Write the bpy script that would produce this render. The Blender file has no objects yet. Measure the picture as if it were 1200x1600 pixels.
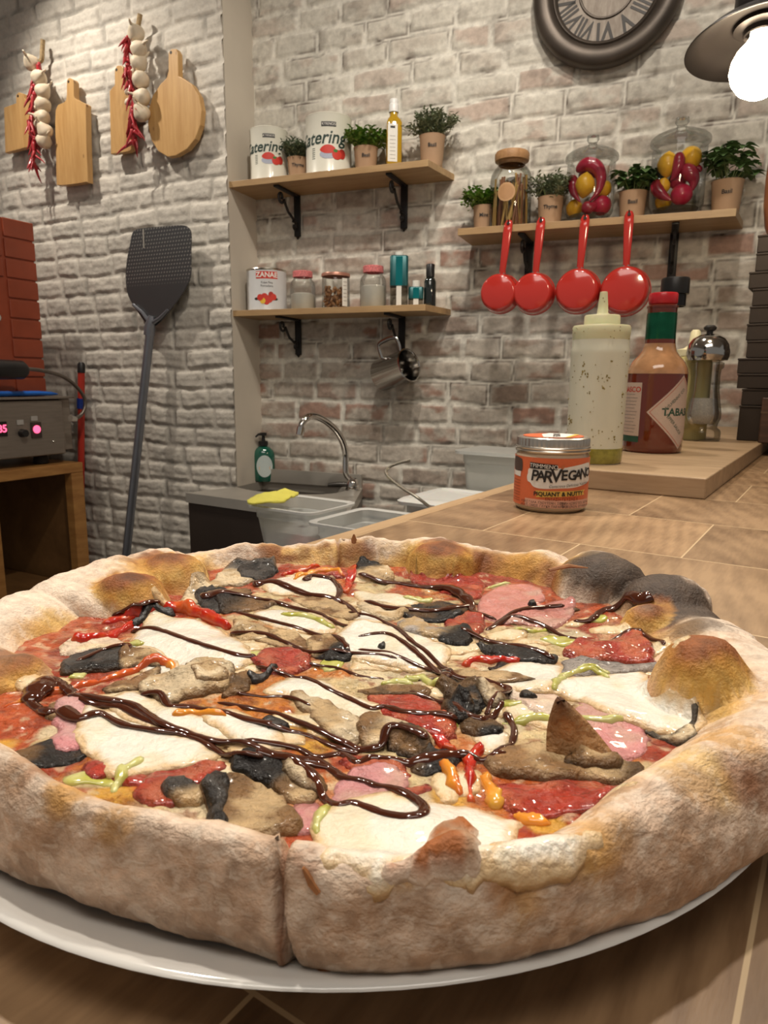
import bpy, bmesh, math, random
import numpy as np
from mathutils import Vector, Matrix, Euler
from mathutils.geometry import delaunay_2d_cdt

sc = bpy.context.scene
COL = sc.collection
random.seed(7)
RNG = np.random.RandomState(11)
PI = math.pi

# ------------------------------------------------------------------ camera
F = 1080.0; PITCH = math.atan(205 / F); ROLL = .009
CAMP = np.array([0, 0, 1.19])
_fw = np.array([0, math.cos(PITCH), -math.sin(PITCH)])
_r0 = np.array([1., 0, 0]); _u0 = np.array([0, math.sin(PITCH), math.cos(PITCH)])
_R = _r0 * math.cos(ROLL) + _u0 * math.sin(ROLL)
_U = _u0 * math.cos(ROLL) - _r0 * math.sin(ROLL)
cd = bpy.data.cameras.new('camera'); cam = bpy.data.objects.new('camera', cd); COL.objects.link(cam)
cd.sensor_fit = 'HORIZONTAL'; cd.sensor_width = 36; cd.lens = 36 * F / 1200
cd.clip_start = .01; cd.clip_end = 50
cam.matrix_world = Matrix(((_R[0], _U[0], -_fw[0], 0), (_R[1], _U[1], -_fw[1], 0), (_R[2], _U[2], -_fw[2], 1.19), (0, 0, 0, 1)))
sc.camera = cam
cd.dof.use_dof = True; cd.dof.focus_distance = .33; cd.dof.aperture_fstop = 55.0

# ------------------------------------------------------------------ view, world
sc.view_settings.view_transform = 'Standard'; sc.view_settings.look = 'None'
sc.view_settings.exposure = 0.0; sc.view_settings.gamma = 1.0
sc.view_settings.use_curve_mapping = False
w = bpy.data.worlds.new('world'); sc.world = w; w.use_nodes = True
w.node_tree.nodes['Background'].inputs[0].default_value = (1.0, .94, .86, 1)
w.node_tree.nodes['Background'].inputs[1].default_value = .20

# ------------------------------------------------------------------ room frame
def ray(x, y):
    d = _fw * F + _R * (x - 600) - _U * (y - 800)
    return d / np.linalg.norm(d)
def onz(x, y, z):
    d = ray(x, y); return CAMP + d * (z - CAMP[2]) / d[2]
def onpl(x, y, P, n):
    d = ray(x, y); return CAMP + d * (np.dot(P - CAMP, n) / np.dot(d, n))
def at(x, y, dist):
    return CAMP + ray(x, y) * dist
AB = math.radians(68.6); AL = math.radians(62.2); AC = math.radians(33.5)
uB = np.array([math.sin(AB), -math.cos(AB), 0]); nB = np.array([math.cos(AB), math.sin(AB), 0])
uL = np.array([math.sin(AL), -math.cos(AL), 0]); nL = np.array([math.cos(AL), math.sin(AL), 0])
RZB = -(PI / 2 - AB); RZL = -(PI / 2 - AL)
PB = CAMP + ray(560, 600) / ray(560, 600)[1] * 2.3; PB[2] = 0
CI = onpl(408, 600, PB, nB); CI[2] = 0
CO = CI - nB * .165
def WB(u, off, z): return CI + uB * u - nB * off + np.array([0, 0, z])     # back wall frame
def WL(u, off, z): return CO + uL * u - nL * off + np.array([0, 0, z])     # left wall frame
def LP(x, y, off):                                                        # a point at some distance off the left wall
    q = onpl(x, y, CO - nL * off, nL) - CO; return np.array([q @ uL, off, q[2]])
def BP(x, y, off):
    q = onpl(x, y, PB - nB * off, nB) - CI; return np.array([q @ uB, off, q[2]])
aC = np.array([math.sin(AC), math.cos(AC), 0]); tC = np.array([math.cos(AC), -math.sin(AC), 0])
def WC(t, s, z): return tC * t + aC * s + np.array([0, 0, z])              # counter frame
def face_cam(p): return math.atan2(-p[0], p[1])                           # local -Y towards the camera

# ------------------------------------------------------------------ lights
def look(o, tgt):
    d = Vector(tgt) - o.location; o.rotation_euler = d.to_track_quat('-Z', 'Y').to_euler()
def spot(loc, tgt, energy, size=.06, angle=70, blend=.6, col=(1, .91, .79)):
    l = bpy.data.lights.new('ceiling_spot', 'SPOT'); l.energy = energy; l.shadow_soft_size = size
    l.spot_size = math.radians(angle); l.spot_blend = blend; l.color = col
    o = bpy.data.objects.new('ceiling_spot_light', l); COL.objects.link(o); o.location = Vector(loc); look(o, tgt); return o
def area(loc, tgt, energy, sx, sy, col=(1, .92, .82)):
    l = bpy.data.lights.new('overhead_fill', 'AREA'); l.energy = energy; l.shape = 'RECTANGLE'; l.size = sx; l.size_y = sy; l.color = col
    o = bpy.data.objects.new('overhead_fill_light', l); COL.objects.link(o); o.location = Vector(loc); look(o, tgt); return o
spot(WL(-.75, .62, 2.82), WL(-.35, 0, 1.25), 62, .03, 84, .75)
spot(WB(.85, 1.15, 2.82), WB(.15, 0, 1.3), 52, .04, 80, .8)
spot(WB(1.25, 1.0, 2.82), WB(1.15, 0, 1.45), 40, .05, 84, .8)
spot((-.55, .95, 2.8), (-.02, .27, 1.06), 80, .04, 60, .8)
spot((.62, .85, 2.8), (.02, .3, 1.06), 62, .04, 60, .8)
spot((.1, 1.5, 2.8), (.25, .8, 1.06), 48, .04, 70, .8)
area((-.1, -.3, 2.75), (0, .6, 1.0), 11, 1.4, .5)  # added overhead fill for soft light and reflections, not a real fixture
# ------------------------------------------------------------------ object helpers
def link(o, parent=None):
    COL.objects.link(o)
    if parent is not None: o.parent = parent
    return o
def thing(name, label, cat, loc=(0, 0, 0), rz=0, group=None, rot=None):
    o = bpy.data.objects.new(name, None); o.empty_display_size = .02; COL.objects.link(o)
    o.location = Vector(loc); o.rotation_euler = rot if rot is not None else (0, 0, rz)
    o['label'] = label; o['category'] = cat
    if group: o['group'] = group
    return o
def tag(o, label, cat, group=None):
    o['label'] = label; o['category'] = cat
    if group: o['group'] = group
    return o
def mesh(name, V, Fc, mat, parent=None, smooth=True, loc=None, rot=None, col=None, cname='Col'):
    m = bpy.data.meshes.new(name)
    m.from_pydata([tuple(map(float, v)) for v in V], [], Fc)
    if smooth: m.polygons.foreach_set('use_smooth', [True] * len(m.polygons))
    if col is not None:
        a = m.color_attributes.new(cname, 'FLOAT_COLOR', 'POINT')
        c = np.ones((len(V), 4), 'f'); c[:, :3] = np.asarray(col)[:, :3]
        a.data.foreach_set('color', c.ravel())
    m.materials.append(mat); m.update()
    o = bpy.data.objects.new(name, m); link(o, parent)
    if loc is not None: o.location = Vector(loc)
    if rot is not None: o.rotation_euler = rot
    return o
def copy_tree(o, parent=None):
    c = o.copy(); COL.objects.link(c); c.parent = parent
    for ch in list(o.children): copy_tree(ch, c)
    return c
class MB:
    """collects shapes of ONE part"""
    def __init__(s): s.V = []; s.F = []
    def add(s, V, Fc):
        b = len(s.V); s.V += [tuple(v) for v in V]; s.F += [tuple(i + b for i in f) for f in Fc]; return s
    def box(s, x0, x1, y0, y1, z0, z1, bev=0):
        if bev <= 0:
            V = [(x, y, z) for z in (z0, z1) for y in (y0, y1) for x in (x0, x1)]
            return s.add(V, [(0, 2, 3, 1), (4, 5, 7, 6), (0, 1, 5, 4), (2, 6, 7, 3), (0, 4, 6, 2), (1, 3, 7, 5)])
        bm = bmesh.new(); bmesh.ops.create_cube(bm, size=1)
        for v in bm.verts: v.co = Vector(((x0 + x1) / 2 + v.co.x * (x1 - x0), (y0 + y1) / 2 + v.co.y * (y1 - y0), (z0 + z1) / 2 + v.co.z * (z1 - z0)))
        bmesh.ops.bevel(bm, geom=bm.edges[:], offset=bev, segments=2, affect='EDGES', profile=.5)
        s.bm(bm); return s
    def bm(s, bm):
        bm.verts.index_update(); s.add([v.co[:] for v in bm.verts], [[v.index for v in f.verts] for f in bm.faces]); bm.free(); return s
    def lathe(s, prof, n=32, c=(0, 0, 0), sx=1, sy=1, cap=False):
        V = []; Fc = []; k = len(prof)
        for i in range(n):
            a = 2 * PI * i / n
            for r, z in prof: V.append((c[0] + r * math.cos(a) * sx, c[1] + r * math.sin(a) * sy, c[2] + z))
        for i in range(n):
            j = (i + 1) % n
            for q in range(k - 1): Fc.append((i * k + q, j * k + q, j * k + q + 1, i * k + q + 1))
        if cap and prof[0][0] > 1e-6: Fc.append(tuple(i * k for i in range(n))[::-1])
        if cap and prof[-1][0] > 1e-6: Fc.append(tuple(i * k + k - 1 for i in range(n)))
        return s.add(V, Fc)
    def tube(s, pts, r, n=10, flat=1.0, up=(0, 0, 1), cap=True):
        P = [np.array(p, float) for p in pts]; m = len(P)
        rs = r if hasattr(r, '__len__') else [r] * m
        V = []; Fc = []; U = np.array(up, float)
        prev = None
        for i in range(m):
            t = P[min(i + 1, m - 1)] - P[max(i - 1, 0)]; t = t / (np.linalg.norm(t) + 1e-12)
            if prev is None:
                a = np.cross(t, U)
                if np.linalg.norm(a) < 1e-3: a = np.cross(t, [1, 0, .1])
            else: a = prev - t * (prev @ t)
            a = a / np.linalg.norm(a); prev = a; b = np.cross(a, t)
            for q in range(n):
                g = 2 * PI * q / n
                V.append(P[i] + a * math.cos(g) * rs[i] + b * math.sin(g) * rs[i] * flat)
        for i in range(m - 1):
            for q in range(n):
                w_ = (q + 1) % n; Fc.append((i * n + q, i * n + w_, (i + 1) * n + w_, (i + 1) * n + q))
        if cap:
            Fc.append(tuple(range(n))[::-1]); Fc.append(tuple((m - 1) * n + q for q in range(n)))
        return s.add(V, Fc)
    def prism(s, poly, z0, z1):
        n = len(poly); V = [(p[0], p[1], z0) for p in poly] + [(p[0], p[1], z1) for p in poly]
        Fc = [tuple(range(n))[::-1], tuple(range(n, 2 * n))] + [(i, (i + 1) % n, n + (i + 1) % n, n + i) for i in range(n)]
        return s.add(V, Fc)
    def xf(s, M):
        M = np.array(M); A = np.array([tuple(v) for v in s.V], float); A = A @ M[:3, :3].T + M[:3, 3]; s.V = [tuple(a) for a in A]; return s
    def ell(s, c, r, n=16, m=10):
        V = [(c[0], c[1], c[2] - r[2])]; Fc = []
        for j in range(1, m):
            ph = -PI / 2 + PI * j / m
            for i in range(n):
                a = 2 * PI * i / n; V.append((c[0] + r[0] * math.cos(ph) * math.cos(a), c[1] + r[1] * math.cos(ph) * math.sin(a), c[2] + r[2] * math.sin(ph)))
        V.append((c[0], c[1], c[2] + r[2])); t = len(V) - 1
        for i in range(n): Fc.append((0, 1 + (i + 1) % n, 1 + i)); Fc.append((t, t - n + i, t - n + (i + 1) % n))
        for j in range(m - 2):
            for i in range(n):
                a = 1 + j * n + i; b = 1 + j * n + (i + 1) % n; Fc.append((a, b, b + n, a + n))
        return s.add(V, Fc)
    def build(s, name, mat, parent=None, smooth=True, loc=None, rot=None, bevel=0, ang=None):
        o = mesh(name, s.V, s.F, mat, parent, smooth, loc, rot)
        if bevel:
            b = o.modifiers.new('bevel', 'BEVEL'); b.width = bevel; b.segments = 2; b.limit_method = 'ANGLE'; b.angle_limit = .6
        if smooth:
            o.data.set_sharp_from_angle(angle=math.radians(ang or 38))
        return o
def catmull(P, n=8, closed=False):
    P = [np.array(p, float) for p in P]; out = []; m = len(P)
    rng = range(m) if closed else range(m - 1)
    for i in rng:
        if closed: a, b, c, d = P[(i - 1) % m], P[i], P[(i + 1) % m], P[(i + 2) % m]
        else: a, b, c, d = P[max(i - 1, 0)], P[i], P[i + 1], P[min(i + 2, m - 1)]
        for k in range(n):
            t = k / n; out.append(.5 * ((2 * b) + (c - a) * t + (2 * a - 5 * b + 4 * c - d) * t * t + (3 * b - a - 3 * c + d) * t ** 3))
    if not closed: out.append(P[-1])
    return np.array(out)
# numpy noise ---------------------------------------------------------------
def _h(ix, iy, iz):
    n = (ix.astype(np.int64) * 374761393 + iy.astype(np.int64) * 668265263 + iz.astype(np.int64) * 2147483647) & 0xffffffff
    n = ((n ^ (n >> 13)) * 1274126177) & 0xffffffff
    n = (n ^ (n >> 16)) & 0xffffffff
    return n / 4294967295.0
def vnoise(x, y, z=0.0):
    x = np.asarray(x, float); y = np.asarray(y, float); z = np.asarray(z, float) + np.zeros_like(x)
    ix, iy, iz = np.floor(x), np.floor(y), np.floor(z); fx, fy, fz = x - ix, y - iy, z - iz
    fx, fy, fz = [f * f * (3 - 2 * f) for f in (fx, fy, fz)]
    r = 0
    for a in (0, 1):
        for b in (0, 1):
            for c in (0, 1):
                r = r + _h(ix + a, iy + b, iz + c) * (fx if a else 1 - fx) * (fy if b else 1 - fy) * (fz if c else 1 - fz)
    return r
def fbm(x, y, z=0.0, o=4):
    s = 0; a = 1; t = 0
    for i in range(o): s = s + a * vnoise(np.asarray(x) * 2 ** i + 17 * i, np.asarray(y) * 2 ** i + 5 * i, np.asarray(z) * 2 ** i); t += a; a *= .5
    return s / t
def sst(a, b, x):
    t = np.clip((np.asarray(x, float) - a) / (b - a), 0, 1); return t * t * (3 - 2 * t)
# materials -------------------------------------------------------------------
MATS = {}
def nodes(name):
    m = bpy.data.materials.new(name); m.use_nodes = True; nt = m.node_tree; b = nt.nodes['Principled BSDF']; return m, nt, b
def pbr(name, col, rough=.5, metal=0, var=.12, scale=30, bump=0, bscale=60, spec=.5, coat=0, sss=0, sssr=(1, .4, .2), ssc=.004, stretch=(1, 1, 1), trans=0, ior=1.45, emis=None, estr=0, alpha=1, coatr=.05, attr=None, coords='Object', bdist=.001):
    """procedural: noise breaks up colour, roughness and relief"""
    if name in MATS: return MATS[name]
    m, nt, b = nodes(name); N = nt.nodes; Lk = nt.links
    tc = N.new('ShaderNodeTexCoord'); mp = N.new('ShaderNodeMapping'); mp.inputs['Scale'].default_value = stretch
    Lk.new(tc.outputs[coords], mp.inputs[0])
    n = N.new('ShaderNodeTexNoise'); n.inputs['Scale'].default_value = scale; n.inputs['Detail'].default_value = 5; Lk.new(mp.outputs[0], n.inputs['Vector'])
    mr = N.new('ShaderNodeMapRange'); mr.inputs[3].default_value = 1 - var; mr.inputs[4].default_value = 1 + var; mr.inputs[1].default_value = .25; mr.inputs[2].default_value = .75
    Lk.new(n.outputs[0], mr.inputs[0])
    mx = N.new('ShaderNodeVectorMath'); mx.operation = 'SCALE'
    if attr:
        at_ = N.new('ShaderNodeAttribute'); at_.attribute_name = attr; Lk.new(at_.outputs['Color'], mx.inputs[0])
    else: mx.inputs[0].default_value = col[:3]
    Lk.new(mr.outputs[0], mx.inputs['Scale']); Lk.new(mx.outputs[0], b.inputs['Base Color'])
    b.inputs['Roughness'].default_value = rough; b.inputs['Metallic'].default_value = metal
    b.inputs['Specular IOR Level'].default_value = spec; b.inputs['Coat Weight'].default_value = coat; b.inputs['Coat Roughness'].default_value = coatr
    b.inputs['IOR'].default_value = ior; b.inputs['Alpha'].default_value = alpha
    if trans: b.inputs['Transmission Weight'].default_value = trans
    if sss: b.inputs['Subsurface Weight'].default_value = sss; b.inputs['Subsurface Radius'].default_value = sssr; b.inputs['Subsurface Scale'].default_value = ssc
    if emis: b.inputs['Emission Color'].default_value = (*emis, 1); b.inputs['Emission Strength'].default_value = estr
    if bump:
        n2 = N.new('ShaderNodeTexNoise'); n2.inputs['Scale'].default_value = bscale; n2.inputs['Detail'].default_value = 6; Lk.new(mp.outputs[0], n2.inputs['Vector'])
        bp = N.new('ShaderNodeBump'); bp.inputs['Strength'].default_value = bump; bp.inputs['Distance'].default_value = bdist; Lk.new(n2.outputs[0], bp.inputs['Height']); Lk.new(bp.outputs[0], b.inputs['Normal'])
    MATS[name] = m; return m
def wood(name, c1, c2, rough=.45, scale=6, stretch=(1, 12, 12), bump=.15, knots=False, coords='Object', fine=1.0):
    if name in MATS: return MATS[name]
    m, nt, b = nodes(name); N = nt.nodes; Lk = nt.links
    tc = N.new('ShaderNodeTexCoord'); mp = N.new('ShaderNodeMapping'); mp.inputs['Scale'].default_value = stretch; Lk.new(tc.outputs[coords], mp.inputs[0])
    n = N.new('ShaderNodeTexNoise'); n.inputs['Scale'].default_value = scale; n.inputs['Detail'].default_value = 8; n.inputs['Distortion'].default_value = .6; Lk.new(mp.outputs[0], n.inputs['Vector'])
    n2 = N.new('ShaderNodeTexNoise'); n2.inputs['Scale'].default_value = scale * 6; n2.inputs['Detail'].default_value = 4; Lk.new(mp.outputs[0], n2.inputs['Vector'])
    ad = N.new('ShaderNodeMath'); ad.operation = 'MULTIPLY_ADD'; ad.inputs[1].default_value = .35 * fine; Lk.new(n2.outputs[0], ad.inputs[0]); Lk.new(n.outputs[0], ad.inputs[2])
    cr = N.new('ShaderNodeValToRGB'); cr.color_ramp.elements[0].color = (*c1, 1); cr.color_ramp.elements[1].color = (*c2, 1)
    cr.color_ramp.elements[0].position = .45; cr.color_ramp.elements[1].position = .85; Lk.new(ad.outputs[0], cr.inputs[0])
    last = cr.outputs[0]
    if knots:
        v = N.new('ShaderNodeTexVoronoi'); v.inputs['Scale'].default_value = knots; mp2 = N.new('ShaderNodeMapping'); mp2.inputs['Scale'].default_value = (1, 1, .6); Lk.new(tc.outputs['Object'], mp2.inputs[0]); Lk.new(mp2.outputs[0], v.inputs[0])
        r2 = N.new('ShaderNodeMapRange'); r2.inputs[1].default_value = .03; r2.inputs[2].default_value = .09; Lk.new(v.outputs['Distance'], r2.inputs[0])
        mx = N.new('ShaderNodeMix'); mx.data_type = 'RGBA'; mx.inputs[6].default_value = (c1[0] * .35, c1[1] * .25, c1[2] * .2, 1); Lk.new(r2.outputs[0], mx.inputs[0]); Lk.new(last, mx.inputs[7]); last = mx.outputs[2]
    Lk.new(last, b.inputs['Base Color']); b.inputs['Roughness'].default_value = rough
    bp = N.new('ShaderNodeBump'); bp.inputs['Strength'].default_value = bump; bp.inputs['Distance'].default_value = .001; Lk.new(ad.outputs[0], bp.inputs['Height']); Lk.new(bp.outputs[0], b.inputs['Normal'])
    MATS[name] = m; return m
def glass(name, col=(1, 1, 1), rough=0.02, ior=1.45, mixt=0, edge=.78):
    """thin-walled clear glass: see-through face on, mirror-like and a little darker at grazing angles"""
    if name in MATS: return MATS[name]
    m, nt, b = nodes(name); N = nt.nodes; Lk = nt.links
    lw = N.new('ShaderNodeLayerWeight'); lw.inputs['Blend'].default_value = .5
    nz = N.new('ShaderNodeTexNoise'); nz.inputs['Scale'].default_value = 14; bp = N.new('ShaderNodeBump'); bp.inputs['Strength'].default_value = .08; bp.inputs['Distance'].default_value = .002; Lk.new(nz.outputs[0], bp.inputs['Height'])
    cr = N.new('ShaderNodeMix'); cr.data_type = 'RGBA'; cr.inputs[6].default_value = (*col, 1); cr.inputs[7].default_value = (*[c * edge for c in col], 1)
    pw = N.new('ShaderNodeMath'); pw.operation = 'POWER'; pw.inputs[1].default_value = 2.2; Lk.new(lw.outputs['Facing'], pw.inputs[0]); Lk.new(pw.outputs[0], cr.inputs[0])
    t = N.new('ShaderNodeBsdfTransparent'); Lk.new(cr.outputs[2], t.inputs[0])
    b.inputs['Base Color'].default_value = (.8, .8, .8, 1); b.inputs['Metallic'].default_value = 1; b.inputs['Roughness'].default_value = rough; Lk.new(bp.outputs[0], b.inputs['Normal'])
    fr = N.new('ShaderNodeFresnel'); fr.inputs[0].default_value = ior; mr = N.new('ShaderNodeMath'); mr.operation = 'MULTIPLY_ADD'; mr.inputs[1].default_value = .62; mr.inputs[2].default_value = .006; mr.use_clamp = True; Lk.new(fr.outputs[0], mr.inputs[0])
    mx = N.new('ShaderNodeMixShader'); Lk.new(mr.outputs[0], mx.inputs[0]); Lk.new(t.outputs[0], mx.inputs[1]); Lk.new(b.outputs[0], mx.inputs[2]); Lk.new(mx.outputs[0], N['Material Output'].inputs[0])
    MATS[name] = m; return m
def ink(name, col, rough=.5): return pbr(name, col, rough, var=.04, scale=200)
# flat artwork and lettering ---------------------------------------------------
def cdt(poly, spacing=0, jitter=0):
    """triangulate a closed 2D outline with interior points"""
    P = [np.array(p[:2], float) for p in poly]; n = len(P); A = np.array(P)
    pts = [Vector(p) for p in P]
    if spacing:
        x0, y0 = A.min(0); x1, y1 = A.max(0)
        xs = np.arange(x0, x1, spacing); ys = np.arange(y0, y1, spacing * .866)
        G = np.array([(x + (.5 * spacing if j % 2 else 0), y) for j, y in enumerate(ys) for x in xs])
        if len(G):
            G = G + RNG.uniform(-.5, .5, G.shape) * jitter * spacing
            d, ins = pdist(G, A); G = G[ins & (d > spacing * .45)]
            pts += [Vector(g) for g in G]
    r = delaunay_2d_cdt(pts, [(i, (i + 1) % n) for i in range(n)], [], 1, 1e-7)
    return np.array([tuple(v) for v in r[0]]), [tuple(f) for f in r[2]]
def pdist(G, A):
    """distance to outline, and inside test"""
    G = np.asarray(G, float); n = len(A); d = np.full(len(G), 1e9); ins = np.zeros(len(G), bool)
    for i in range(n):
        a = A[i]; b = A[(i + 1) % n]; e = b - a; L2 = e @ e + 1e-18
        t = np.clip(((G - a) @ e) / L2, 0, 1); q = a + t[:, None] * e
        d = np.minimum(d, np.hypot(G[:, 0] - q[:, 0], G[:, 1] - q[:, 1]))
        c = (a[1] > G[:, 1]) != (b[1] > G[:, 1])
        with np.errstate(divide='ignore', invalid='ignore'):
            xi = (b[0] - a[0]) * (G[:, 1] - a[1]) / (b[1] - a[1] + 1e-18) + a[0]
        ins ^= c & (G[:, 0] < xi)
    return d, ins
def art(name, poly, R, z0, mat, parent, a0=0.0, eps=.0004, plane=None):
    """an outline (x along the arc, y up) laid on a cylinder of radius R facing local -Y, or on a plane y=-R"""
    if not plane:
        Q = []; P = [np.array(p[:2], float) for p in poly]; sg = R * .07
        for a, b in zip(P, P[1:] + P[:1]):
            n_ = max(1, int(abs(b[0] - a[0]) / sg) + 1)
            Q += [a + (b - a) * i / n_ for i in range(n_)]
        poly = Q
    V2, Fc = cdt(poly, spacing=(max(.0025, R * .09) if not plane else 0))
    return mesh(name, bend(V2, R, z0, a0, eps, plane), Fc, mat, parent, smooth=False)
def bend(V2, R, z0, a0, eps, plane):
    out = []
    for x, y in V2:
        if plane: out.append((x, -R - eps, z0 + y))
        else:
            a = a0 + x / R; out.append(((R + eps) * math.sin(a), -(R + eps) * math.cos(a), z0 + y))
    return out
def text2d(s, size, bold=0.0, shear=0, align='CENTER', sx=1.0):
    c = bpy.data.curves.new('t', 'FONT'); c.body = s; c.size = size; c.align_x = align; c.align_y = 'CENTER'; c.shear = shear; c.offset = bold; c.resolution_u = 3
    o = bpy.data.objects.new('t', c); COL.objects.link(o); bpy.context.view_layer.update()
    dg = bpy.context.evaluated_depsgraph_get(); me = bpy.data.meshes.new_from_object(o.evaluated_get(dg))
    V = np.array([v.co[:2] for v in me.vertices]); Fc = [tuple(p.vertices) for p in me.polygons]
    bpy.data.objects.remove(o); bpy.data.curves.remove(c); bpy.data.meshes.remove(me)
    if len(V): V[:, 0] *= sx
    return V, Fc
def text(name, s, size, R, z0, mat, parent, a0=0, x=0, y=0, rot=0, eps=.0007, plane=None, **k):
    V, Fc = text2d(s, size, **k)
    c, sn = math.cos(rot), math.sin(rot)
    V = np.c_[V[:, 0] * c - V[:, 1] * sn + x, V[:, 0] * sn + V[:, 1] * c + y]
    return mesh(name, bend(V, R, z0, a0, eps, plane), Fc, mat, parent, smooth=False)
def rect(w_, h_, x=0, y=0): return [(x - w_ / 2, y - h_ / 2), (x + w_ / 2, y - h_ / 2), (x + w_ / 2, y + h_ / 2), (x - w_ / 2, y + h_ / 2)]
def disc(rx, ry, x=0, y=0, n=24): return [(x + rx * math.cos(2 * PI * i / n), y + ry * math.sin(2 * PI * i / n)) for i in range(n)]
# ------------------------------------------------------------------ walls
def brick_wall(name, W0, W1, H, ph, lm, frame, mat, seed, style):
    st = .005
    us = np.arange(W0, W1 + st / 2, st); zs = np.arange(0, H + st / 2, st)
    Ug, Zg = np.meshgrid(us, zs); sh = Ug.shape
    uw = Ug + (fbm(Ug * 7 + 3, Zg * 7, seed) - .5) * .014 + (vnoise(Ug * 40, Zg * 40, seed) - .5) * .005
    zw = Zg + (fbm(Ug * 5, Zg * 9 + 9, seed + 3) - .5) * .020 + (vnoise(Ug * 35, Zg * 45, seed + 9) - .5) * .005
    row = np.floor(zw / ph).astype(int); fz = zw / ph - row
    rr = np.random.RandomState(seed); nr = row.max() + 3
    h = np.zeros(sh); bid = np.zeros(sh); dxe = np.zeros(sh)
    for r in range(row.min(), nr):
        m = row == r
        if not m.any(): continue
        b = [W0 - .3 + rr.uniform(0, lm)]
        while b[-1] < W1 + .4: b.append(b[-1] + lm * rr.uniform(.72, 1.3))
        b = np.array(b); k = np.searchsorted(b, uw[m]); k = np.clip(k, 1, len(b) - 1)
        dxe[m] = np.minimum(uw[m] - b[k - 1], b[k] - uw[m]); bid[m] = k + r * 57.0
    dz = np.minimum(fz, 1 - fz) * ph
    jo = (.0018 if style == 'white' else .0038) + .004 * vnoise(Ug * 9, Zg * 9, seed + 5)
    d = np.minimum(dxe * 1.0, dz)
    body = sst(0, 1, (d - jo) / (.008 if style == 'white' else .006))
    bh = vnoise(bid * 3.7, bid * 1.3 + .5, seed)
    n1 = fbm(Ug * 28, Zg * 34, seed, 4); n2 = fbm(Ug * 70, Zg * 80, seed + 4, 3)
    if style == 'white':
        h = body * (.0038 + .0032 * bh) + (n1 - .5) * .0065 * (.4 + .6 * body) + (n2 - .5) * .0025
        h += np.where(fz > .5, 1, 0) * body * .0015
        base = np.stack([.60 + 0 * h, .565 + 0 * h, .505 + 0 * h], -1)
        tint = .90 + .2 * vnoise(bid * 2.1, bid * .7, 3); base *= tint[..., None]
        grime = np.clip(1 - body, 0, 1) * sst(.35, .75, fbm(Ug * 14, Zg * 18, seed + 8)) * .38 + sst(.62, .8, n1) * .18
        dirt = sst(.55, .72, fbm(Ug * 3, Zg * 4, seed + 20)) * .12
        col = base * (1 - np.clip(grime + dirt, 0, .8))[..., None] * np.array([1, .985, .96])
    else:
        h = body * (.004 + .003 * bh) + (n1 - .5) * .006 + (n2 - .5) * .002
        crack = sst(.0045, .0, np.abs(d - jo)) * sst(.46, .60, fbm(Ug * 11, Zg * 11, seed + 2))
        h -= crack * .006
        wash = np.array([.60, .565, .49]); mort = np.array([.70, .665, .585])
        bc = vnoise(bid * 5.3, bid * 2.9, 1)
        red = np.array([.34, .145, .095]); brn = np.array([.25, .165, .12]); pnk = np.array([.33, .25, .20])
        bcol = np.where((bc < .4)[..., None], pnk, np.where((bc < .72)[..., None], red, brn))
        lowz = sst(2.0, 1.35, Zg)          # bricks show through the wash more on the lower half of the wall
        rev = sst(.46, .68, fbm(Ug * 16 + bid * .37, Zg * 26, seed + 6, 5) + (vnoise(bid * 9.1, bid * 4.4, 7) - .5) * .46 + .035 * lowz)
        rev = rev * (.33 + .58 * lowz) * (.45 + .75 * vnoise(bid * 3.3, bid * 6.1, 12))
        a = (body * rev)[..., None]
        film = (body * (.02 + .38 * lowz))[..., None]
        col = wash * (1 - a) + bcol * a; col = col * (1 - film) + pnk * film
        mm = (1 - body)[..., None]; col = col * (1 - mm) + mort * mm
        dk = (crack * .75 + sst(.60, .74, n1) * .35)[..., None]; col = col * (1 - dk) + np.array([.14, .11, .09]) * dk
        col = col * (.88 + .24 * fbm(Ug * 5, Zg * 5, seed + 31))[..., None]
    off = np.maximum(h, 0)
    P = frame(Ug.ravel(), off.ravel(), Zg.ravel())
    nz, nu = sh; idx = np.arange(nz * nu).reshape(sh)
    q = np.stack([idx[:-1, :-1], idx[:-1, 1:], idx[1:, 1:], idx[1:, :-1]], -1).reshape(-1, 4)
    me = bpy.data.meshes.new(name); me.vertices.add(nz * nu); me.vertices.foreach_set('co', P.astype('f').ravel())
    me.loops.add(q.size); me.loops.foreach_set('vertex_index', q.ravel().astype('i'))
    me.polygons.add(len(q)); me.polygons.foreach_set('loop_start', np.arange(0, q.size, 4, dtype='i')); me.polygons.foreach_set('loop_total', np.full(len(q), 4, 'i'))
    me.update(calc_edges=True); me.polygons.foreach_set('use_smooth', np.ones(len(q), bool))
    a = me.color_attributes.new('Col', 'FLOAT_COLOR', 'POINT'); c = np.ones((nz * nu, 4), 'f'); c[:, :3] = col.reshape(-1, 3); a.data.foreach_set('color', c.ravel())
    me.materials.append(mat); o = bpy.data.objects.new(name, me); link(o); o['kind'] = 'structure'; return o
brickm = pbr('painted_brick', (1, 1, 1), .75, var=.10, scale=90, bump=.5, bscale=150, attr='Col', bdist=.002)
brickm2 = pbr('washed_brick', (1, 1, 1), .8, var=.16, scale=70, bump=.5, bscale=120, attr='Col', bdist=.002)
def frL(U_, O_, Z_): return CO + U_[:, None] * uL - O_[:, None] * nL + Z_[:, None] * np.array([0, 0, 1.])
def frB(U_, O_, Z_): return CI + U_[:, None] * uB - O_[:, None] * nB + Z_[:, None] * np.array([0, 0, 1.])
HT = 2.9
brick_wall('wall_left', -1.9, .002, HT, .0645, .158, frL, brickm, 5, 'white')
brick_wall('wall_back', -.01, 2.3, HT, .066, .155, frB, brickm2, 9, 'wash')
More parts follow.
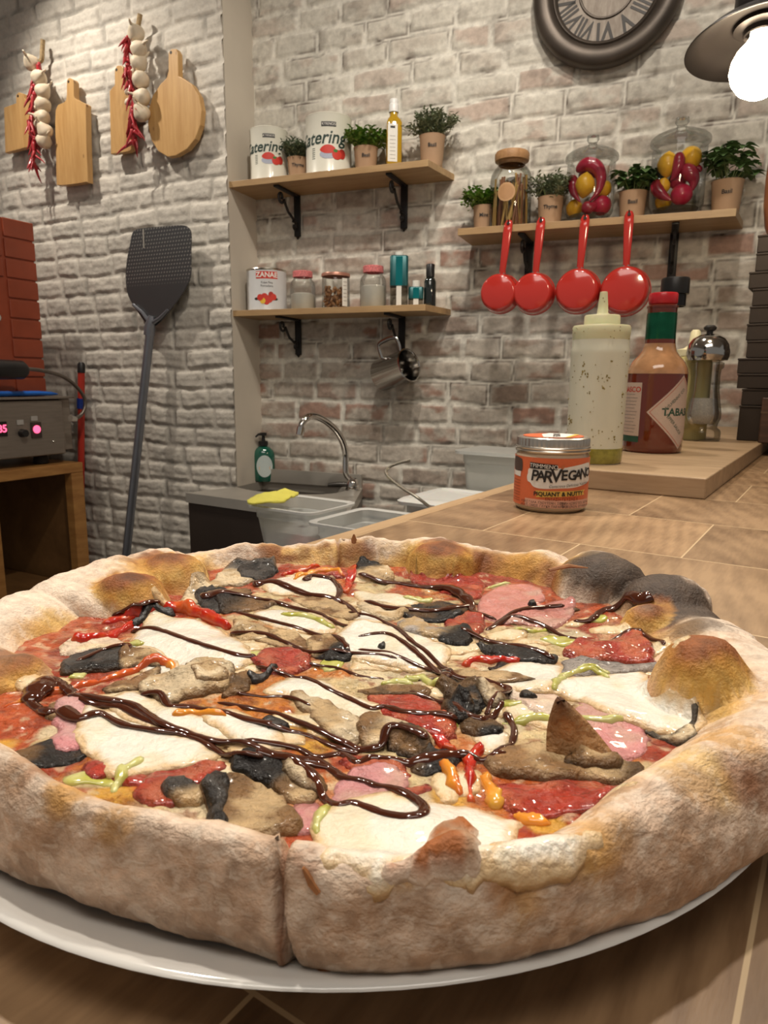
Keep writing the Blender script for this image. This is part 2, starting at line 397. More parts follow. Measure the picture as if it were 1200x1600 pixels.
paint = pbr('taupe_paint', (.60, .54, .455), .6, var=.05, scale=8, bump=.1)
def struct(mb, name, m, **k):
    o = mb.build(name, m, None, **k); o['kind'] = 'structure'; return o
# return of the recess: plain painted plaster from the outer corner to the inner corner
q = [CO + nB * 0 + uB * 0, CI + nB * .02, CI + nB * .02 - uB * .12, CO - uB * .10 + nL * .03]
struct(MB().prism([(p[0], p[1]) for p in q], 0, HT), 'wall_recess', paint, smooth=False)
floorm = pbr('floor_tile', (.10, .08, .065), .5, var=.2, scale=5)
fl = struct(MB().box(-3, 3.2, -1.5, 4, -.05, 0), 'floor', floorm, smooth=False)
ceil = struct(MB().box(-3, 3.2, -1.5, 4, HT, HT + .05), 'ceiling', pbr('ceiling_paint', (.45, .40, .34), .8, var=.05), smooth=False)
# ------------------------------------------------------------------ pizza
PX, PY = -.008, .262; ZS = 1.083; ZP = 1.0625
pizza = thing('pizza', 'large blistered round pizza with mozzarella, mushrooms, ham and dark glaze on a white plate', 'pizza', (PX, PY, ZP))
# angle, outer radius, crest radius, foot radius, crest height
KT = np.array([
 (-90, .1395, .132, .124, 1.0915), (-82, .141, .134, .126, 1.092), (-74, .1425, .136, .127, 1.093), (-65, .143, .134, .123, 1.092), (-56, .144, .131, .118, 1.093), (-48, .146, .131, .117, 1.094), (-35, .155, .138, .120, 1.095),
 (-22, .168, .150, .126, 1.095), (-12, .168, .144, .108, 1.095), (0, .162, .140, .113, 1.097), (15, .164, .146, .120, 1.095), (32, .173, .155, .126, 1.095), (45, .162, .143, .126, 1.096),
 (60, .156, .142, .127, 1.096), (75, .156, .142, .127, 1.097), (90, .150, .137, .123, 1.098), (105, .156, .142, .128, 1.096), (120, .168, .154, .139, 1.096), (135, .173, .159, .140, 1.096),
 (152, .170, .156, .128, 1.098), (165, .170, .155, .130, 1.097), (180, .166, .152, .134, 1.096), (200, .158, .147, .133, 1.095), (212, .152, .142, .129, 1.094), (225, .1435, .135, .124, 1.094), (240, .1365, .1315, .121, 1.093), (255, .1345, .127, .115, 1.0925)])
_a = np.r_[KT[:, 0] - 360, KT[:, 0], KT[:, 0] + 360]
def kt(phi, c):
    v = np.r_[KT[:, c]] ; v = np.r_[v, v, v]
    # cubic-ish smoothing by averaging three shifted linear samples
    f = (np.interp(phi - 4, _a, v) + 2 * np.interp(phi, _a, v) + np.interp(phi + 4, _a, v)) / 4
    if c == 3:          # the crust's foot bulges inwards below each dome
        for D in DOME:
            rc = math.hypot(D[0], D[1]); pc = math.degrees(math.atan2(D[1], D[0]))
            da = ((np.asarray(phi) - pc + 180) % 360 - 180) * PI / 180 * rc / (1.25 * D[3])
            f = np.where(np.abs(da) < 1, np.minimum(f, rc - 1.22 * D[3] * np.sqrt(np.clip(1 - da ** 2, 0, 1)) + .25 * D[3] * da ** 2), f)
    return f
DOME = []
# bubbles: px, py, z, radius, height
BUB = [(270, 885, 1.098, .020, .004),
       (575, 862, 1.10, .010, .004), (690, 870, 1.098, .016, .004), (700, 1325, 1.092, .009, .006), (20, 1060, 1.092, .009, .004), (30, 1210, 1.098, .012, .003), (970, 985, 1.09, .012, .0035),
       (110, 990, 1.09, .015, .0045), (1100, 1205, 1.09, .012, .005), (840, 1360, 1.093, .014, .003), (1150, 1170, 1.095, .012, .003)]
BW = [(*(onz(b[0], b[1], b[2])[:2] - [PX, PY]), b[3], b[4]) for b in BUB]
# domes blown up in the oven: px, py, z of centre, radius, height, colours from foot to top
YEL_ = (.70, .43, .11); GOLD_ = (.58, .29, .055); BRN_ = (.24, .075, .018)
for a_, b_, z_, r_, h_ in [(1098, 1056, 1.0935, .0150, .0135), (203, 926, 1.0905, .0170, .0100), (268, 888, 1.0925, .0190, .0075), (690, 868, 1.0930, .0170, .0070), (22, 1052, 1.0860, .0120, .0070), (1012, 968, 1.0890, .0110, .0065), (940, 900, 1.0930, .0230, .0115), (1045, 935, 1.0920, .0200, .0110)]:
    p_ = onz(a_, b_, z_); DOME.append((p_[0] - PX, p_[1] - PY, z_, r_, h_))
def dome_d(x, y, D): 
    w_ = (fbm(np.asarray(x) * 60, np.asarray(y) * 60, D[3] * 900) - .5) * .35
    return np.hypot(x - D[0], y - D[1]) / D[3] + w_
def crust_z(x, y):
    phi = np.degrees(np.arctan2(y, x)) % 360; r = np.hypot(x, y)
    R, c, f, zc = kt(phi, 1), kt(phi, 2), kt(phi, 3), kt(phi, 4)
    zc = zc + (fbm(np.cos(np.radians(phi)) * 6, np.sin(np.radians(phi)) * 6, 3) - .5) * (.003 + .010 * sst(-.05, .1, y))
    t = np.clip((r - f) / (c - f), 0, 1); zin = ZS + (zc - ZS) * np.sin(t * PI / 2) ** 1.1
    t2 = np.clip((r - c) / (R - c), 0, 1); zo = zc - (zc - 1.074) * (1 - np.sqrt(np.clip(1 - t2 ** 2, 0, 1)))
    z = np.where(r < c, zin, zo)
    for bx, by, br, bh in BW: z = z + bh * np.exp(-((x - bx) ** 2 + (y - by) ** 2) / (br * .62) ** 2) * sst(1.0, .75, r / R)
    for D in DOME:
        dd = dome_d(x, y, D); hd_ = D[2] - .004 + (D[4] + .004) * np.sqrt(np.clip(1 - dd ** 2, 0, 1))
        k_ = .0015; hh = np.clip(.5 + .5 * (hd_ - z) / k_, 0, 1); zz = z * (1 - hh) + hd_ * hh + k_ * hh * (1 - hh)
        z = np.where(dd < 1.0, zz, z)
    z = z + (fbm(x * 70, y * 70, 1) - .5) * .0035 * sst(.9, 1.0, r / f)
    for ca, dep in ((264.5, .0035), (98, .003), (134, .003)):       # the cuts between slices
        da = np.abs((phi - ca + 180) % 360 - 180) * PI / 180 * r
        z = z - dep * np.exp(-(da / .0009) ** 2) * sst(.92, .99, r / f)
    return z
def base_z(x, y):
    r = np.hypot(x, y)
    return ZS + (fbm(x * 55, y * 55, 5) - .5) * .004 + (fbm(x * 160, y * 160, 8, 3) - .5) * .0016 + .002 * sst(.10, .13, r)
# --- height map that each topping settles on
HS = .0005; GX = np.arange(-.182, .1821, HS); GY = GX
HX, HY = np.meshgrid(GX, GX); HM = np.maximum(crust_z(HX, HY), base_z(HX, HY))
_foot = kt(np.degrees(np.arctan2(HY, HX)) % 360, 3); HMB = base_z(HX, HY); HM = np.where(np.hypot(HX, HY) < _foot, HMB, HM)
def Hat(x, y):
    x = np.asarray(x, float); y = np.asarray(y, float)
    fx = np.clip((x - GX[0]) / HS, 0, len(GX) - 2.001); fy = np.clip((y - GX[0]) / HS, 0, len(GX) - 2.001)
    i = fx.astype(int); j = fy.astype(int); a = fx - i; b = fy - j
    return HM[j, i] * (1 - a) * (1 - b) + HM[j, i + 1] * a * (1 - b) + HM[j + 1, i] * (1 - a) * b + HM[j + 1, i + 1] * a * b
def Hs(x, y, rad):
    s = 0
    for k in range(8): s = s + Hat(x + rad * math.cos(k * PI / 4), y + rad * math.sin(k * PI / 4))
    return (s + 2 * Hat(x, y)) / 10
HM0 = HM.copy(); HM = np.where(np.hypot(HX, HY) < _foot + .0045, np.minimum(HM, HMB + .002), HM)
def H0at(x, y):
    i = int((x - GX[0]) / HS + .5); j = int((y - GX[0]) / HS + .5)
    return HM0[j, i] if 0 <= i < len(GX) and 0 <= j < len(GX) and math.hypot(x, y) < .172 else 0
def hit(px_, py_, top=1.113):
    """where the sight line meets the pizza's own relief"""
    d = ray(px_, py_); t = (top - CAMP[2]) / d[2]; st = .0005
    for _ in range(500):
        p = CAMP + d * t
        if p[2] < 1.06: break
        if p[2] <= H0at(p[0] - PX, p[1] - PY): return p
        t += st
    return None
def pl(px_, py_, z=1.086, clampr=True):
    p = hit(px_, py_)
    q = None if p is None else np.array([p[0] - PX, p[1] - PY])
    if q is None or (math.hypot(*q) > float(kt(math.degrees(math.atan2(q[1], q[0])) % 360, 3)) + .004 and clampr):
        p = onz(px_, py_, z); q = np.array([p[0] - PX, p[1] - PY])
    if clampr:
        r = math.hypot(*q); f = float(kt(math.degrees(math.atan2(q[1], q[0])) % 360, 3)) + .0025
        if r > f: q = q * f / r
    return q
def raise_map(A, zf):
    x0, y0 = A.min(0) - .001; x1, y1 = A.max(0) + .001
    i0, i1 = np.searchsorted(GX, [x0, x1]); j0, j1 = np.searchsorted(GX, [y0, y1])
    X, Y = HX[j0:j1, i0:i1], HY[j0:j1, i0:i1]
    if X.size == 0: return
    G = np.c_[X.ravel(), Y.ravel()]; d, ins = pdist(G, A)
    z = zf(G[:, 0], G[:, 1], np.where(ins, d, -d)).reshape(X.shape); ins = ins.reshape(X.shape)
    sub = HM[j0:j1, i0:i1]; HM[j0:j1, i0:i1] = np.where(ins, np.maximum(sub, z), sub)
def foodmat(name, rough, coat, sss, bump, bs, var=.16, coatr=.1, bd=.001, spec=.5):
    return pbr(name, (1, 1, 1), rough, var=var, scale=160, bump=bump, bscale=bs, coat=coat, coatr=coatr, sss=sss, sssr=(1, .55, .35), ssc=.004, attr='Col', bdist=bd, spec=spec)
M_base = foodmat('baked_sauce', .28, .7, .0, 1.0, 520, .35, .08, .003)
M_cheese = foodmat('mozzarella', .26, .5, .1, .7, 420, .07, .08, .002)
M_ham = foodmat('ham_surface', .28, .7, .05, .8, 520, .16, .08, .0022)
M_tom = foodmat('tomato_flesh', .22, .8, .05, 1.0, 480, .3, .06, .003)
M_pep = foodmat('pepper_skin', .18, .9, .1, .2, 200, .12, .06)
M_mush = foodmat('mushroom_flesh', .40, .10, .0, .9, 420, .32, .12, .003, .3)
M_glaze = pbr('balsamic_glaze', (.062, .014, .005), .10, var=.25, scale=90, coat=.6, coatr=.04, spec=.6)
M_black = foodmat('charred', .4, .1, .0, .8, 600, .3)

# --- the crust ring
def rgb(*c): return np.array(c, float)
FLR = rgb(.68, .49, .355); PALE = rgb(.82, .67, .53); GOLD = rgb(.58, .29, .055); BRN = rgb(.24, .075, .018); CHR = rgb(.072, .047, .033); TAN = rgb(.42, .25, .145); YEL = rgb(.70, .43, .11)
# painted browning: px, py, z, radius, colour, strength
CB = [(205, 908, 1.102, .010, BRN * .7, .95), (205, 918, 1.102, .013, BRN, .9), (190, 905, 1.102, .008, CHR, .5), (275, 878, 1.10, .014, BRN, .8), (250, 892, 1.095, .015, GOLD, .7), (215, 940, 1.095, .012, GOLD, .8),
      (60, 930, 1.1, .03, PALE, .7), (20, 960, 1.1, .03, PALE, .7), (130, 905, 1.1, .025, PALE, .6), (370, 862, 1.10, .02, PALE, .5), (100, 985, 1.088, .014, YEL, .9), (60, 1000, 1.088, .012, GOLD, .6), (20, 1060, 1.09, .012, GOLD, .9), (45, 1035, 1.09, .007, BRN, .7),
      (560, 870, 1.095, .012, BRN, .6), (600, 850, 1.10, .014, PALE, .5), (690, 862, 1.10, .014, BRN, .85), (650, 858, 1.10, .010, BRN, .75), (720, 885, 1.09, .018, GOLD, .9), (760, 880, 1.095, .013, BRN, .55), (800, 890, 1.09, .018, GOLD, .8), (640, 880, 1.09, .016, YEL, .8), (860, 900, 1.095, .010, BRN, .5),
      (960, 890, 1.105, .026, CHR, .95), (910, 885, 1.105, .016, CHR, .85), (1010, 900, 1.105, .022, CHR, .93), (1060, 925, 1.10, .022, CHR, .93), (1095, 950, 1.095, .018, CHR, .93), (1000, 880, 1.1, .02, CHR, .9), (1040, 955, 1.10, .012, CHR, .8), (1085, 975, 1.09, .013, CHR, .75),
      (900, 930, 1.098, .014, PALE, .8), (960, 935, 1.098, .012, PALE, .5), (960, 975, 1.09, .012, YEL, .8), (1030, 970, 1.095, .007, BRN, .8), (990, 985, 1.09, .012, GOLD, .8), (1060, 985, 1.095, .012, GOLD, .6),
      (1095, 1005, 1.107, .0125, BRN * .8, .97), (1110, 1003, 1.107, .006, CHR, .5), (1075, 1020, 1.107, .009, BRN, .85), (1090, 1060, 1.10, .013, YEL, .95), (1055, 1070, 1.095, .008, YEL, .9), (1110, 1095, 1.09, .010, YEL, .7), (1150, 1060, 1.10, .013, GOLD, .4),
      (1100, 1205, 1.09, .012, YEL, .7), (1140, 1150, 1.095, .012, GOLD, .7), (1160, 1215, 1.097, .009, BRN, .6), (1195, 1225, 1.097, .010, BRN, .5), (1090, 1240, 1.095, .009, TAN, .6),
      (700, 1318, 1.10, .008, BRN, .9), (675, 1340, 1.098, .007, BRN, .85), (735, 1328, 1.098, .006, YEL, .8), (640, 1352, 1.095, .006, GOLD, .8),
      (820, 1385, 1.095, .009, GOLD, .7), (790, 1395, 1.093, .006, BRN, .5), (910, 1395, 1.092, .006, BRN, .65), (930, 1330, 1.095, .010, GOLD, .65), (960, 1310, 1.095, .010, GOLD, .5), (900, 1350, 1.095, .008, YEL, .4),
      (30, 1195, 1.099, .009, TAN, .8), (75, 1215, 1.097, .006, BRN, .6), (100, 1240, 1.09, .008, GOLD, .8), (170, 1290, 1.09, .007, GOLD, .6), (60, 1310, 1.08, .008, TAN, .5), (20, 1330, 1.075, .010, TAN, .6),
      (420, 1330, 1.094, .008, TAN, .5), (480, 1345, 1.092, .004, BRN, .5), (1000, 1350, 1.09, .012, TAN, .45), (1100, 1330, 1.088, .014, TAN, .6), (560, 1440, 1.08, .010, TAN, .5), (250, 1390, 1.08, .010, TAN, .35)]
CW = []
_rank = {id(YEL): 0, id(GOLD): 1, id(PALE): 0, id(TAN): 2, id(BRN): 3, id(CHR): 4}
for b in sorted(CB, key=lambda b: _rank.get(id(b[4]), 3)):
    h_ = hit(b[0], b[1])
    if h_ is None: h_ = hit(b[0], b[1] + 10)
    if h_ is None: h_ = onz(b[0], b[1], b[2])
    CW.append((h_ - np.array([PX, PY, 0]), b[3], b[4], b[5]))
NA = 1000
pr = []
phis = np.arange(NA + 1) * 360. / NA
R_, c_, f_ = kt(phis, 1), kt(phis, 2), kt(phis, 3)
cols = []; V = []; POL = []
NIN, NOUT, NUN = 16, 18, 10
TT = [('i', t) for t in np.linspace(-.35, 1, NIN, endpoint=False)] + [('o', t) for t in np.sin(np.linspace(0, PI / 2, NOUT))] + [('u', t) for t in np.linspace(0, 1, NUN + 1)[1:]]
for k_, t in TT:
    if k_ == 'i': r = f_ + (c_ - f_) * t
    elif k_ == 'o': r = c_ + (R_ - c_) * t
    else: r = R_ - .016 * t ** 1.6
    x = r * np.cos(np.radians(phis)); y = r * np.sin(np.radians(phis))
    z = crust_z(x, y) if k_ != 'u' else None
    if k_ == 'i' and t < 0: z = ZS + t * .012 + 0 * x
    if k_ == 'u':
        zt = 1.074 + (zlast - 1.074); z = zlast + (ZP + .0005 - zlast) * math.sin(min(t * 1.25, 1) * PI / 2) ** .9
    elif k_ == 'o': zlast = z
    # small irregular swelling along the outward direction
    push = (fbm(x * 45, y * 45, z * 60) - .62) * .005 * (1 if k_ != 'i' else max(t, 0))
    wr = (fbm(phis * .6, z * 700, 2, 3) - .5) * .0012 * (1 if k_ != 'i' else 0)
    gs = 0
    if k_ != 'i':
        for ca, dep in ((264.5, .003), (98, .003), (134, .003)):
            gs = gs - dep * np.exp(-(np.radians((phis + 40 * (z - 1.08) * 2 - ca + 180) % 360 - 180) * r / .0009) ** 2)
    rr = r + push + wr + gs
    x = rr * np.cos(np.radians(phis)); y = rr * np.sin(np.radians(phis))
    V.append(np.stack([x, y, z], -1)); POL.append(np.stack([np.radians(phis) * .15, r * 0 + (r - c_) + (1.09 - z) * (1 if k_ != 'i' else 0), 0 * z], -1))
V = np.stack(V, 1); POL = np.stack(POL, 1)     # angle, profile
x, y, z = V[..., 0], V[..., 1], V[..., 2]
rad = np.hypot(x, y); tin = (rad - f_[:, None]) / (c_ - f_)[:, None]
C = np.ones(V.shape) * FLR
n = fbm(x * 60, y * 60, z * 60, 4)[..., None]; n2 = fbm(x * 25 + 3, y * 25, z * 25, 3)[..., None]; n3 = fbm(x * 220, y * 220, z * 220, 3)[..., None]
def mixc(C, c, a): return C * (1 - a) + c * a
n4 = fbm(x * 130, y * 130, z * 130, 4)[..., None]
C = mixc(C, PALE, sst(.42, .60, n2) * .75); C = mixc(C, TAN, sst(.46, .66, n) * .6); C = mixc(C, TAN * .75, sst(.52, .62, n4) * .45); C = mixc(C, PALE * 1.04, sst(.47, .36, n4) * .4)
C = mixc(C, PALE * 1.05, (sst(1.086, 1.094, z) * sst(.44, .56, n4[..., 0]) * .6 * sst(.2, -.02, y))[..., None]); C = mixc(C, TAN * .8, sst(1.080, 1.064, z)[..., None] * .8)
ins = sst(1.0, .55, tin)[..., None]
back = sst(-.03, .02, y)[..., None]        # the far crust shows its browned inner slope
bk = (.25 + .75 * sst(.03, .09, y))[..., None]; C = mixc(C, YEL, ins * .8 * bk); C = mixc(C, GOLD, ins * sst(.42, .56, n2) * .8 * bk); C = mixc(C, BRN, ins * sst(.47, .60, n) * .9 * bk); C = mixc(C, BRN * .7, sst(.62, .9, ins) * sst(.5, .6, n4) * .5 * bk)
for p, br, c, s in CW:
    d = np.sqrt((x - p[0]) ** 2 + (y - p[1]) ** 2 + ((z - p[2]) * 1.0) ** 2) / br
    d = d + (n[..., 0] - .5) * .9 + (n3[..., 0] - .5) * .5
    C = mixc(C, c, (sst(1.15, .45, d) * s)[..., None])
for k_, D in enumerate(DOME[:6]):
    dd = dome_d(x, y, D); m_ = sst(1.06, .92, dd)[..., None]; up = ((z - D[2]) / D[4])[..., None] + (n - .5) * .9 + (n3[..., None] if n3.ndim == 2 else n3) * .0 + (n4 - .5) * .9
    cc_ = mixc(np.ones(C.shape) * rgb(*YEL_), rgb(*GOLD_), sst(.1, .45, up)); cc_ = mixc(cc_, BRN * 1.2, sst(.4, .8, up)); cc_ = mixc(cc_, BRN * .45, sst(.85, 1.15, up) * .8)
    C = mixc(C, cc_, m_ * (.95 if k_ < 2 else .75))
C = mixc(C, rgb(.42, .09, .02), (sst(.12, -.12, tin) * .8)[..., None])
for ca in (264.5, 98, 134):
    da = np.abs((phis[:, None] - ca + 180) % 360 - 180) * PI / 180 * rad
    C = mixc(C, BRN * .8, (np.exp(-(da / .0010) ** 2) * .8 * (tin > .1))[..., None])
nr = V.shape[1]; idx = np.arange((NA + 1) * nr).reshape(NA + 1, nr)
Fq = np.stack([idx[:-1, :-1], idx[:-1, 1:], idx[1:, 1:], idx[1:, :-1]], -1).reshape(-1, 4)
Fq = Fq[:, ::-1]
def crustmat():
    m, nt, b = nodes('crust_dough'); N = nt.nodes; Lk = nt.links
    at_ = N.new('ShaderNodeAttribute'); at_.attribute_name = 'Col'; po = N.new('ShaderNodeAttribute'); po.attribute_name = 'pol'
    tc = N.new('ShaderNodeTexCoord')
    mp = N.new('ShaderNodeMapping'); mp.inputs['Scale'].default_value = (130, 300, 1); Lk.new(po.outputs['Vector'], mp.inputs[0])
    w1 = N.new('ShaderNodeTexNoise'); w1.inputs['Scale'].default_value = 1; w1.inputs['Detail'].default_value = 6; w1.inputs['Distortion'].default_value = 1.0; Lk.new(mp.outputs[0], w1.inputs[0])
    n1 = N.new('ShaderNodeTexNoise'); n1.inputs['Scale'].default_value = 900; n1.inputs['Detail'].default_value = 4; Lk.new(tc.outputs['Object'], n1.inputs[0])
    n3 = N.new('ShaderNodeTexNoise'); n3.inputs['Scale'].default_value = 200; n3.inputs['Detail'].default_value = 6; Lk.new(tc.outputs['Object'], n3.inputs[0])
    r1 = N.new('ShaderNodeMapRange'); r1.inputs[1].default_value = .35; r1.inputs[2].default_value = .65; r1.inputs[3].default_value = .93; r1.inputs[4].default_value = 1.05; Lk.new(w1.outputs[0], r1.inputs[0])
    r2 = N.new('ShaderNodeMapRange'); r2.inputs[1].default_value = .3; r2.inputs[2].default_value = .7; r2.inputs[3].default_value = .78; r2.inputs[4].default_value = 1.18; Lk.new(n3.outputs[0], r2.inputs[0])
    mu = N.new('ShaderNodeMath'); mu.operation = 'MULTIPLY'; Lk.new(r1.outputs[0], mu.inputs[0]); Lk.new(r2.outputs[0], mu.inputs[1])
    sc_ = N.new('ShaderNodeVectorMath'); sc_.operation = 'SCALE'; Lk.new(at_.outputs['Color'], sc_.inputs[0]); Lk.new(mu.outputs[0], sc_.inputs['Scale']); Lk.new(sc_.outputs[0], b.inputs['Base Color'])
    mpf = N.new('ShaderNodeMapping'); mpf.inputs['Scale'].default_value = (210, 260, 1); Lk.new(po.outputs['Vector'], mpf.inputs[0])
    nf = N.new('ShaderNodeTexNoise'); nf.inputs['Scale'].default_value = 1; nf.inputs['Detail'].default_value = 5; nf.inputs['Distortion'].default_value = .8; Lk.new(mpf.outputs[0], nf.inputs[0])
    rf_ = N.new('ShaderNodeMapRange'); rf_.inputs[1].default_value = .50; rf_.inputs[2].default_value = .62; rf_.inputs[3].default_value = 0; rf_.inputs[4].default_value = .42; Lk.new(nf.outputs[0], rf_.inputs[0])
    sv = N.new('ShaderNodeSeparateColor'); Lk.new(at_.outputs['Color'], sv.inputs[0]); rg = N.new('ShaderNodeMapRange'); rg.inputs[1].default_value = .25; rg.inputs[2].default_value = .5; Lk.new(sv.outputs[2], rg.inputs[0]); rg.inputs[1].default_value = .08; rg.inputs[2].default_value = .25
    mf = N.new('ShaderNodeMath'); mf.operation = 'MULTIPLY'; Lk.new(rf_.outputs[0], mf.inputs[0]); Lk.new(rg.outputs[0], mf.inputs[1])
    fm_ = N.new('ShaderNodeMix'); fm_.data_type = 'RGBA'; Lk.new(mf.outputs[0], fm_.inputs[0]); Lk.new(sc_.outputs[0], fm_.inputs[6]); fm_.inputs[7].default_value = (.82, .70, .57, 1); Lk.new(fm_.outputs[2], b.inputs['Base Color'])
    ad = N.new('ShaderNodeMath'); ad.operation = 'ADD'; Lk.new(w1.outputs[0], ad.inputs[0]); Lk.new(n1.outputs[0], ad.inputs[1])
    ad2 = N.new('ShaderNodeMath'); ad2.operation = 'ADD'; Lk.new(ad.outputs[0], ad2.inputs[0]); Lk.new(n3.outputs[0], ad2.inputs[1])
    bp = N.new('ShaderNodeBump'); bp.inputs['Strength'].default_value = .55; bp.inputs['Distance'].default_value = .0012; Lk.new(ad2.outputs[0], bp.inputs['Height']); Lk.new(bp.outputs[0], b.inputs['Normal'])
    b.inputs['Roughness'].default_value = .62; b.inputs['Specular IOR Level'].default_value = .35
    return m
M_crust = crustmat()
Vl = V.reshape(-1, 3) - [0, 0, ZP]
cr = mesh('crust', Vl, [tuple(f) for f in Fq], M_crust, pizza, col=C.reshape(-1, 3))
pa = cr.data.attributes.new('pol', 'FLOAT_VECTOR', 'POINT'); pa.data.foreach_set('vector', POL.reshape(-1, 3).astype('f').ravel())

# --- the baked face under the toppings (sauce and melted cheese) and the dough disc beneath
SAUCE = rgb(.36, .038, .012); SAUCE2 = rgb(.50, .085, .020); CREAM = rgb(.74, .57, .30); CREAM2 = rgb(.80, .66, .42); ORG = rgb(.62, .19, .03); YCH = rgb(.72, .38, .05)
NB, NR = 720, 150
ph = np.arange(NB) * 360. / NB; fr = np.r_[np.linspace(0.0, 1, NR)]
PHI, FR = np.meshgrid(ph, fr, indexing='ij'); r = FR * (kt(PHI, 3) + .005); x = r * np.cos(np.radians(PHI)); y = r * np.sin(np.radians(PHI)); z = base_z(x, y)
BB = [(60, 1150, .022, SAUCE), (30, 1120, .018, SAUCE2), (110, 1060, .016, SAUCE), (250, 950, .016, SAUCE), (200, 975, .014, SAUCE), (120, 1010, .012, SAUCE), (430, 885, .020, SAUCE), (500, 880, .018, SAUCE2), (660, 900, .018, SAUCE), (760, 905, .018, SAUCE), (850, 905, .012, SAUCE), (640, 925, .012, SAUCE2), (850, 950, .012, SAUCE2), (920, 985, .010, SAUCE),
      (1000, 1020, .014, SAUCE), (1060, 1090, .012, SAUCE), (1100, 1110, .010, SAUCE), (1060, 1170, .013, SAUCE), (1010, 1190, .012, SAUCE), (960, 1180, .01, SAUCE2), (1080, 1190, .008, SAUCE), (900, 1265, .014, SAUCE), (820, 1280, .012, SAUCE), (760, 1270, .008, ORG), (980, 1240, .012, SAUCE),
      (230, 1230, .012, SAUCE2), (130, 1200, .014, SAUCE), (90, 1190, .012, ORG), (200, 1275, .010, SAUCE), (260, 1290, .008, SAUCE2), (60, 1185, .01, SAUCE), (170, 1255, .008, YCH), (310, 1290, .006, ORG), (540, 1350, .006, SAUCE), (560, 1345, .006, YCH), (20, 1180, .014, SAUCE2),
      (250, 1260, .009, CREAM), (300, 1275, .008, CREAM2), (85, 1145, .007, CREAM2), (70, 1160, .005, CREAM), (10, 1165, .006, YCH), (170, 1270, .005, YCH), (140, 1220, .006, CREAM),
      (400, 1100, .022, YCH), (450, 1120, .018, ORG), (360, 1090, .012, ORG), (500, 1060, .012, ORG), (560, 1060, .012, ORG), (530, 1090, .02, CREAM), (480, 1140, .010, YCH), (430, 1060, .012, ORG), (660, 1235, .012, CREAM2), (640, 1225, .008, CREAM), (700, 1250, .008, YCH), (680, 1275, .008, CREAM2), (760, 1300, .008, ORG),
      (840, 1060, .022, CREAM2), (800, 1080, .020, CREAM2), (860, 1100, .016, CREAM2), (760, 1140, .010, CREAM2), (800, 1110, .012, CREAM2), (820, 1040, .02, CREAM2), (860, 1010, .02, CREAM), (700, 970, .012, CREAM), (760, 1000, .012, CREAM2), (800, 1000, .014, CREAM), (900, 1000, .012, CREAM2), (780, 1025, .012, CREAM),
      (600, 950, .016, CREAM2), (560, 970, .014, CREAM), (480, 960, .018, CREAM2), (430, 1000, .018, CREAM2), (400, 1020, .014, CREAM), (340, 1060, .016, CREAM2), (620, 1050, .02, CREAM2), (1030, 1230, .006, YCH), (1050, 1225, .006, CREAM), (900, 1170, .01, CREAM), (940, 1185, .008, ORG), (850, 1290, .005, YCH), (600, 1345, .008, CREAM)]
C = np.ones(x.shape + (3,)) * SAUCE2
n = fbm(x * 40, y * 40, 2, 4); n2 = fbm(x * 100, y * 100, 6, 4); n3 = fbm(x * 260, y * 260, 6, 3)
cen = sst(.125, .085, r + (n - .5) * .05)
C = mixc(C, CREAM, (cen * sst(.38, .55, n2))[..., None]); C = mixc(C, ORG, (cen * sst(.5, .62, n) * .7)[..., None])
for bx, by, br, c in BB:
    p = pl(bx, by, 1.084); d = np.hypot(x - p[0], y - p[1]) / br + (n - .5) * 1.3 + (n2 - .5) * .9
    C = mixc(C, c, (sst(1.1, .7, d) * .93)[..., None])
C = mixc(C, SAUCE * .6, (sst(.60, .72, n3) * .6)[..., None]); C = mixc(C, CREAM2, (sst(.36, .28, n3) * .5)[..., None])
C = mixc(C, rgb(.40, .085, .015), (sst(.97, 1.0, FR) * .6)[..., None])
idx = np.arange(NB * NR).reshape(NB, NR); j2 = np.roll(idx, -1, 0)
Fq = np.stack([idx[:, :-1], idx[:, 1:], j2[:, 1:], j2[:, :-1]], -1).reshape(-1, 4)
mesh('sauce_layer', np.stack([x, y, z - ZP], -1).reshape(-1, 3), [tuple(f) for f in Fq], M_base, pizza, col=C.reshape(-1, 3))
db = MB(); n_ = 180
prof = []
a_ = np.arange(n_) * 360. / n_
db.prism([((kt(np.array([q]), 1)[0] - .014) * math.cos(math.radians(q)), (kt(np.array([q]), 1)[0] - .014) * math.sin(math.radians(q))) for q in a_], .0003, .016)
db.build('dough_base', pbr('dough_underside', tuple(TAN), .7, var=.2, scale=80), pizza)

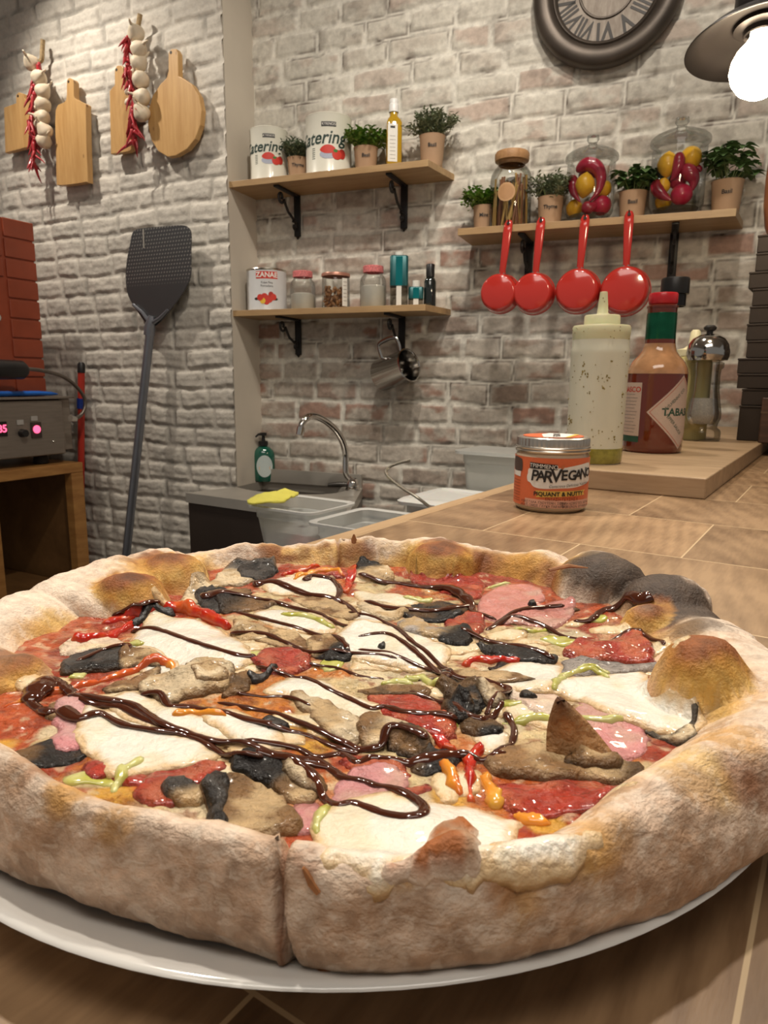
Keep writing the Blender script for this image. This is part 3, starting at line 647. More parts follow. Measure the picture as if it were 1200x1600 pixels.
# --- generic topping: an outline that settles on what lies below
def slab(name, outline, th, mat, colf_,  edge=.0012, dome=0, z=1.086, smooth_px=True, sp=.0016, drape=.002, noise=.0004, nf=180, closed=True, world=None, lift=0, tilt=None, lab=None, grow=1.0, cl=True):
    colf = colf_; A = np.array([pl(px_, py_, z, cl) for px_, py_ in outline]) if world is None else np.array(world)
    if grow != 1: A = A.mean(0) + (A - A.mean(0)) * grow
    if smooth_px: A = catmull(A, 5, True)
    # ragged, organic outline
    nn = np.roll(A, -1, 0) - np.roll(A, 1, 0); nn = np.c_[nn[:, 1], -nn[:, 0]] / (np.linalg.norm(nn, axis=1)[:, None] + 1e-9)
    A = A + nn * ((fbm(A[:, 0] * 300, A[:, 1] * 300, 4, 3) - .5) * .0034)[:, None]
    size = (A.max(0) - A.min(0)).max(); sp_ = max(min(sp, size / 10), size / 46)
    try: V2, Fc = cdt(A, sp_, .5)
    except Exception: return None
    if not Fc: return None
    d, ins = pdist(V2, A); d = np.where(ins, d, 0)
    cx, cy = A.mean(0)
    def top(x, y, d):
        d = np.maximum(d, 0); e = np.clip(d / max(edge, 1e-5), 0, 1); prof_ = np.sqrt(np.clip(1 - (1 - e) ** 2, 0, 1))
        zt = Hs(x, y, drape) + th * (.25 + .75 * prof_) + dome * sst(0, size * .25, d) + (fbm(x * nf, y * nf, 3) - .5) * noise * 4 * e + lift
        if tilt is not None: zt = zt + (x - cx) * tilt[0] + (y - cy) * tilt[1]
        return zt
    zt = top(V2[:, 0], V2[:, 1], d); zb = Hs(V2[:, 0], V2[:, 1], drape) - .0015 + (lift * .6)
    if tilt is not None: zb = zb + (V2[:, 0] - cx) * tilt[0] + (V2[:, 1] - cy) * tilt[1]
    n = len(V2)
    # boundary edges of the triangulation
    ec = {}
    for f in Fc:
        for a, b in zip(f, f[1:] + f[:1]): ec[(a, b)] = 1
    bd = [(a, b) for (a, b) in ec if (b, a) not in ec]
    V3 = np.r_[np.c_[V2, zt], np.c_[V2, np.minimum(zb, zt - .0006)]] - [0, 0, ZP]
    F3 = list(Fc) + [tuple(i + n for i in f[::-1]) for f in Fc] + [(a, a + n, b + n, b) for a, b in bd]
    # make sure tops face up
    f0 = Fc[0]; s_ = np.cross(V2[f0[1]] - V2[f0[0]], V2[f0[2]] - V2[f0[0]])
    if s_ < 0: F3 = [f[::-1] for f in F3]
    cc = colf(V2[:, 0], V2[:, 1], d, size); cc = np.r_[cc, cc * .9]
    o = mesh(name, V3, F3, mat, pizza, col=cc)
    raise_map(A, lambda x_, y_, d_: top(x_, y_, d_))
    if lab: o['label'] = lab
    return o
def strip(name, line, wpx, th, mat, colf, **k):
    """a strip along a line of pixels, w in pixels at its place"""
    P = np.array([pl(px_, py_) for px_, py_ in line]); Q = catmull(P, 6)
    m = np.array(line, float).mean(0); wd = wpx * np.linalg.norm(onz(m[0], m[1], 1.086) - CAMP) / F
    t = np.gradient(Q, axis=0); nn = np.c_[-t[:, 1], t[:, 0]] / (np.linalg.norm(t, axis=1)[:, None] + 1e-9)
    s_ = np.linspace(0, 1, len(Q)); hw = wd * .5 * (.35 + .65 * np.sqrt(np.clip(np.sin(s_ * PI), 0, 1)))
    hw = hw[:, None]; A = np.r_[Q + nn * hw, (Q - nn * hw)[::-1]]
    return slab(name, None, th, mat, colf, world=A, smooth_px=False, sp=.0012, **k)
def cf(c1, c2=None, edge=None, ew=.002, f=120, thr=(.45, .6), seed=1, amt=1.0):
    def g(x, y, d, size):
        C = np.ones((len(x), 3)) * c1
        if c2 is not None: C = mixc(C, c2, (sst(thr[0], thr[1], fbm(x * f, y * f, seed)) * amt)[:, None])
        if edge is not None: C = mixc(C, edge, (sst(ew, ew * .2, d + (fbm(x * 300, y * 300, seed) - .5) * ew * 1.2) * .9)[:, None])
        return C
    return g
def cfdir(c1, c2, dark, p0, p1, w0=.25, w1=.6, f=150, seed=2, edge=None):
    """flesh colour at one end, gill colour at the other (pixels p0 dark end, p1 pale end)"""
    a = pl(*p0); b = pl(*p1); e = b - a; L2 = e @ e
    def g(x, y, d, size):
        n = fbm(x * f, y * f, seed)
        t = ((x - a[0]) * e[0] + (y - a[1]) * e[1]) / L2 + (n - .5) * .35
        C = np.ones((len(x), 3)) * c1; C = mixc(C, c2, sst(.45, .6, n)[:, None]); C = mixc(C, dark, sst(w1, w0, t)[:, None])
        if edge is not None: C = mixc(C, edge, (sst(.0016, .0003, d) * .7)[:, None])
        return C
    return g
WHT = rgb(.86, .81, .70); WHT2 = rgb(.78, .66, .44); HAM = rgb(.64, .24, .20); HAM2 = rgb(.60, .34, .27); TOM = rgb(.42, .038, .018); TOM2 = rgb(.58, .15, .07); RED = rgb(.50, .018, .005); RED2 = rgb(.62, .10, .02); ORA = rgb(.80, .30, .03)
GRN = rgb(.46, .44, .08); GRN2 = rgb(.60, .58, .22); MU = rgb(.52, .36, .19); MU2 = rgb(.22, .12, .05); MUP = rgb(.72, .57, .37); BLK = rgb(.012, .010, .009); GRY = rgb(.16, .14, .125)
def cheese(pts, th=.0022, **k):
    k.setdefault('edge', .009); k.setdefault('drape', .0035); k.setdefault('noise', .0002); k.setdefault('nf', 70); k.setdefault('grow', 1.08); th *= .5
    return slab('mozzarella', pts, th, M_cheese, cf(WHT, WHT2, CREAM * .75 + ORG * .25, .0035, 60, (.50, .7), amt=.7), dome=.0003, **k)
def ham(pts, c=HAM, c2=HAM2, **k): return slab('ham_slice', pts, .0008, M_ham, cf(c, c2, c * .8, .0014, 60, seed=4), edge=.0008, drape=.003, **k)
def tomato(pts, th=.0028, **k): th *= .6; return slab('tomato_piece', pts, th, M_tom, cf(TOM, TOM2, TOM * .75, .0014, 140, (.45, .65), amt=.8), edge=.0028, drape=.002, noise=.0006, **k)
def mush(pts, colf, th=.0022, **k):
    k.setdefault('noise', .0005); k.setdefault('nf', 170); k.setdefault('grow', 1.06); th *= .5
    return slab('mushroom_slice', pts, th, M_mush, colf, edge=.0011, drape=.0012, **k)
def red(line, w_=14, c=RED, c2=RED2, th=.0018, **k): return strip('red_pepper_strip', line, w_, th, M_pep, cf(c, c2, None, f=140, thr=(.5, .7)), edge=.0011, drape=.0015, **k)
def green(line, w_=14, **k): return strip('green_pepper_strip', line, w_, .0011, M_pep, cf(GRN2, GRN, None, f=150, thr=(.45, .6)), edge=.0012, drape=.0015, **k)
# melted shreds and slivers that fill the gaps
def filler():
    r_ = np.random.RandomState(21)
    for i in range(92):
        a = r_.uniform(0, 2 * PI); q = .118 * math.sqrt(r_.uniform(0, 1)); cx, cy = q * math.cos(a), q * math.sin(a)
        L = r_.uniform(.006, .016); W_ = L * r_.uniform(.3, .7); b = r_.normal(0.1, .5); k = (0, 1, 0, 2, 3, 5, 1)[r_.randint(7)]
        if k == 5: L *= .45
        P = []
        for j in range(9):
            g = 2 * PI * j / 9; rr_ = r_.uniform(.75, 1.25); u, v = L * math.cos(g) * rr_, W_ * math.sin(g) * rr_
            P.append((cx + u * math.cos(b) - v * math.sin(b), cy + u * math.sin(b) + v * math.cos(b)))
        if k in (0, 1): slab('mozzarella', None, .0009, M_cheese, cf(WHT2, CREAM2, CREAM * .7 + ORG * .3, .003, 90), world=P, edge=.006, drape=.003)
        elif k in (2,): slab('tomato_piece', None, .0011, M_tom, cf(TOM, TOM2, TOM * .8, .001, 140), world=P, edge=.002)
        elif k in (3, 4): slab('mushroom_slice', None, .0010, M_mush, cf(MU, MU2, MU2 * .5, .0012, 130) if r_.rand() < .7 else cf(BLK * 1.5, MU2 * .6, None), world=P, edge=.001, noise=.0005)
        else: slab('green_pepper_strip', None, .0009, M_pep, cf(GRN2, GRN, None), world=P, edge=.0015)
# bottom layer: salami / ham / tomato, then cheese, then vegetables
filler()
tomato([(640, 895), (660, 880), (700, 885), (750, 905), (755, 930), (735, 940), (700, 925), (650, 912)])
tomato([(770, 1228), (840, 1224), (920, 1222), (985, 1230), (980, 1250), (940, 1270), (870, 1280), (805, 1276), (782, 1255)], .002)
tomato([(210, 1240), (245, 1208), (290, 1200), (345, 1190), (352, 1205), (315, 1227), (275, 1260), (235, 1258)], .002)
tomato([(575, 1090), (620, 1085), (670, 1095), (700, 1110), (712, 1135), (705, 1155), (670, 1155), (630, 1135), (590, 1115)], .002)
tomato([(130, 1200), (150, 1190), (175, 1200), (170, 1215), (140, 1222)], .002)
ham([(745, 960), (758, 930), (790, 916), (835, 915), (850, 930), (840, 950), (800, 965), (770, 972)])
ham([(785, 975), (830, 950), (880, 938), (898, 945), (888, 970), (860, 988), (820, 978)], HAM * .9)
ham([(860, 1150), (895, 1135), (905, 1095), (940, 1092), (990, 1118), (1008, 1140), (1012, 1165), (980, 1192), (930, 1185), (880, 1172)], rgb(.66, .26, .26), rgb(.62, .34, .28))
ham([(800, 1075), (855, 1070), (885, 1098), (878, 1125), (825, 1118), (795, 1095)], rgb(.76, .56, .44), rgb(.78, .62, .48))
ham([(85, 1100), (105, 1092), (140, 1115), (152, 1150), (130, 1172), (90, 1175), (84, 1140)], rgb(.62, .24, .25), rgb(.66, .36, .34))
ham([(525, 1232), (545, 1205), (600, 1200), (635, 1210), (632, 1235), (590, 1252), (545, 1268), (520, 1250)], rgb(.66, .28, .28))
ham([(452, 1265), (480, 1252), (502, 1265), (492, 1298), (462, 1302)], rgb(.58, .22, .22))
cheese([(205, 1015), (222, 985), (245, 962), (290, 970), (340, 990), (378, 1012), (390, 1035), (365, 1049), (320, 1046), (290, 1052), (255, 1042), (225, 1032), (195, 1014)], .0035, z=1.087)
cheese([(195, 1025), (230, 1020), (280, 1045), (285, 1058), (245, 1060), (210, 1045), (180, 1035)], .002)
cheese([(420, 912), (470, 903), (520, 908), (532, 925), (520, 937), (470, 932), (425, 928)], .003)
cheese([(535, 992), (570, 975), (620, 983), (670, 1000), (697, 1020), (686, 1042), (650, 1048), (600, 1042), (560, 1032), (533, 1012)], .003)
cheese([(440, 1068), (480, 1060), (540, 1085), (577, 1100), (586, 1122), (540, 1127), (500, 1107), (455, 1092), (420, 1082)], .002)
cheese([(135, 1122), (150, 1118), (200, 1128), (270, 1150), (332, 1178), (320, 1192), (250, 1205), (200, 1217), (170, 1212), (150, 1188), (125, 1165)], .003)
cheese([(180, 1098), (215, 1090), (250, 1098), (300, 1118), (350, 1128), (405, 1150), (392, 1167), (300, 1152), (230, 1138), (178, 1118)], .0024)
cheese([(318, 1122), (370, 1112), (420, 1138), (445, 1165), (400, 1172), (350, 1152)], .002)
cheese([(360, 1175), (420, 1180), (470, 1200), (440, 1210), (390, 1198)], .002)
cheese([(497, 1302), (520, 1276), (545, 1262), (600, 1252), (660, 1258), (720, 1268), (782, 1286), (802, 1302), (786, 1325), (745, 1348), (700, 1352), (640, 1350), (590, 1372), (548, 1350), (512, 1334)], .0035, cl=False)
cheese([(745, 1345), (800, 1318), (870, 1303), (938, 1298), (928, 1330), (890, 1378), (850, 1390), (780, 1385), (735, 1375)], .003, cl=False, grow=1.0)
slab('crust_fold', [(600, 1368), (650, 1338), (682, 1318), (715, 1302), (743, 1318), (750, 1345), (720, 1362), (650, 1378)], .0032, M_crust, cf(BRN * 1.5, TAN, PALE, .0012, 130, (.5, .65)), edge=.004, dome=.001, cl=False)
cheese([(838, 1078), (880, 1066), (940, 1060), (1000, 1060), (1030, 1075), (1060, 1100), (1100, 1108), (1092, 1135), (1060, 1147), (1010, 1142), (950, 1122), (900, 1096), (870, 1088)], .0038)
cheese([(770, 1050), (820, 1040), (880, 1045), (872, 1068), (850, 1085), (800, 1080), (775, 1065)], .002)
cheese([(740, 1140), (770, 1135), (795, 1148), (790, 1170), (760, 1178), (745, 1160)], .002)
cheese([(400, 960), (440, 955), (500, 965), (520, 985), (480, 990), (430, 980)], .002)
cheese([(560, 925), (610, 928), (650, 940), (630, 950), (585, 948), (560, 938)], .002)
cheese([(1020, 1235), (1045, 1225), (1062, 1232), (1050, 1240), (1030, 1243)], .0025)
cheese([(640, 985), (690, 985), (740, 1000), (730, 1012), (690, 1010)], .0015)
cheese([(550, 960), (575, 955), (600, 965), (590, 978), (560, 975)], .0015)
tomato([(880, 1020), (898, 1006), (930, 1000), (945, 1010), (965, 1000), (1000, 994), (1036, 1010), (1044, 1030), (1020, 1038), (960, 1038), (900, 1036)], .005)
tomato([(395, 1036), (420, 1018), (460, 1016), (487, 1030), (480, 1048), (440, 1056), (405, 1048)], .003)
tomato([(695, 970), (720, 958), (755, 965), (758, 985), (735, 996), (700, 986)], .003)
tomato([(480, 895), (510, 885), (545, 893), (540, 905), (500, 905)], .002)
# mushrooms
mush([(288, 948), (290, 920), (315, 900), (350, 882), (380, 870), (408, 870), (426, 880), (428, 896), (402, 906), (380, 916), (350, 917), (325, 928), (312, 948), (300, 954)], cfdir(MUP, MU, GRY * .4, (432, 890), (290, 940), .13, .4, edge=MU2), .003)
mush([(375, 893), (395, 886), (425, 888), (430, 898), (400, 907), (378, 905)], cf(BLK, GRY * .4, None), .002)
mush([(305, 940), (320, 928), (345, 926), (362, 938), (350, 952), (325, 958)], cf(BLK, GRY * .3, None), .004)
mush([(345, 932), (400, 938), (432, 941), (420, 949), (370, 957), (345, 955)], cfdir(MU2, MU2 * .5, BLK, (345, 940), (430, 945), .1, .7), .0025)
mush([(95, 1047), (112, 1030), (150, 1018), (195, 1018), (205, 1028), (190, 1044), (145, 1052), (108, 1054)], cf(BLK, GRY * .35, MU2 * .3, .0012), .0038)
mush([(190, 1022), (230, 1025), (255, 1035), (250, 1045), (215, 1045), (190, 1045)], cf(MU, MU2, BLK * 3, .001), .002)
mush([(165, 1075), (200, 1063), (240, 1051), (248, 1057), (218, 1079), (180, 1083)], cf(MU, MU2, MU2 * .4, .0012), .0022)
mush([(222, 1082), (242, 1062), (280, 1060), (298, 1044), (330, 1040), (356, 1050), (363, 1066), (348, 1080), (310, 1088), (272, 1100), (236, 1094)], cf(MUP * .85, MU, MU2 * .7, .0014, 90), .005, noise=.0014, nf=110)
mush([(300, 1058), (330, 1050), (352, 1058), (350, 1072), (315, 1078)], cf(MUP, MU, MU2, .001, 90), .003, noise=.001)
mush([(350, 1090), (365, 1066), (385, 1054), (394, 1066), (382, 1081)], cf(MU2, MU2 * .5, None), .004)
mush([(370, 970), (420, 983), (470, 998), (482, 1012), (430, 1011), (375, 996)], cf(MU, MU2 * 1.1, MU2, .001), .002)
mush([(480, 1004), (515, 1003), (540, 1012), (546, 1030), (520, 1036), (495, 1030)], cfdir(MU, MU2, BLK, (545, 1025), (485, 1005), .3, .55), .0026)
mush([(362, 985), (380, 975), (420, 990), (405, 1000), (370, 998)], cf(MUP, MU, None), .002)
mush([(455, 1088), (490, 1095), (530, 1113), (562, 1130), (567, 1155), (540, 1169), (508, 1150), (484, 1120)], cf(MU, MUP * .8, MU2, .0014, 100), .0025)
mush([(560, 1142), (572, 1124), (600, 1125), (642, 1140), (674, 1157), (670, 1176), (620, 1162), (590, 1170), (566, 1166)], cfdir(MUP * .9, MU, MU2, (560, 1150), (672, 1165), .1, .4), .0045)
mush([(600, 1160), (640, 1150), (675, 1168), (660, 1185), (620, 1182)], cf(MU2, MU2 * .5, BLK, .002), .003)
mush([(640, 1196), (665, 1180), (700, 1176), (718, 1185), (703, 1205), (660, 1211)], cf(BLK * 1.5, MU2 * .4, None), .003)
mush([(685, 1072), (705, 1064), (745, 1074), (762, 1085), (756, 1106), (733, 1116), (702, 1098)], cf(BLK * 1.4, MU2 * .6, None, f=90), .005, noise=.0016)
mush([(745, 1085), (775, 1075), (795, 1088), (785, 1105), (762, 1108)], cf(MUP * .8, MU2, MU2 * .4, .002), .004, noise=.001)
mush([(718, 1132), (750, 1124), (784, 1135), (782, 1150), (742, 1152)], cf(BLK * 1.2, MU2 * .5, None), .003)
mush([(690, 1110), (715, 1098), (738, 1112), (732, 1128), (705, 1126)], cf(MU2 * .5, BLK, None), .005, noise=.001)
mush([(256, 1234), (275, 1227), (320, 1236), (322, 1250), (302, 1262), (268, 1257)], cfdir(MU, MU2, GRY * .3, (265, 1228), (300, 1262), .5, .8), .0045)
mush([(318, 1242), (333, 1221), (360, 1222), (400, 1230), (440, 1255), (466, 1295), (430, 1306), (370, 1300), (335, 1312), (317, 1301), (326, 1270)], cfdir(MU, MU2, BLK * 1.4, (318, 1268), (460, 1275), .12, .32, 90, edge=MU2), .0042)
mush([(320, 1240), (334, 1219), (352, 1222), (360, 1245), (352, 1280), (345, 1305), (330, 1312), (317, 1300), (325, 1270)], cf(BLK * 1.5, GRY * .35, None, f=300), .0035, noise=.001, nf=400)
mush([(362, 1190), (400, 1183), (440, 1193), (480, 1213), (497, 1240), (486, 1256), (450, 1251), (410, 1226), (375, 1212)], cfdir(MU, MU2, BLK * 1.3, (370, 1198), (495, 1250), .45, .8, 80), .0042)
mush([(440, 1205), (480, 1200), (510, 1225), (500, 1245), (465, 1240)], cf(MUP * .8, MU2, MU2 * .5, .002, 120), .003, noise=.001)
mush([(770, 1192), (800, 1172), (860, 1175), (900, 1188), (960, 1195), (1000, 1204), (1013, 1220), (990, 1226), (920, 1221), (850, 1223), (780, 1211)], cfdir(MU, MU2 * 1.3, MU2 * .35, (1020, 1215), (940, 1205), .1, .9, 70, edge=MU2 * .6), .005, noise=.0008)
mush([(885, 1200), (905, 1182), (940, 1190), (968, 1200), (950, 1210), (905, 1208)], cf(MU, MU2, MU2 * .4, .001), .004)
mush([(1008, 1146), (1050, 1153), (1068, 1144), (1132, 1131), (1102, 1150), (1062, 1164), (1038, 1160)], cf(MUP, MU2, BLK * 2, .0013, 200), .003)
mush([(884, 1042), (890, 1034), (1038, 1039), (1043, 1049), (1000, 1056), (940, 1056), (886, 1056)], cfdir(GRY * 2.2, GRY * 1.6, BLK, (960, 1030), (960, 1056), .35, .7, 300), .003)
mush([(620, 958), (650, 948), (700, 944), (727, 950), (722, 965), (690, 973), (642, 967)], cf(BLK * 1.3, MU2 * .4, None), .003)
mush([(622, 976), (650, 969), (692, 985), (727, 984), (734, 1010), (710, 1016), (680, 1001), (640, 992)], cfdir(GRY * 2.5, MU, BLK, (735, 1000), (625, 978), .25, .55), .003)
mush([(745, 1012), (790, 1014), (850, 1019), (870, 1034), (842, 1041), (790, 1031)], cf(BLK * 1.5, GRY * .3, None), .003)
mush([(556, 897), (560, 879), (580, 877), (605, 889), (614, 905), (592, 908), (565, 907)], cfdir(MU, MUP, BLK, (555, 885), (612, 900), .3, .6), .004)
mush([(655, 1062), (720, 1050), (790, 1057), (832, 1070), (800, 1071), (740, 1070)], cf(MU, MU2, MU2 * .4, .001), .002)
mush([(565, 1082), (600, 1071), (650, 1075), (672, 1086), (622, 1091)], cf(MU2, MU2 * .5, None), .0022)
mush([(455, 935), (520, 940), (560, 958), (540, 968), (480, 950)], cf(MU, MU2, None), .002)
mush([(560, 945), (600, 948), (640, 955), (620, 968), (580, 962)], cf(MU, MUP, None), .002)
mush([(100, 1008), (150, 998), (185, 1004), (192, 1018), (150, 1020), (105, 1024)], cf(rgb(.80, .62, .46), MUP, None), .002)
# a piece that stands up on the long slice
def upright():
    bx = pl(922, 1196, 1.092); o_ = MB(); nu_, nv = 12, 14; V = []
    for j in range(nv + 1):
        t = j / nv; wd = .0105 * (1 - t) ** .75 + .0004
        for i in range(nu_ + 1):
            s = i / nu_ * 2 - 1
            V.append((bx[0] - .002 - .0065 * t + s * wd * .9, bx[1] + .003 * (s * s) + .004 * t + .0012 * math.sin(5 * t), Hat(bx[0], bx[1]) - .003 - ZP + .0165 * t))
    w_ = nu_ + 1; Fc = [(j * w_ + i, j * w_ + i + 1, (j + 1) * w_ + i + 1, (j + 1) * w_ + i) for j in range(nv) for i in range(nu_)]
    V = np.array(V); t = np.repeat(np.linspace(0, 1, nv + 1), w_)[:, None]
    C = mixc(np.ones((len(V), 3)) * rgb(.42, .22, .09), rgb(.10, .04, .02), sst(.55, 1, t + (fbm(V[:, 0] * 200, V[:, 2] * 200, 2)[:, None] - .5) * .5))
    o = mesh('mushroom_slice', V, Fc, M_mush, pizza, col=C); s_ = o.modifiers.new('s', 'SOLIDIFY'); s_.thickness = .0018
upright()
# peppers
red([(255, 945), (290, 955), (330, 970), (358, 984)], 20, th=.0035)
red([(110, 1005), (150, 1000), (190, 986), (218, 970)], 16)
red([(160, 975), (190, 968), (215, 962)], 12)
red([(5, 1107), (60, 1087), (120, 1076), (190, 1055), (240, 1041), (265, 1045), (273, 1060)], 11, RED2, ORA)
red([(725, 1041), (750, 1032), (785, 1034), (808, 1041)], 15)
red([(552, 888), (546, 908), (540, 928)], 16)
red([(460, 912), (480, 900), (520, 897), (538, 904)], 12, ORA, RED2)
red([(755, 1168), (735, 1188), (735, 1220), (736, 1252)], 18)
red([(690, 1200), (705, 1220), (722, 1245)], 22, ORA, RED2)
red([(757, 1212), (766, 1240), (782, 1262)], 22, ORA, YCH)
red([(675, 1158), (695, 1168), (712, 1178)], 18)
red([(268, 1123), (300, 1119), (355, 1126)], 14, ORA, RED2)
red([(800, 1275), (830, 1285), (860, 1290)], 14, ORA, RED2)
red([(440, 900), (470, 893), (500, 888)], 10)
red([(170, 960), (205, 955), (240, 945)], 10, TOM, RED)
green([(866, 1086), (878, 1063), (910, 1052), (938, 1056), (952, 1066)], 14)
green([(900, 1052), (925, 1046), (950, 1058)], 9)
green([(785, 1131), (850, 1128), (900, 1131), (972, 1134)], 12)
green([(440, 965), (480, 969), (520, 984)], 16)
green([(630, 936), (650, 938), (676, 941)], 20)
green([(178, 1240), (192, 1217), (222, 1195)], 18)
green([(492, 1312), (502, 1280), (514, 1258)], 16)
green([(598, 1072), (620, 1064), (645, 1072)], 14)
green([(636, 1062), (660, 1060), (680, 1076)], 14)
green([(190, 1012), (205, 1012), (222, 1018)], 16)
green([(800, 983), (830, 988), (860, 985)], 9)
green([(760, 920), (785, 913), (800, 912)], 9)
for q in [[(812, 1093), (822, 1087), (834, 1090), (832, 1098), (818, 1101)], [(408, 1137), (420, 1129), (445, 1131), (450, 1140), (430, 1146), (412, 1143)], [(826, 946), (834, 944), (836, 949), (828, 951)], [(388, 1063), (410, 1056), (428, 1046), (430, 1052), (415, 1062), (395, 1069)], [(590, 1016), (600, 1014), (604, 1020), (594, 1022)], [(690, 1058), (705, 1054), (712, 1062), (700, 1070)]]:
    slab('charred_flake', q, .0016, M_black, cf(BLK, BLK * 2, None), edge=.001, sp=.001)
slab('charred_flake', [(205, 975), (225, 955), (250, 948), (275, 962), (262, 966), (240, 960), (222, 975), (212, 982)], .002, M_black, cf(BLK, BLK * 2, None), edge=.001)

# --- glaze drizzle
def drizzle(line, w0, w1=None, blobs=()):
    P = np.array([pl(a, b, 1.088, False) for a, b in line]); Q = catmull(P, 9)
    px = catmull(np.array(line, float), 9); n = len(Q)
    s_ = np.linspace(0, 1, n); ww = w0 + ((w1 if w1 is not None else w0) - w0) * s_
    for (bs, bw, bl) in blobs: ww = ww + bw * np.exp(-((s_ - bs) / bl) ** 2)
    dist = np.hypot(np.hypot(Q[:, 0] + PX, Q[:, 1] + PY), .105)
    rr = ww * 1.55 * .5 * dist / F * (1 + .35 * (fbm(Q[:, 0] * 220, Q[:, 1] * 220, 2) - .5) * 2)
    rr = rr * np.clip(np.minimum(s_, 1 - s_) * n / 3 + .35, 0, 1)
    z = Hs(Q[:, 0], Q[:, 1], .001); z = np.convolve(np.pad(z, 3, 'edge'), np.ones(7) / 7, 'valid')
    z = np.maximum(z, Hat(Q[:, 0], Q[:, 1]) - .0008) - ZP + rr * .1
    return MB().tube(np.c_[Q, z], rr, 12, .5).build('glaze_line', M_glaze, pizza, ang=80)
for a in [
 ([(395, 916), (415, 915), (440, 922), (480, 932), (520, 938), (540, 945), (562, 966)], 10, 5, [(.08, 6, .12)]),
 ([(478, 914), (486, 907), (505, 908), (522, 912), (531, 925), (525, 940)], 8, 6),
 ([(315, 942), (350, 938), (400, 938), (440, 945), (490, 958), (520, 970), (545, 985)], 8, 5, [(.05, 8, .1)]),
 ([(370, 958), (400, 966), (440, 978), (490, 992), (525, 1005), (545, 1025)], 6, 5),
 ([(205, 988), (240, 989), (280, 1007), (320, 1020), (370, 1036), (400, 1036)], 7, 6),
 ([(360, 992), (415, 995), (450, 1010), (490, 1021), (530, 1025), (570, 1030), (620, 1042)], 7, 5),
 ([(560, 905), (600, 912), (650, 917), (700, 924), (732, 940), (742, 958), (775, 972)], 8, 5, [(.6, 6, .15)]),
 ([(570, 944), (620, 956), (680, 961), (728, 950), (736, 942)], 8, 7),
 ([(765, 982), (800, 962), (850, 952), (882, 949)], 7, 6),
 ([(760, 985), (800, 968), (850, 980), (885, 996), (922, 1003)], 8, 4),
 ([(720, 990), (765, 1004), (810, 1016), (866, 1035)], 7, 7),
 ([(896, 974), (925, 971), (942, 955), (972, 948), (1000, 939), (1017, 931)], 6, 14),
 ([(940, 1013), (965, 1000), (1000, 994), (1030, 1001), (1038, 1012)], 7, 5),
 ([(545, 960), (590, 970), (620, 985), (640, 1005), (670, 1030), (702, 1055)], 5, 6),
 ([(560, 1002), (600, 996), (630, 1010), (660, 1035), (690, 1060), (702, 1076)], 5, 8),
 ([(45, 1100), (65, 1080), (85, 1070), (110, 1082), (135, 1096), (175, 1105), (215, 1117), (253, 1136), (293, 1150), (333, 1162), (373, 1166), (420, 1178), (470, 1195), (525, 1203)], 15, 9, [(.06, 12, .06)]),
 ([(95, 1115), (125, 1132), (160, 1129), (200, 1143), (247, 1150), (290, 1153), (330, 1170), (370, 1187), (412, 1200)], 9, 11, [(.0, 6, .2)]),
 ([(75, 1075), (60, 1088), (46, 1096), (62, 1110), (84, 1120)], 14, 10),
 ([(105, 1092), (140, 1104), (190, 1116), (235, 1133), (280, 1148)], 10, 8),
 ([(220, 1094), (250, 1094), (267, 1106), (300, 1107), (350, 1117), (380, 1130), (430, 1144), (480, 1150), (530, 1170), (562, 1176)], 7, 8),
 ([(400, 1045), (460, 1062), (480, 1065), (510, 1080), (547, 1097), (580, 1113), (600, 1110), (633, 1117), (673, 1123), (715, 1134)], 5, 8),
 ([(340, 1098), (400, 1110), (433, 1117), (467, 1133), (500, 1147), (533, 1163), (567, 1173), (593, 1172), (607, 1158), (633, 1156), (668, 1174)], 6, 10, [(.7, 4, .15)]),
 ([(380, 1165), (460, 1169), (493, 1183), (533, 1180), (557, 1199), (580, 1190), (613, 1192), (645, 1197), (682, 1193), (722, 1186), (755, 1192), (790, 1189)], 7, 6, [(.7, 8, .1)]),
 ([(400, 1178), (433, 1179), (467, 1187), (500, 1193), (523, 1207), (540, 1219), (567, 1223), (587, 1230), (613, 1239), (643, 1252), (662, 1272), (657, 1289), (633, 1294), (600, 1286), (573, 1274), (550, 1265), (525, 1266), (503, 1247), (490, 1227), (467, 1212), (430, 1197), (400, 1189)], 9, 9, [(.5, 3, .12)]),
 ([(790, 1118), (803, 1138), (800, 1160), (785, 1181), (757, 1191)], 9, 6),
 ([(560, 1022), (600, 1030), (650, 1044), (690, 1052), (712, 1066), (760, 1069), (795, 1082), (770, 1100), (760, 1118)], 5, 8),
 ([(640, 1085), (690, 1100), (722, 1120), (752, 1130), (772, 1120), (786, 1106)], 6, 7),
 ([(120, 1040), (160, 1022), (195, 1018), (205, 1030)], 5, 5),
 ([(175, 965), (205, 955), (228, 958), (250, 950)], 5, 8),
 ([(370, 1086), (410, 1090), (450, 1092), (485, 1110)], 4, 4),
 ([(480, 1040), (520, 1046), (560, 1056), (600, 1062)], 4, 4),
]: drizzle(*a)
# flap of crust at the cut and loose crumb
M_flap = pbr('crust_flake', (.30, .12, .04), .6, var=.3, scale=300)
for (a, b, zz, l, dr) in [(487, 1375, 1.088, .006, -.3), (500, 1518, 1.066, .006, .8), (888, 884, 1.103, .010, 1.9), (553, 843, 1.103, .004, 0)]:
    p = onz(a, b, zz); q = (p[0] - PX, p[1] - PY, p[2] - ZP)
    MB().tube([(q[0] - l * math.sin(dr), q[1] - .001, q[2] - .002), q, (q[0] + l * math.sin(dr), q[1], q[2] + .003 * math.cos(dr))], [.0012, .0016, .0004], 6, .6).build('crust_flake', M_flap, pizza)
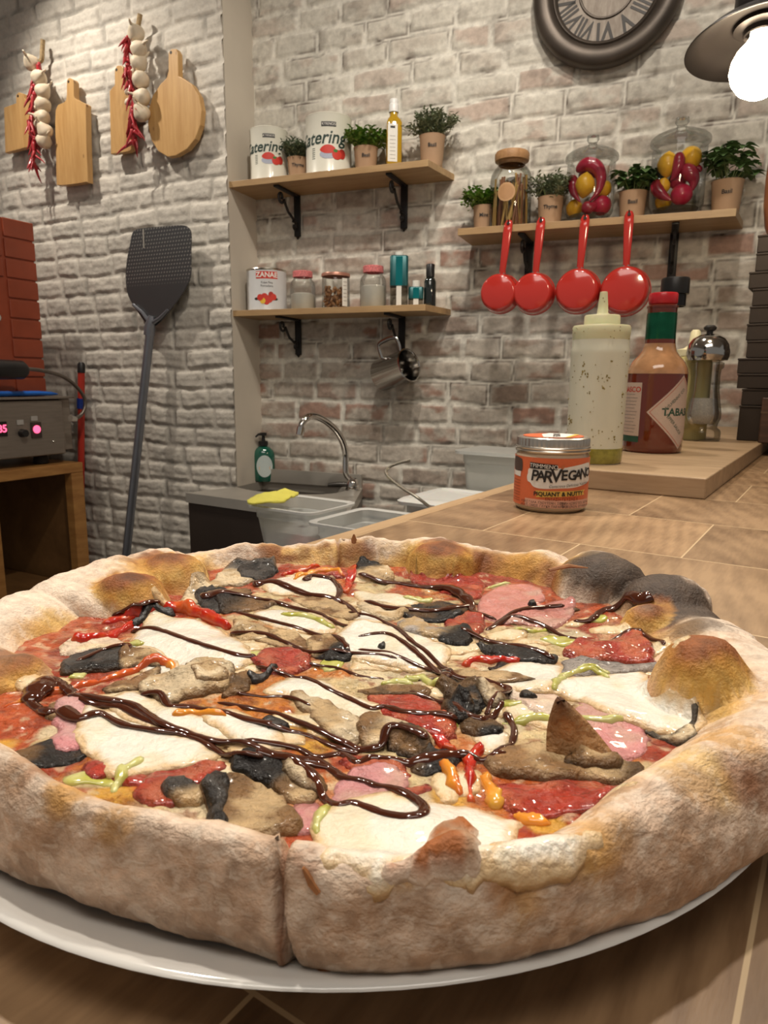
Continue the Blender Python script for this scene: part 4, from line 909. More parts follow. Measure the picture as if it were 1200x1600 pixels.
# ------------------------------------------------------------------ plate
ceramic = pbr('white_glaze_ceramic', (.74, .72, .68), .12, var=.02, coat=.5, spec=.5)
pm = MB().lathe([(0, .004), (.10, .0045), (.128, .0075), (.150, .0125), (.163, .0178), (.166, .0185), (.1665, .0178), (.165, .0165), (.15, .0105), (.125, .0045), (.095, .0028), (.093, 0), (.088, 0), (.086, .0024), (0, .0024)], 128)
plate = pm.build('dinner_plate', ceramic, loc=(-.0118, .286, 1.0502), ang=70)
tag(plate, 'round white glazed plate carrying the pizza on the wooden counter', 'plate')
# ------------------------------------------------------------------ counter
def counter_mat():
    m, nt, b = nodes('counter_planks'); N = nt.nodes; Lk = nt.links
    tc = N.new('ShaderNodeTexCoord'); mp = N.new('ShaderNodeMapping'); mp.inputs['Location'].default_value = (.100, -.098 + .1645 * 4, 0); Lk.new(tc.outputs['Object'], mp.inputs[0])
    br = N.new('ShaderNodeTexBrick'); br.inputs['Scale'].default_value = 1; br.offset = .47; br.inputs['Brick Width'].default_value = .178; br.inputs['Row Height'].default_value = .1645
    br.inputs['Mortar Size'].default_value = .0008; br.inputs['Mortar Smooth'].default_value = .3; br.inputs['Color1'].default_value = (0, 0, 0, 1); br.inputs['Color2'].default_value = (1, 1, 1, 1); br.inputs['Bias'].default_value = 0
    Lk.new(mp.outputs[0], br.inputs[0])
    # every block has its own growth-ring centre
    wn = N.new('ShaderNodeTexWhiteNoise'); wn.noise_dimensions = '1D'; Lk.new(br.outputs['Color'], wn.inputs['W'])
    sub = N.new('ShaderNodeVectorMath'); sub.operation = 'MULTIPLY_ADD'; Lk.new(wn.outputs['Color'], sub.inputs[0]); sub.inputs[1].default_value = (.9, .9, 0); Lk.new(mp.outputs[0], sub.inputs[2])
    sm = N.new('ShaderNodeMapping'); sm.inputs['Scale'].default_value = (1.0, .28, 1); Lk.new(sub.outputs[0], sm.inputs[0])
    wv = N.new('ShaderNodeTexWave'); wv.wave_type = 'RINGS'; wv.rings_direction = 'Z'; wv.inputs['Scale'].default_value = 26; wv.inputs['Distortion'].default_value = 5; wv.inputs['Detail'].default_value = 3; wv.inputs['Detail Scale'].default_value = .8; Lk.new(sm.outputs[0], wv.inputs[0])
    n = N.new('ShaderNodeTexNoise'); n.inputs['Scale'].default_value = 9; n.inputs['Detail'].default_value = 6; Lk.new(sub.outputs[0], n.inputs[0])
    n2 = N.new('ShaderNodeTexNoise'); n2.inputs['Scale'].default_value = 70; n2.inputs['Detail'].default_value = 5; s2 = N.new('ShaderNodeMapping'); s2.inputs['Scale'].default_value = (6, .8, 1); Lk.new(tc.outputs['Object'], s2.inputs[0]); Lk.new(s2.outputs[0], n2.inputs[0])
    cr = N.new('ShaderNodeValToRGB'); cr.color_ramp.elements[0].color = (.16, .088, .041, 1); cr.color_ramp.elements[0].position = .3; cr.color_ramp.elements[1].color = (.40, .25, .132, 1); cr.color_ramp.elements[1].position = .72
    ad = N.new('ShaderNodeMath'); ad.operation = 'MULTIPLY_ADD'; ad.inputs[1].default_value = .11; Lk.new(wv.outputs['Color'], ad.inputs[0])
    md = N.new('ShaderNodeMath'); md.operation = 'MULTIPLY_ADD'; md.inputs[1].default_value = .35; Lk.new(n2.outputs[0], md.inputs[0]); Lk.new(n.outputs[0], md.inputs[2])
    sb = N.new('ShaderNodeMath'); sb.operation = 'SUBTRACT'; sb.inputs[1].default_value = .17; Lk.new(md.outputs[0], sb.inputs[0])
    Lk.new(sb.outputs[0], ad.inputs[2]); Lk.new(ad.outputs[0], cr.inputs[0])
    hs = N.new('ShaderNodeHueSaturation'); Lk.new(cr.outputs[0], hs.inputs['Color']); mr = N.new('ShaderNodeMapRange'); mr.inputs[3].default_value = .82; mr.inputs[4].default_value = 1.2; Lk.new(wn.outputs['Value'], mr.inputs[0]); Lk.new(mr.outputs[0], hs.inputs['Value'])
    mx = N.new('ShaderNodeMix'); mx.data_type = 'RGBA'; Lk.new(br.outputs['Fac'], mx.inputs[0]); Lk.new(hs.outputs[0], mx.inputs[6]); mx.inputs[7].default_value = (.62, .45, .26, 1)
    Lk.new(mx.outputs[2], b.inputs['Base Color'])
    rr = N.new('ShaderNodeMapRange'); rr.inputs[3].default_value = .30; rr.inputs[4].default_value = .46; b.inputs['Specular IOR Level'].default_value = .75; Lk.new(n.outputs[0], rr.inputs[0]); Lk.new(rr.outputs[0], b.inputs['Roughness'])
    bp = N.new('ShaderNodeBump'); bp.inputs['Strength'].default_value = .25; bp.inputs['Distance'].default_value = .0006; Lk.new(n2.outputs[0], bp.inputs['Height']); Lk.new(bp.outputs[0], b.inputs['Normal'])
    return m
def wallhit(t):      # where a counter line at t meets the back wall (in s)
    p = tC * t; return ((CI - p) @ nB) / (aC @ nB)
ZC = 1.05
T0 = -.380
cm = counter_mat()
ct = thing('counter', 'long wooden counter of plank blocks under the pizza plate and the jar', 'counter', (0, 0, 0), -AC)
te = .018
MB().prism([(T0 + te, -.45), (1.3, -.45), (1.3, wallhit(1.3) - .012), (T0 + te, wallhit(T0 + te) - .012)], ZC - .04, ZC).build('worktop', cm, ct, smooth=False)
MB().prism([(T0, -.45), (T0 + te, -.45), (T0 + te, wallhit(T0 + te) - .012), (T0, wallhit(T0) - .012)], ZC - .04, ZC + .0002).build('edge_strip', wood('edge_oak', (.36, .22, .11), (.50, .34, .19), .45, 5, (10, 1, 10)), ct, smooth=False)
MB().prism([(T0 + .03, -.40), (1.2, -.40), (1.2, 1.5), (T0 + .03, 1.5)], .001, ZC - .04).build('base_panel', pbr('dark_panel', (.12, .08, .055), .5, var=.1), ct, smooth=False)
# raised serving board at the far end
bz = 1.076
bo = wood('board_oak', (.36, .235, .13), (.50, .35, .21), .42, 4, (1.4, 12, 12), .1)
co_t = .394 * tC[0] + .838 * tC[1]; co_s = .394 * aC[0] + .838 * aC[1]
b1 = MB().prism([(co_t - .235, co_s), (co_t, co_s), (co_t, wallhit(co_t) - .014), (co_t - .235, wallhit(co_t - .235) - .014)], ZC + .0003, bz).build('serving_board', bo, smooth=False, rot=(0, 0, -AC), bevel=.0015)
tag(b1, 'thick oak board lying on the counter under the bottles', 'board')
# ------------------------------------------------------------------ jar with the orange label
p = at(859, 790, 1.0); p = onz(858, 803, ZC); p = p + np.array([p[0], p[1], 0]) / np.hypot(p[0], p[1]) * .040
JR = .0405
orange = ink('label_orange', (.68, .15, .055), .4); inkb = ink('ink_black', (.02, .018, .017)); inkw = ink('paper_white', (.80, .76, .70)); yel = ink('label_yellow', (.80, .50, .10)); pinkl = ink('label_pink', (.76, .40, .28))
jar = thing('spread_jar', 'small glass jar with orange label and silver screw lid on the counter', 'jar', (p[0], p[1], ZC + .0005), face_cam(p))
MB().lathe([(0, .0015), (.036, .0), (.0395, .003), (JR, .008), (JR, .058), (.0395, .062), (.037, .066), (.037, .069)], 64).build('jar_body', pbr('filled_cream', (.56, .42, .28), .15, var=.05, coat=.8, sss=.1), jar)
ld = MB(); pr_ = [(0, .0805), (.030, .0808), (.0375, .0805), (.0395, .0795), (.0400, .078), (.0400, .071), (.0405, .0705), (.0412, .0693), (.0405, .0682), (.0400, .0675), (.0410, .066), (.0405, .0645), (.0385, .0645)]
ld.lathe(pr_, 96)
k = len(pr_)
V = np.array(ld.V)
for i in range(96):     # knurled band
    if i % 2:
        for j in (3, 4, 5):
            V[i * k + j, :2] *= .982
ld.V = [tuple(v) for v in V]
lid = ld.build('lid', pbr('brushed_lid', (.62, .58, .52), .28, .9, var=.05, scale=200), jar, ang=25)
o = MB().prism(disc(.033, .033, 0, 0, 48), .0808, .0813).build('lid_label', orange, lid, smooth=False)
mesh('lid_print', [(x, y, .0816) for x, y in [(-.010, -.031), (.014, -.029), (.027, .019), (.010, .031), (-.004, .0325), (-.013, .012)]], [(0, 1, 2, 3, 4, 5)], inkw, lid, smooth=False)
mesh('lid_ribbon', [(x, y, .0818) for x, y in [(.012, -.030), (.017, -.028), (.0285, .016), (.024, .022)]], [(0, 1, 2, 3)], yel, lid, smooth=False)
V_, F_ = text2d('VEGANO', .013, bold=.0004)
mesh('lid_lettering', [(-y * .8 + .004, x * .9, .0819) for x, y in V_], F_, inkb, lid, smooth=False)
art('label', rect(.250, .0535, 0, 0), JR, .0330, orange, jar)
W0_ = .0195
def J(px_, py_):    # from the label as photographed (1200 px wide crop) to arc/height on the jar
    return ((px_ - 585) / 1000 * .081), (.0807 - (py_ - 150) / 960 * .0795)
def jp(pts): return [(JR * math.asin(max(-.97, min(.97, J(a, b)[0] / JR))), J(a, b)[1]) for a, b in pts]
art('label_cloud', catmull(jp([(290, 560), (330, 545), (520, 545), (660, 530), (760, 520), (900, 495), (1050, 470), (1085, 520), (1080, 640), (1070, 720), (900, 780), (700, 790), (560, 800), (430, 800), (360, 780), (320, 735), (285, 715), (275, 660), (285, 610)]), 4, True), JR, 0, inkw, jar, eps=.0007)
art('label_box', jp([(310, 465), (660, 485), (660, 550), (310, 545)]), JR, 0, inkb, jar, eps=.0011)
def jt(nm, s, size, cx_, cy_, m, rot=0, **k):
    q = jp([(cx_, cy_)])[0]; return text(nm, s, size, JR, q[1], m, jar, x=q[0], rot=rot, eps=.0016, **k)
jt('label_text', 'TPIMMENO', .0062, 483, 512, inkw, -.04, sx=.98)
for ch, cx_, cy_, h_, rt in [('P', 375, 640, .0165, -.05), ('A', 455, 640, .0150, .05), ('R', 545, 648, .0175, -.05), ('V', 645, 635, .0190, .06), ('E', 745, 625, .0150, .05), ('G', 845, 625, .0145, .05), ('A', 920, 622, .0150, .05), ('N', 985, 605, .0150, .05), ('O', 1040, 600, .0130, 0)]:
    jt('label_letter', ch, h_, cx_, cy_, inkb, rt, bold=.0004, sx=.96, shear=.08)
jt('label_text', 'Conscious Delicious Nutrition', .0042, 850, 750, inkb, .07, sx=.95, shear=.3)
art('label_leaf', jp([(700, 545), (712, 505), (752, 482), (745, 520), (722, 550)]), JR, 0, ink('leaf_rust', (.5, .16, .06)), jar, eps=.0011)
art('label_ribbon', jp([(395, 830), (1030, 822), (1005, 850), (1022, 890), (800, 895), (400, 918), (420, 878)]), JR, 0, yel, jar, eps=.0008)
jt('label_text', 'PIQUANT & NUTTY', .0062, 712, 868, inkb, .02, sx=1.02, bold=.0002)
jt('label_text', 'ΕΝΤΑΣΗ ΓΕΥΣΗΣ 5', .0044, 742, 935, ink('ink_brown', (.12, .03, .015)), sx=.9)
art('label_footer', jp([(260, 945), (1075, 950), (1060, 1060), (262, 1052)]), JR, 0, pinkl, jar, eps=.0008)
jt('label_text', 'ΧΩΡΙΣ ΓΑΛΑ, ΓΛΟΥΤΕΝΗ, ΣΟΓΙΑ,', .0036, 490, 988, inkb, sx=.92); jt('label_text', 'ΑΛΑΤΙ, ΟΜΩΣ, ΓΛΥΚΑ ΠΑΡΑΓΩΓΑ', .0036, 495, 1032, inkb, sx=.92)
jt('label_text', 'ΠΗΓΗ ΑΣΒΕΣΤΙΟΥ, ΒΙΤΑΜ.', .0036, 930, 990, inkb, sx=.9); jt('label_text', 'ΠΡΩΤΕΪΝΩΝ, ΒΙΤΑΜΙΝΩΝ', .0036, 930, 1035, inkb, sx=.9)
art('label_rule', jp([(746, 985), (752, 985), (752, 1050), (746, 1050)]), JR, 0, inkb, jar, eps=.0011)
art('label_badge', catmull(jp([(100, 425), (180, 430), (205, 470), (208, 560), (190, 600), (100, 590)]), 3, True), JR, 0, ink('badge_brown', (.09, .06, .05)), jar, eps=.0008)
art('label_badge', jp([(95, 600), (190, 605), (185, 675), (92, 665)]), JR, 0, inkw, jar, eps=.0008)
for yy in (720, 760, 800, 840, 880, 915, 960, 990): art('label_line', jp([(90, yy), (190, yy + 4), (190, yy + 10), (90, yy + 6)]), JR, 0, ink('ink_rust', (.22, .05, .025)), jar, eps=.0009)
# ------------------------------------------------------------------ squeeze bottle
p = onz(926, 727, bz); p = p + np.array([p[0], p[1], 0]) / np.hypot(p[0], p[1]) * .042
sq = thing('squeeze_bottle', 'translucent squeeze bottle flecked with green herb sauce, nozzle cap, between jar and hot sauce', 'bottle', (p[0], p[1], bz), face_cam(p))
plast = pbr('clouded_plastic', (.78, .76, .60), .32, var=.05, scale=18, sss=.2, sssr=(1, 1, .8), ssc=.01, coat=.3, coatr=.2)
MB().lathe([(0, .0), (.0415, .0), (.0438, .003), (.0442, .012), (.0440, .05), (.0446, .10), (.0450, .165), (.0452, .172), (.0440, .175), (.0440, .186), (.0436, .19)], 64).build('bottle_body', plast, sq)
MB().lathe([(0, .0012), (.0426, .0012), (.0446, .004), (.0449, .012), (.0447, .024), (.0435, .0245)], 64).build('herb_sauce', pbr('herb_oil', (.30, .27, .045), .25, var=.3, scale=120, coat=.5), sq)
cp = pbr('cream_plastic', (.80, .78, .50), .35, var=.05, scale=20, sss=.2, ssc=.006)
cap = MB().lathe([(.0432, .184), (.0440, .186), (.0440, .193), (.0446, .195), (.0446, .204), (.0430, .207), (.029, .208), (.0275, .2085), (.0272, .221), (.026, .2225), (.0105, .2232), (.0085, .226), (.0075, .238), (.0055, .2565), (.0040, .2570), (0, .2565)], 56).build('nozzle_cap', cp, sq)
fl_ = pbr('herb_flecks', (.30, .23, .07), .5, var=.4, scale=300)
rf = np.random.RandomState(3); fk = MB(); fc = MB(); sq.scale = (.89, .89, .93)
for i in range(72):
    a = rf.uniform(-1.45, 1.45); z_ = rf.uniform(.02, .175); cl = rf.rand() < .3
    for j in range(rf.randint(2, 6) if cl else 1):
        aa = a + rf.normal(0, .035); zz = z_ + rf.normal(0, .0025); s_ = rf.uniform(.0004, .0011) * (1.4 if cl else 1)
        fk.ell((.0448 * math.sin(aa), -.0448 * math.cos(aa), zz), (s_, s_, s_ * rf.uniform(.7, 1.6)), 6, 4)
fo = fk.build('herb_flecks', fl_, sq); fo['kind'] = 'stuff'
for i in range(14):
    aa = rf.uniform(-1.4, 1.4); zz = rf.uniform(.186, .204); s_ = rf.uniform(.0004, .0009); fc.ell((.0448 * math.sin(aa), -.0448 * math.cos(aa), zz), (s_,) * 3, 6, 4)
for zz in (.230, .242, .247): fc.ell((rf.uniform(-.004, .004), -.0068, zz), (.0009, .0006, .0012), 6, 4)
fc.build('cap_flecks', fl_, cap)
# ------------------------------------------------------------------ hot sauce bottle
p = onz(1017, 709, bz); p = p + np.array([p[0], p[1], 0]) / np.hypot(p[0], p[1]) * .047
S = np.hypot(p[0], p[1]) / 1.10; TR = .0440 * S
hs = thing('hot_sauce_bottle', 'red hot sauce bottle with red cap, green neck foil and diamond label', 'bottle', (p[0], p[1], bz), face_cam(p))
hs.scale = (.95, .95, .84)
def sc_(pr, s=S): return [(r * s, z * s) for r, z in pr]
MB().lathe(sc_([(0, .002), (.040, 0), (.0435, .004), (.044, .010), (.044, .132), (.0425, .143), (.037, .155), (.0295, .164), (.0245, .172), (.0225, .182), (.0215, .20), (.0212, .235), (.0212, .243), (.0225, .2435), (.0225, .247), (.020, .249)]), 64).build('glass_body', pbr('sauce_behind_glass', (.17, .028, .012), .05, var=.08, scale=6, coat=1, coatr=.02), hs)
MB().lathe(sc_([(.0442, .134), (.0427, .1435), (.0373, .1555), (.0298, .1645), (.0248, .1725), (.0228, .182), (.0219, .1875)]), 64).build('sauce_film', pbr('thin_sauce_film', (.52, .27, .13), .06, var=.35, scale=35, coat=1, coatr=.02), hs)
MB().lathe(sc_([(.0221, .186), (.0218, .20), (.0216, .234), (.0210, .236)]), 48).build('neck_foil', pbr('green_foil', (.01, .13, .065), .22, .6, var=.2, scale=60, bump=.3, bscale=70), hs)
MB().lathe(sc_([(.0185, .249), (.0200, .250), (.0207, .252), (.0207, .266), (.0195, .268), (0, .2685)]), 48).build('cap', pbr('red_cap', (.62, .02, .03), .3, var=.05, coat=.3), hs)
cream = ink('label_cream', (.70, .54, .44)); redi = ink('ink_red', (.6, .06, .03)); grni = ink('ink_green', (.03, .10, .06))
dc = .98 * TR    # diamond centre, round towards the right
dh = .062 * S; dw = .054 * S
D = [(dc - dw, 0), (dc, dh), (dc + dw, 0), (dc, -dh)]
art('label_diamond', D, TR, .070 * S, cream, hs)
for a, b in zip(D, D[1:] + D[:1]):
    a = np.array(a); b = np.array(b); c_ = np.array([dc, 0]); ins_ = lambda q, k_: c_ + (q - c_) * k_
    art('label_border', [ins_(a, .93), ins_(b, .93), ins_(b, .915), ins_(a, .915)], TR, .070 * S, redi, hs, eps=.0008)
text('label_text', 'TABASCO', .0175 * S, TR, .070 * S, grni, hs, x=dc + .004, bold=.0005, sx=.92)
text('label_text', 'McILHENNY CO.', .0075 * S, TR, .092 * S, grni, hs, x=dc - .012 * S, rot=.80, sx=.9)
text('label_text', 'PEPPER SAUCE', .0075 * S, TR, .050 * S, grni, hs, x=dc - .012 * S, rot=-.86, sx=.9)
lc = -.92 * TR
art('side_label', rect(.040 * S, .090 * S, lc, 0), TR, .074 * S, cream, hs)
art('label_stripe', rect(.040 * S, .010 * S, lc, 0), TR, .0235 * S, grni, hs)
text('label_text', 'TABASCO', .0125 * S, TR, .107 * S, redi, hs, x=lc - .006 * S, bold=.0003, sx=.9)
for i in range(12):
    wln = .031 * S * (.7 + .3 * ((i * 7) % 4) / 3); art('label_line', rect(wln, .0008, lc - .001, 0), TR, (.099 - .0058 * i) * S, ink('ink_grey', (.22, .17, .15)), hs, eps=.0008)
# ------------------------------------------------------------------ mill
gl = glass('clear_glass', (.96, .97, .96)); steel = pbr('polished_steel', (.60, .58, .55), .12, 1, var=.05); chrome = pbr('chrome', (.75, .73, .70), .06, 1, var=.02)
brushed = pbr('brushed_steel', (.36, .33, .295), .34, 1, var=.08, scale=40, stretch=(1, 20, 1))
p = onz(1093, 690, bz); p = p + np.array([p[0], p[1], 0]) / np.hypot(p[0], p[1]) * .034
S = np.hypot(p[0], p[1]) / 1.5
ml = thing('pepper_mill', 'clear glass pepper mill with rounded steel top beside the dark boxes', 'pepper mill', (p[0], p[1], bz), face_cam(p)); ml.scale = (.90, .90, .87)
MB().lathe(sc_([(0, 0), (.034, 0), (.0365, .003), (.0365, .018), (.034, .023), (.029, .027), (.030, .034), (.034, .045), (.0345, .055), (.031, .075), (.027, .100), (.026, .130), (.027, .142), (.031, .146), (.031, .155), (.027, .157)]) + sc_([(.023, .156), (.022, .130), (.023, .10), (.027, .075), (.030, .055), (.029, .045), (.024, .033), (.0, .030)]), 48).build('glass_body', glass('mill_glass', (.93, .93, .92), mixt=.45), ml, ang=60)
hd = MB().lathe(sc_([(.020, .157), (.036, .160), (.0385, .167), (.039, .176), (.036, .191), (.029, .202), (.018, .209), (.010, .211), (0, .2115)]), 48).build('steel_top', steel, ml)
MB().lathe(sc_([(.006, .211), (.006, .216), (.011, .219), (.012, .224), (.008, .228), (0, .228)]), 20).build('knob', pbr('dark_knob', (.03, .028, .026), .3), hd)
pc = pbr('peppercorns', (.30, .26, .22), .7, var=.5, scale=200, bump=1, bscale=200)
MB().lathe(sc_([(0, .032), (.022, .035), (.0265, .046), (.0275, .055), (.0250, .075), (.0225, .085), (0, .086)]), 28).build('grounds', pbr('salt_crystals', (.62, .58, .52), .5, var=.2, scale=300, bump=.8, bscale=300), ml)
# ------------------------------------------------------------------ oil bottle with black pourer
p = onz(1034, 698, bz); S = np.hypot(p[0], p[1]) / 1.3 * .80
ob = thing('oil_bottle', 'tall square clear bottle with black label and black cap behind the hot sauce', 'bottle', (p[0], p[1], bz), face_cam(p) + .35); ob.scale = (.88, .88, .80)
def sqp(w_, r_=.2, n=5):
    out = []
    for cx_, cy_, a0 in ((1, 1, 0), (-1, 1, 90), (-1, -1, 180), (1, -1, 270)):
        for i in range(n + 1):
            a = math.radians(a0 + 90 * i / n); out.append((w_ * (cx_ * (1 - r_) + r_ * math.cos(a)), w_ * (cy_ * (1 - r_) + r_ * math.sin(a))))
    return out
def loft(rings):   # rings: (half width, corner, z)
    m = MB(); V = []; k = 24
    for w_, c_, z_ in rings: V += [(x, y, z_) for x, y in sqp(w_, c_)]
    Fc = [(j * k + i, j * k + (i + 1) % k, (j + 1) * k + (i + 1) % k, (j + 1) * k + i) for j in range(len(rings) - 1) for i in range(k)]
    Fc += [tuple(range(k))[::-1], tuple((len(rings) - 1) * k + i for i in range(k))]; return m.add(V, Fc)
hb = .0330 * S
loft([(.031 * S, .2, 0), (hb, .2, .004 * S), (hb, .2, .215 * S), (.031 * S, .3, .225 * S), (.016 * S, 1, .233 * S), (.0135 * S, 1, .240 * S), (.0135 * S, 1, .268 * S)]).build('bottle_glass', glass('bottle_glass', (.93, .93, .88), mixt=.3), ob, ang=50)
art('label', rect(hb * 1.9, .085 * S), hb, .125 * S, pbr('black_label', (.012, .011, .012), .35, var=.1), ob, plane=True)
text('label_text', 'PORT', .016 * S, hb, .156 * S, inkw, ob, plane=True, bold=.0004)
for i in range(3): art('label_line', rect(hb * 1.2, .0015), hb, (.14 - .012 * i) * S, inkw, ob, plane=True, eps=.0008)
MB().lathe(sc_([(.017, .268), (.0195, .269), (.0195, .290), (.0235, .291), (.0235, .318), (.022, .321), (0, .3215)]), 32).build('pourer_cap', pbr('black_plastic', (.014, .013, .013), .35, var=.1), ob)
MB().lathe(sc_([(.0075, .235), (.0075, .268)]), 16).build('pourer_tube', steel, ob)
# ------------------------------------------------------------------ pale yellow squeeze bottle behind
p = onz(1072, 689, bz); p = p + np.array([p[0], p[1], 0]) / np.hypot(p[0], p[1]) * .07; S = np.hypot(p[0], p[1]) / 1.5 * .76
yb = thing('yellow_squeeze_bottle', 'pale yellow squeeze bottle mostly hidden behind the glass mill', 'bottle', (p[0], p[1], bz), face_cam(p))
yb.scale = (.9, .9, .82)
yp = pbr('pale_yellow_plastic', (.66, .57, .24), .4, var=.05)
MB().lathe(sc_([(0, 0), (.034, 0), (.036, .004), (.036, .16), (.034, .178), (.033, .182)]), 40).build('bottle_body', yp, yb)
MB().lathe(sc_([(.0345, .180), (.0345, .193), (.020, .197), (.012, .203), (.009, .232), (.006, .236), (0, .236)]), 32).build('nozzle_cap', pbr('ivory_plastic', (.72, .66, .42), .4), yb)
# ------------------------------------------------------------------ stack of dark boxes at the right
bxm = pbr('dark_brown_board', (.032, .021, .014), .6, var=.15, scale=30, bump=.1); bxe = pbr('board_edge', (.12, .075, .045), .7, var=.2)
lefts = [(1158, 652, 633), (1160, 633, 607), (1154, 607, 584), (1154, 584, 560), (1169, 560, 533), (1168, 533, 507), (1172, 507, 480), (1178, 480, 453), (1172, 453, 427), (1182, 427, 398), (1185, 398, 370)]
db_ = 1.62; z0 = bz
def atd(px_, y_):  # point on a vertical plane facing the camera at horizontal distance db_
    d = ray(px_, y_); return CAMP + d * db_ / math.hypot(d[0], d[1])
for i, (lx, yb_, yt_) in enumerate(lefts):
    zt = atd(lx, yt_)[2]; c = atd(lx, (yb_ + yt_) / 2)
    zt = max(zt, z0 + .02)
    d = np.array([c[0], c[1]]) / np.hypot(c[0], c[1]); rt = np.array([d[1], -d[0]])
    ang = -AC + (-.06, .04, 0, .03, -.04, .02, .05, -.03, 0, .04, .02)[i]
    ux = np.array([math.cos(ang), math.sin(ang)]); uy = np.array([-ux[1], ux[0]])
    w_ = .31
    cc = c[:2] + ux * w_ / 2 + uy * .13
    t = thing('pizza_box', 'x', 'pizza box', (cc[0], cc[1], z0 + .0004), ang, 'dark pizza boxes stacked at the right')
    h_ = zt - z0 - .0008
    MB().box(-w_ / 2, w_ / 2, -.15, .15, 0, h_ - .004).build('box_tray', bxm, t, bevel=.0015)
    MB().box(-w_ / 2 - .001, w_ / 2 + .001, -.151, .151, h_ - .0038, h_).build('box_lid', bxm, t, bevel=.0008)
    nm = ['bottom', 'second lowest', 'third lowest', 'fourth lowest', 'fifth from the bottom', 'sixth from the bottom', 'fifth from the top', 'fourth from the top', 'third from the top', 'second from the top', 'topmost'][i]
    t['label'] = 'dark brown cardboard pizza box, %s of the dark stack at the right' % nm
    z0 = zt
# small dark block standing before the stack, and the light wooden tray leaning on top of it
p = onz(1209, 692, bz)
t = thing('wooden_block', 'small dark brown wooden block standing before the pizza boxes at the edge of view', 'block', (p[0], p[1], bz), -AC + .1)
MB().box(-.028, .028, -.02, .02, 0, .088).build('block_body', wood('dark_walnut', (.05, .025, .015), (.10, .05, .03), .5, 8), t, bevel=.002)
MB().box(-.0285, .0285, -.0205, .0205, .058, .061).build('block_band', bxe, t)
p = atd(1226, 368)
t = thing('brown_bottle', 'x', 'bottle', (p[0] + .012, p[1] + .02, z0 + .001), 0)
t['label'] = 'amber brown jug with pale wooden top standing on the dark pizza boxes'
MB().lathe([(0, 0), (.030, 0), (.038, .02), (.044, .06), (.045, .11), (.042, .16), (.041, .19)], 32).build('jug_body', pbr('amber_glaze', (.20, .075, .03), .3, var=.2, coat=.5), t)
MB().lathe([(.040, .19), (.043, .192), (.043, .225), (.040, .228), (0, .228)], 32).build('jug_lid', wood('pale_wood', (.45, .30, .17), (.55, .40, .24), .5, 6), t)
# ------------------------------------------------------------------ shelves
oak = wood('shelf_oak', (.34, .205, .095), (.46, .305, .15), .45, 4, (1.2, 10, 10), .08)
iron = pbr('black_iron', (.022, .020, .019), .45, .4, var=.15, scale=60, bump=.2)
def shelf(u0, u1, z, label, notch=0):
    c = WB(u0, .0, z)
    t = thing('wall_shelf', label, 'shelf', c, RZB, None)
    P = [(0, 0), (0, -.16 + 0), (u1 - u0 - notch, -.16), (u1 - u0, -.145), (u1 - u0, 0)] if not notch else [(0, 0), (0, -.16), (u1 - u0 - .03, -.16), (u1 - u0, 0)]
    MB().prism([(x, y) for x, y in P], -.018, 0).build('shelf_board', oak, t, smooth=False, bevel=.0008)
    return t
def bracket(u, z, h_, label, grp, seed=0):
    t = thing('shelf_bracket', label, 'bracket', WB(u, .006, z - .0185), RZB, grp)
    m = MB(); m.box(-.011, .011, -.008, .0, -h_, 0, .002); m.tube([(0, -.004, -h_), (0, -.004, -h_ - .008)], [.012, .002], 8, .5); m.build('wall_plate', iron, t)
    m = MB(); m.box(-.009, .009, -.138, 0, -.006, 0, .0015); m.build('shelf_arm', iron, t)
    # scroll: S curve from the tip of the arm to the foot of the plate
    pts = []
    for a in np.linspace(-2.2 * PI, -.2, 34): rr_ = .006 + .012 * (a + 2.2 * PI) / (2 * PI); pts.append((0, -.108 + rr_ * math.cos(a), -.028 + rr_ * math.sin(a)))
    pts += [(0, -.082, -.042), (0, -.064, -.062), (0, -.046, -.070), (0, -.030, -.078)]
    for a in np.linspace(2.3, -3.6, 26): rr_ = .005 + .010 * (a + 3.6) / 5.9; pts.append((0, -.024 + rr_ * math.cos(a) * .9, -h_ + .028 + rr_ * math.sin(a)))
    m = MB(); m.tube(pts, [.0042] * len(pts), 8); m.build('scroll', iron, t)
    return t
ZU, ZL, ZR = 1.790, 1.406, 1.604
shelf(.0, .675, ZU, 'upper left oak shelf holding the two white food tins and the oil bottle', 1)
shelf(.0, .675, ZL, 'lower left oak shelf holding small jars and teal packs', 1)
shelf(.735, 1.455, ZR, 'right oak shelf with the large glass fruit jars and red pans on its edge', 1)
for u, z, h_, l in [(.156, ZU, .125, 'black iron scroll bracket under the left half of the upper left shelf'), (.522, ZU, .125, 'black iron scroll bracket under the right half of the upper left shelf'),
                    (.153, ZL, .115, 'black iron scroll bracket under the left half of the lower left shelf'), (.520, ZL, .115, 'black iron scroll bracket holding the hanging steel mug'),
                    (.907, ZR, .10, 'black iron bracket behind the two leftmost red pans'), (1.292, ZR, .12, 'black iron bracket right of the red pans above the bottles')]:
    bracket(u, z, h_, l, 'black iron shelf brackets')
def on(u, off, z): p = WB(u, off, z + .0006); return p, face_cam(p)
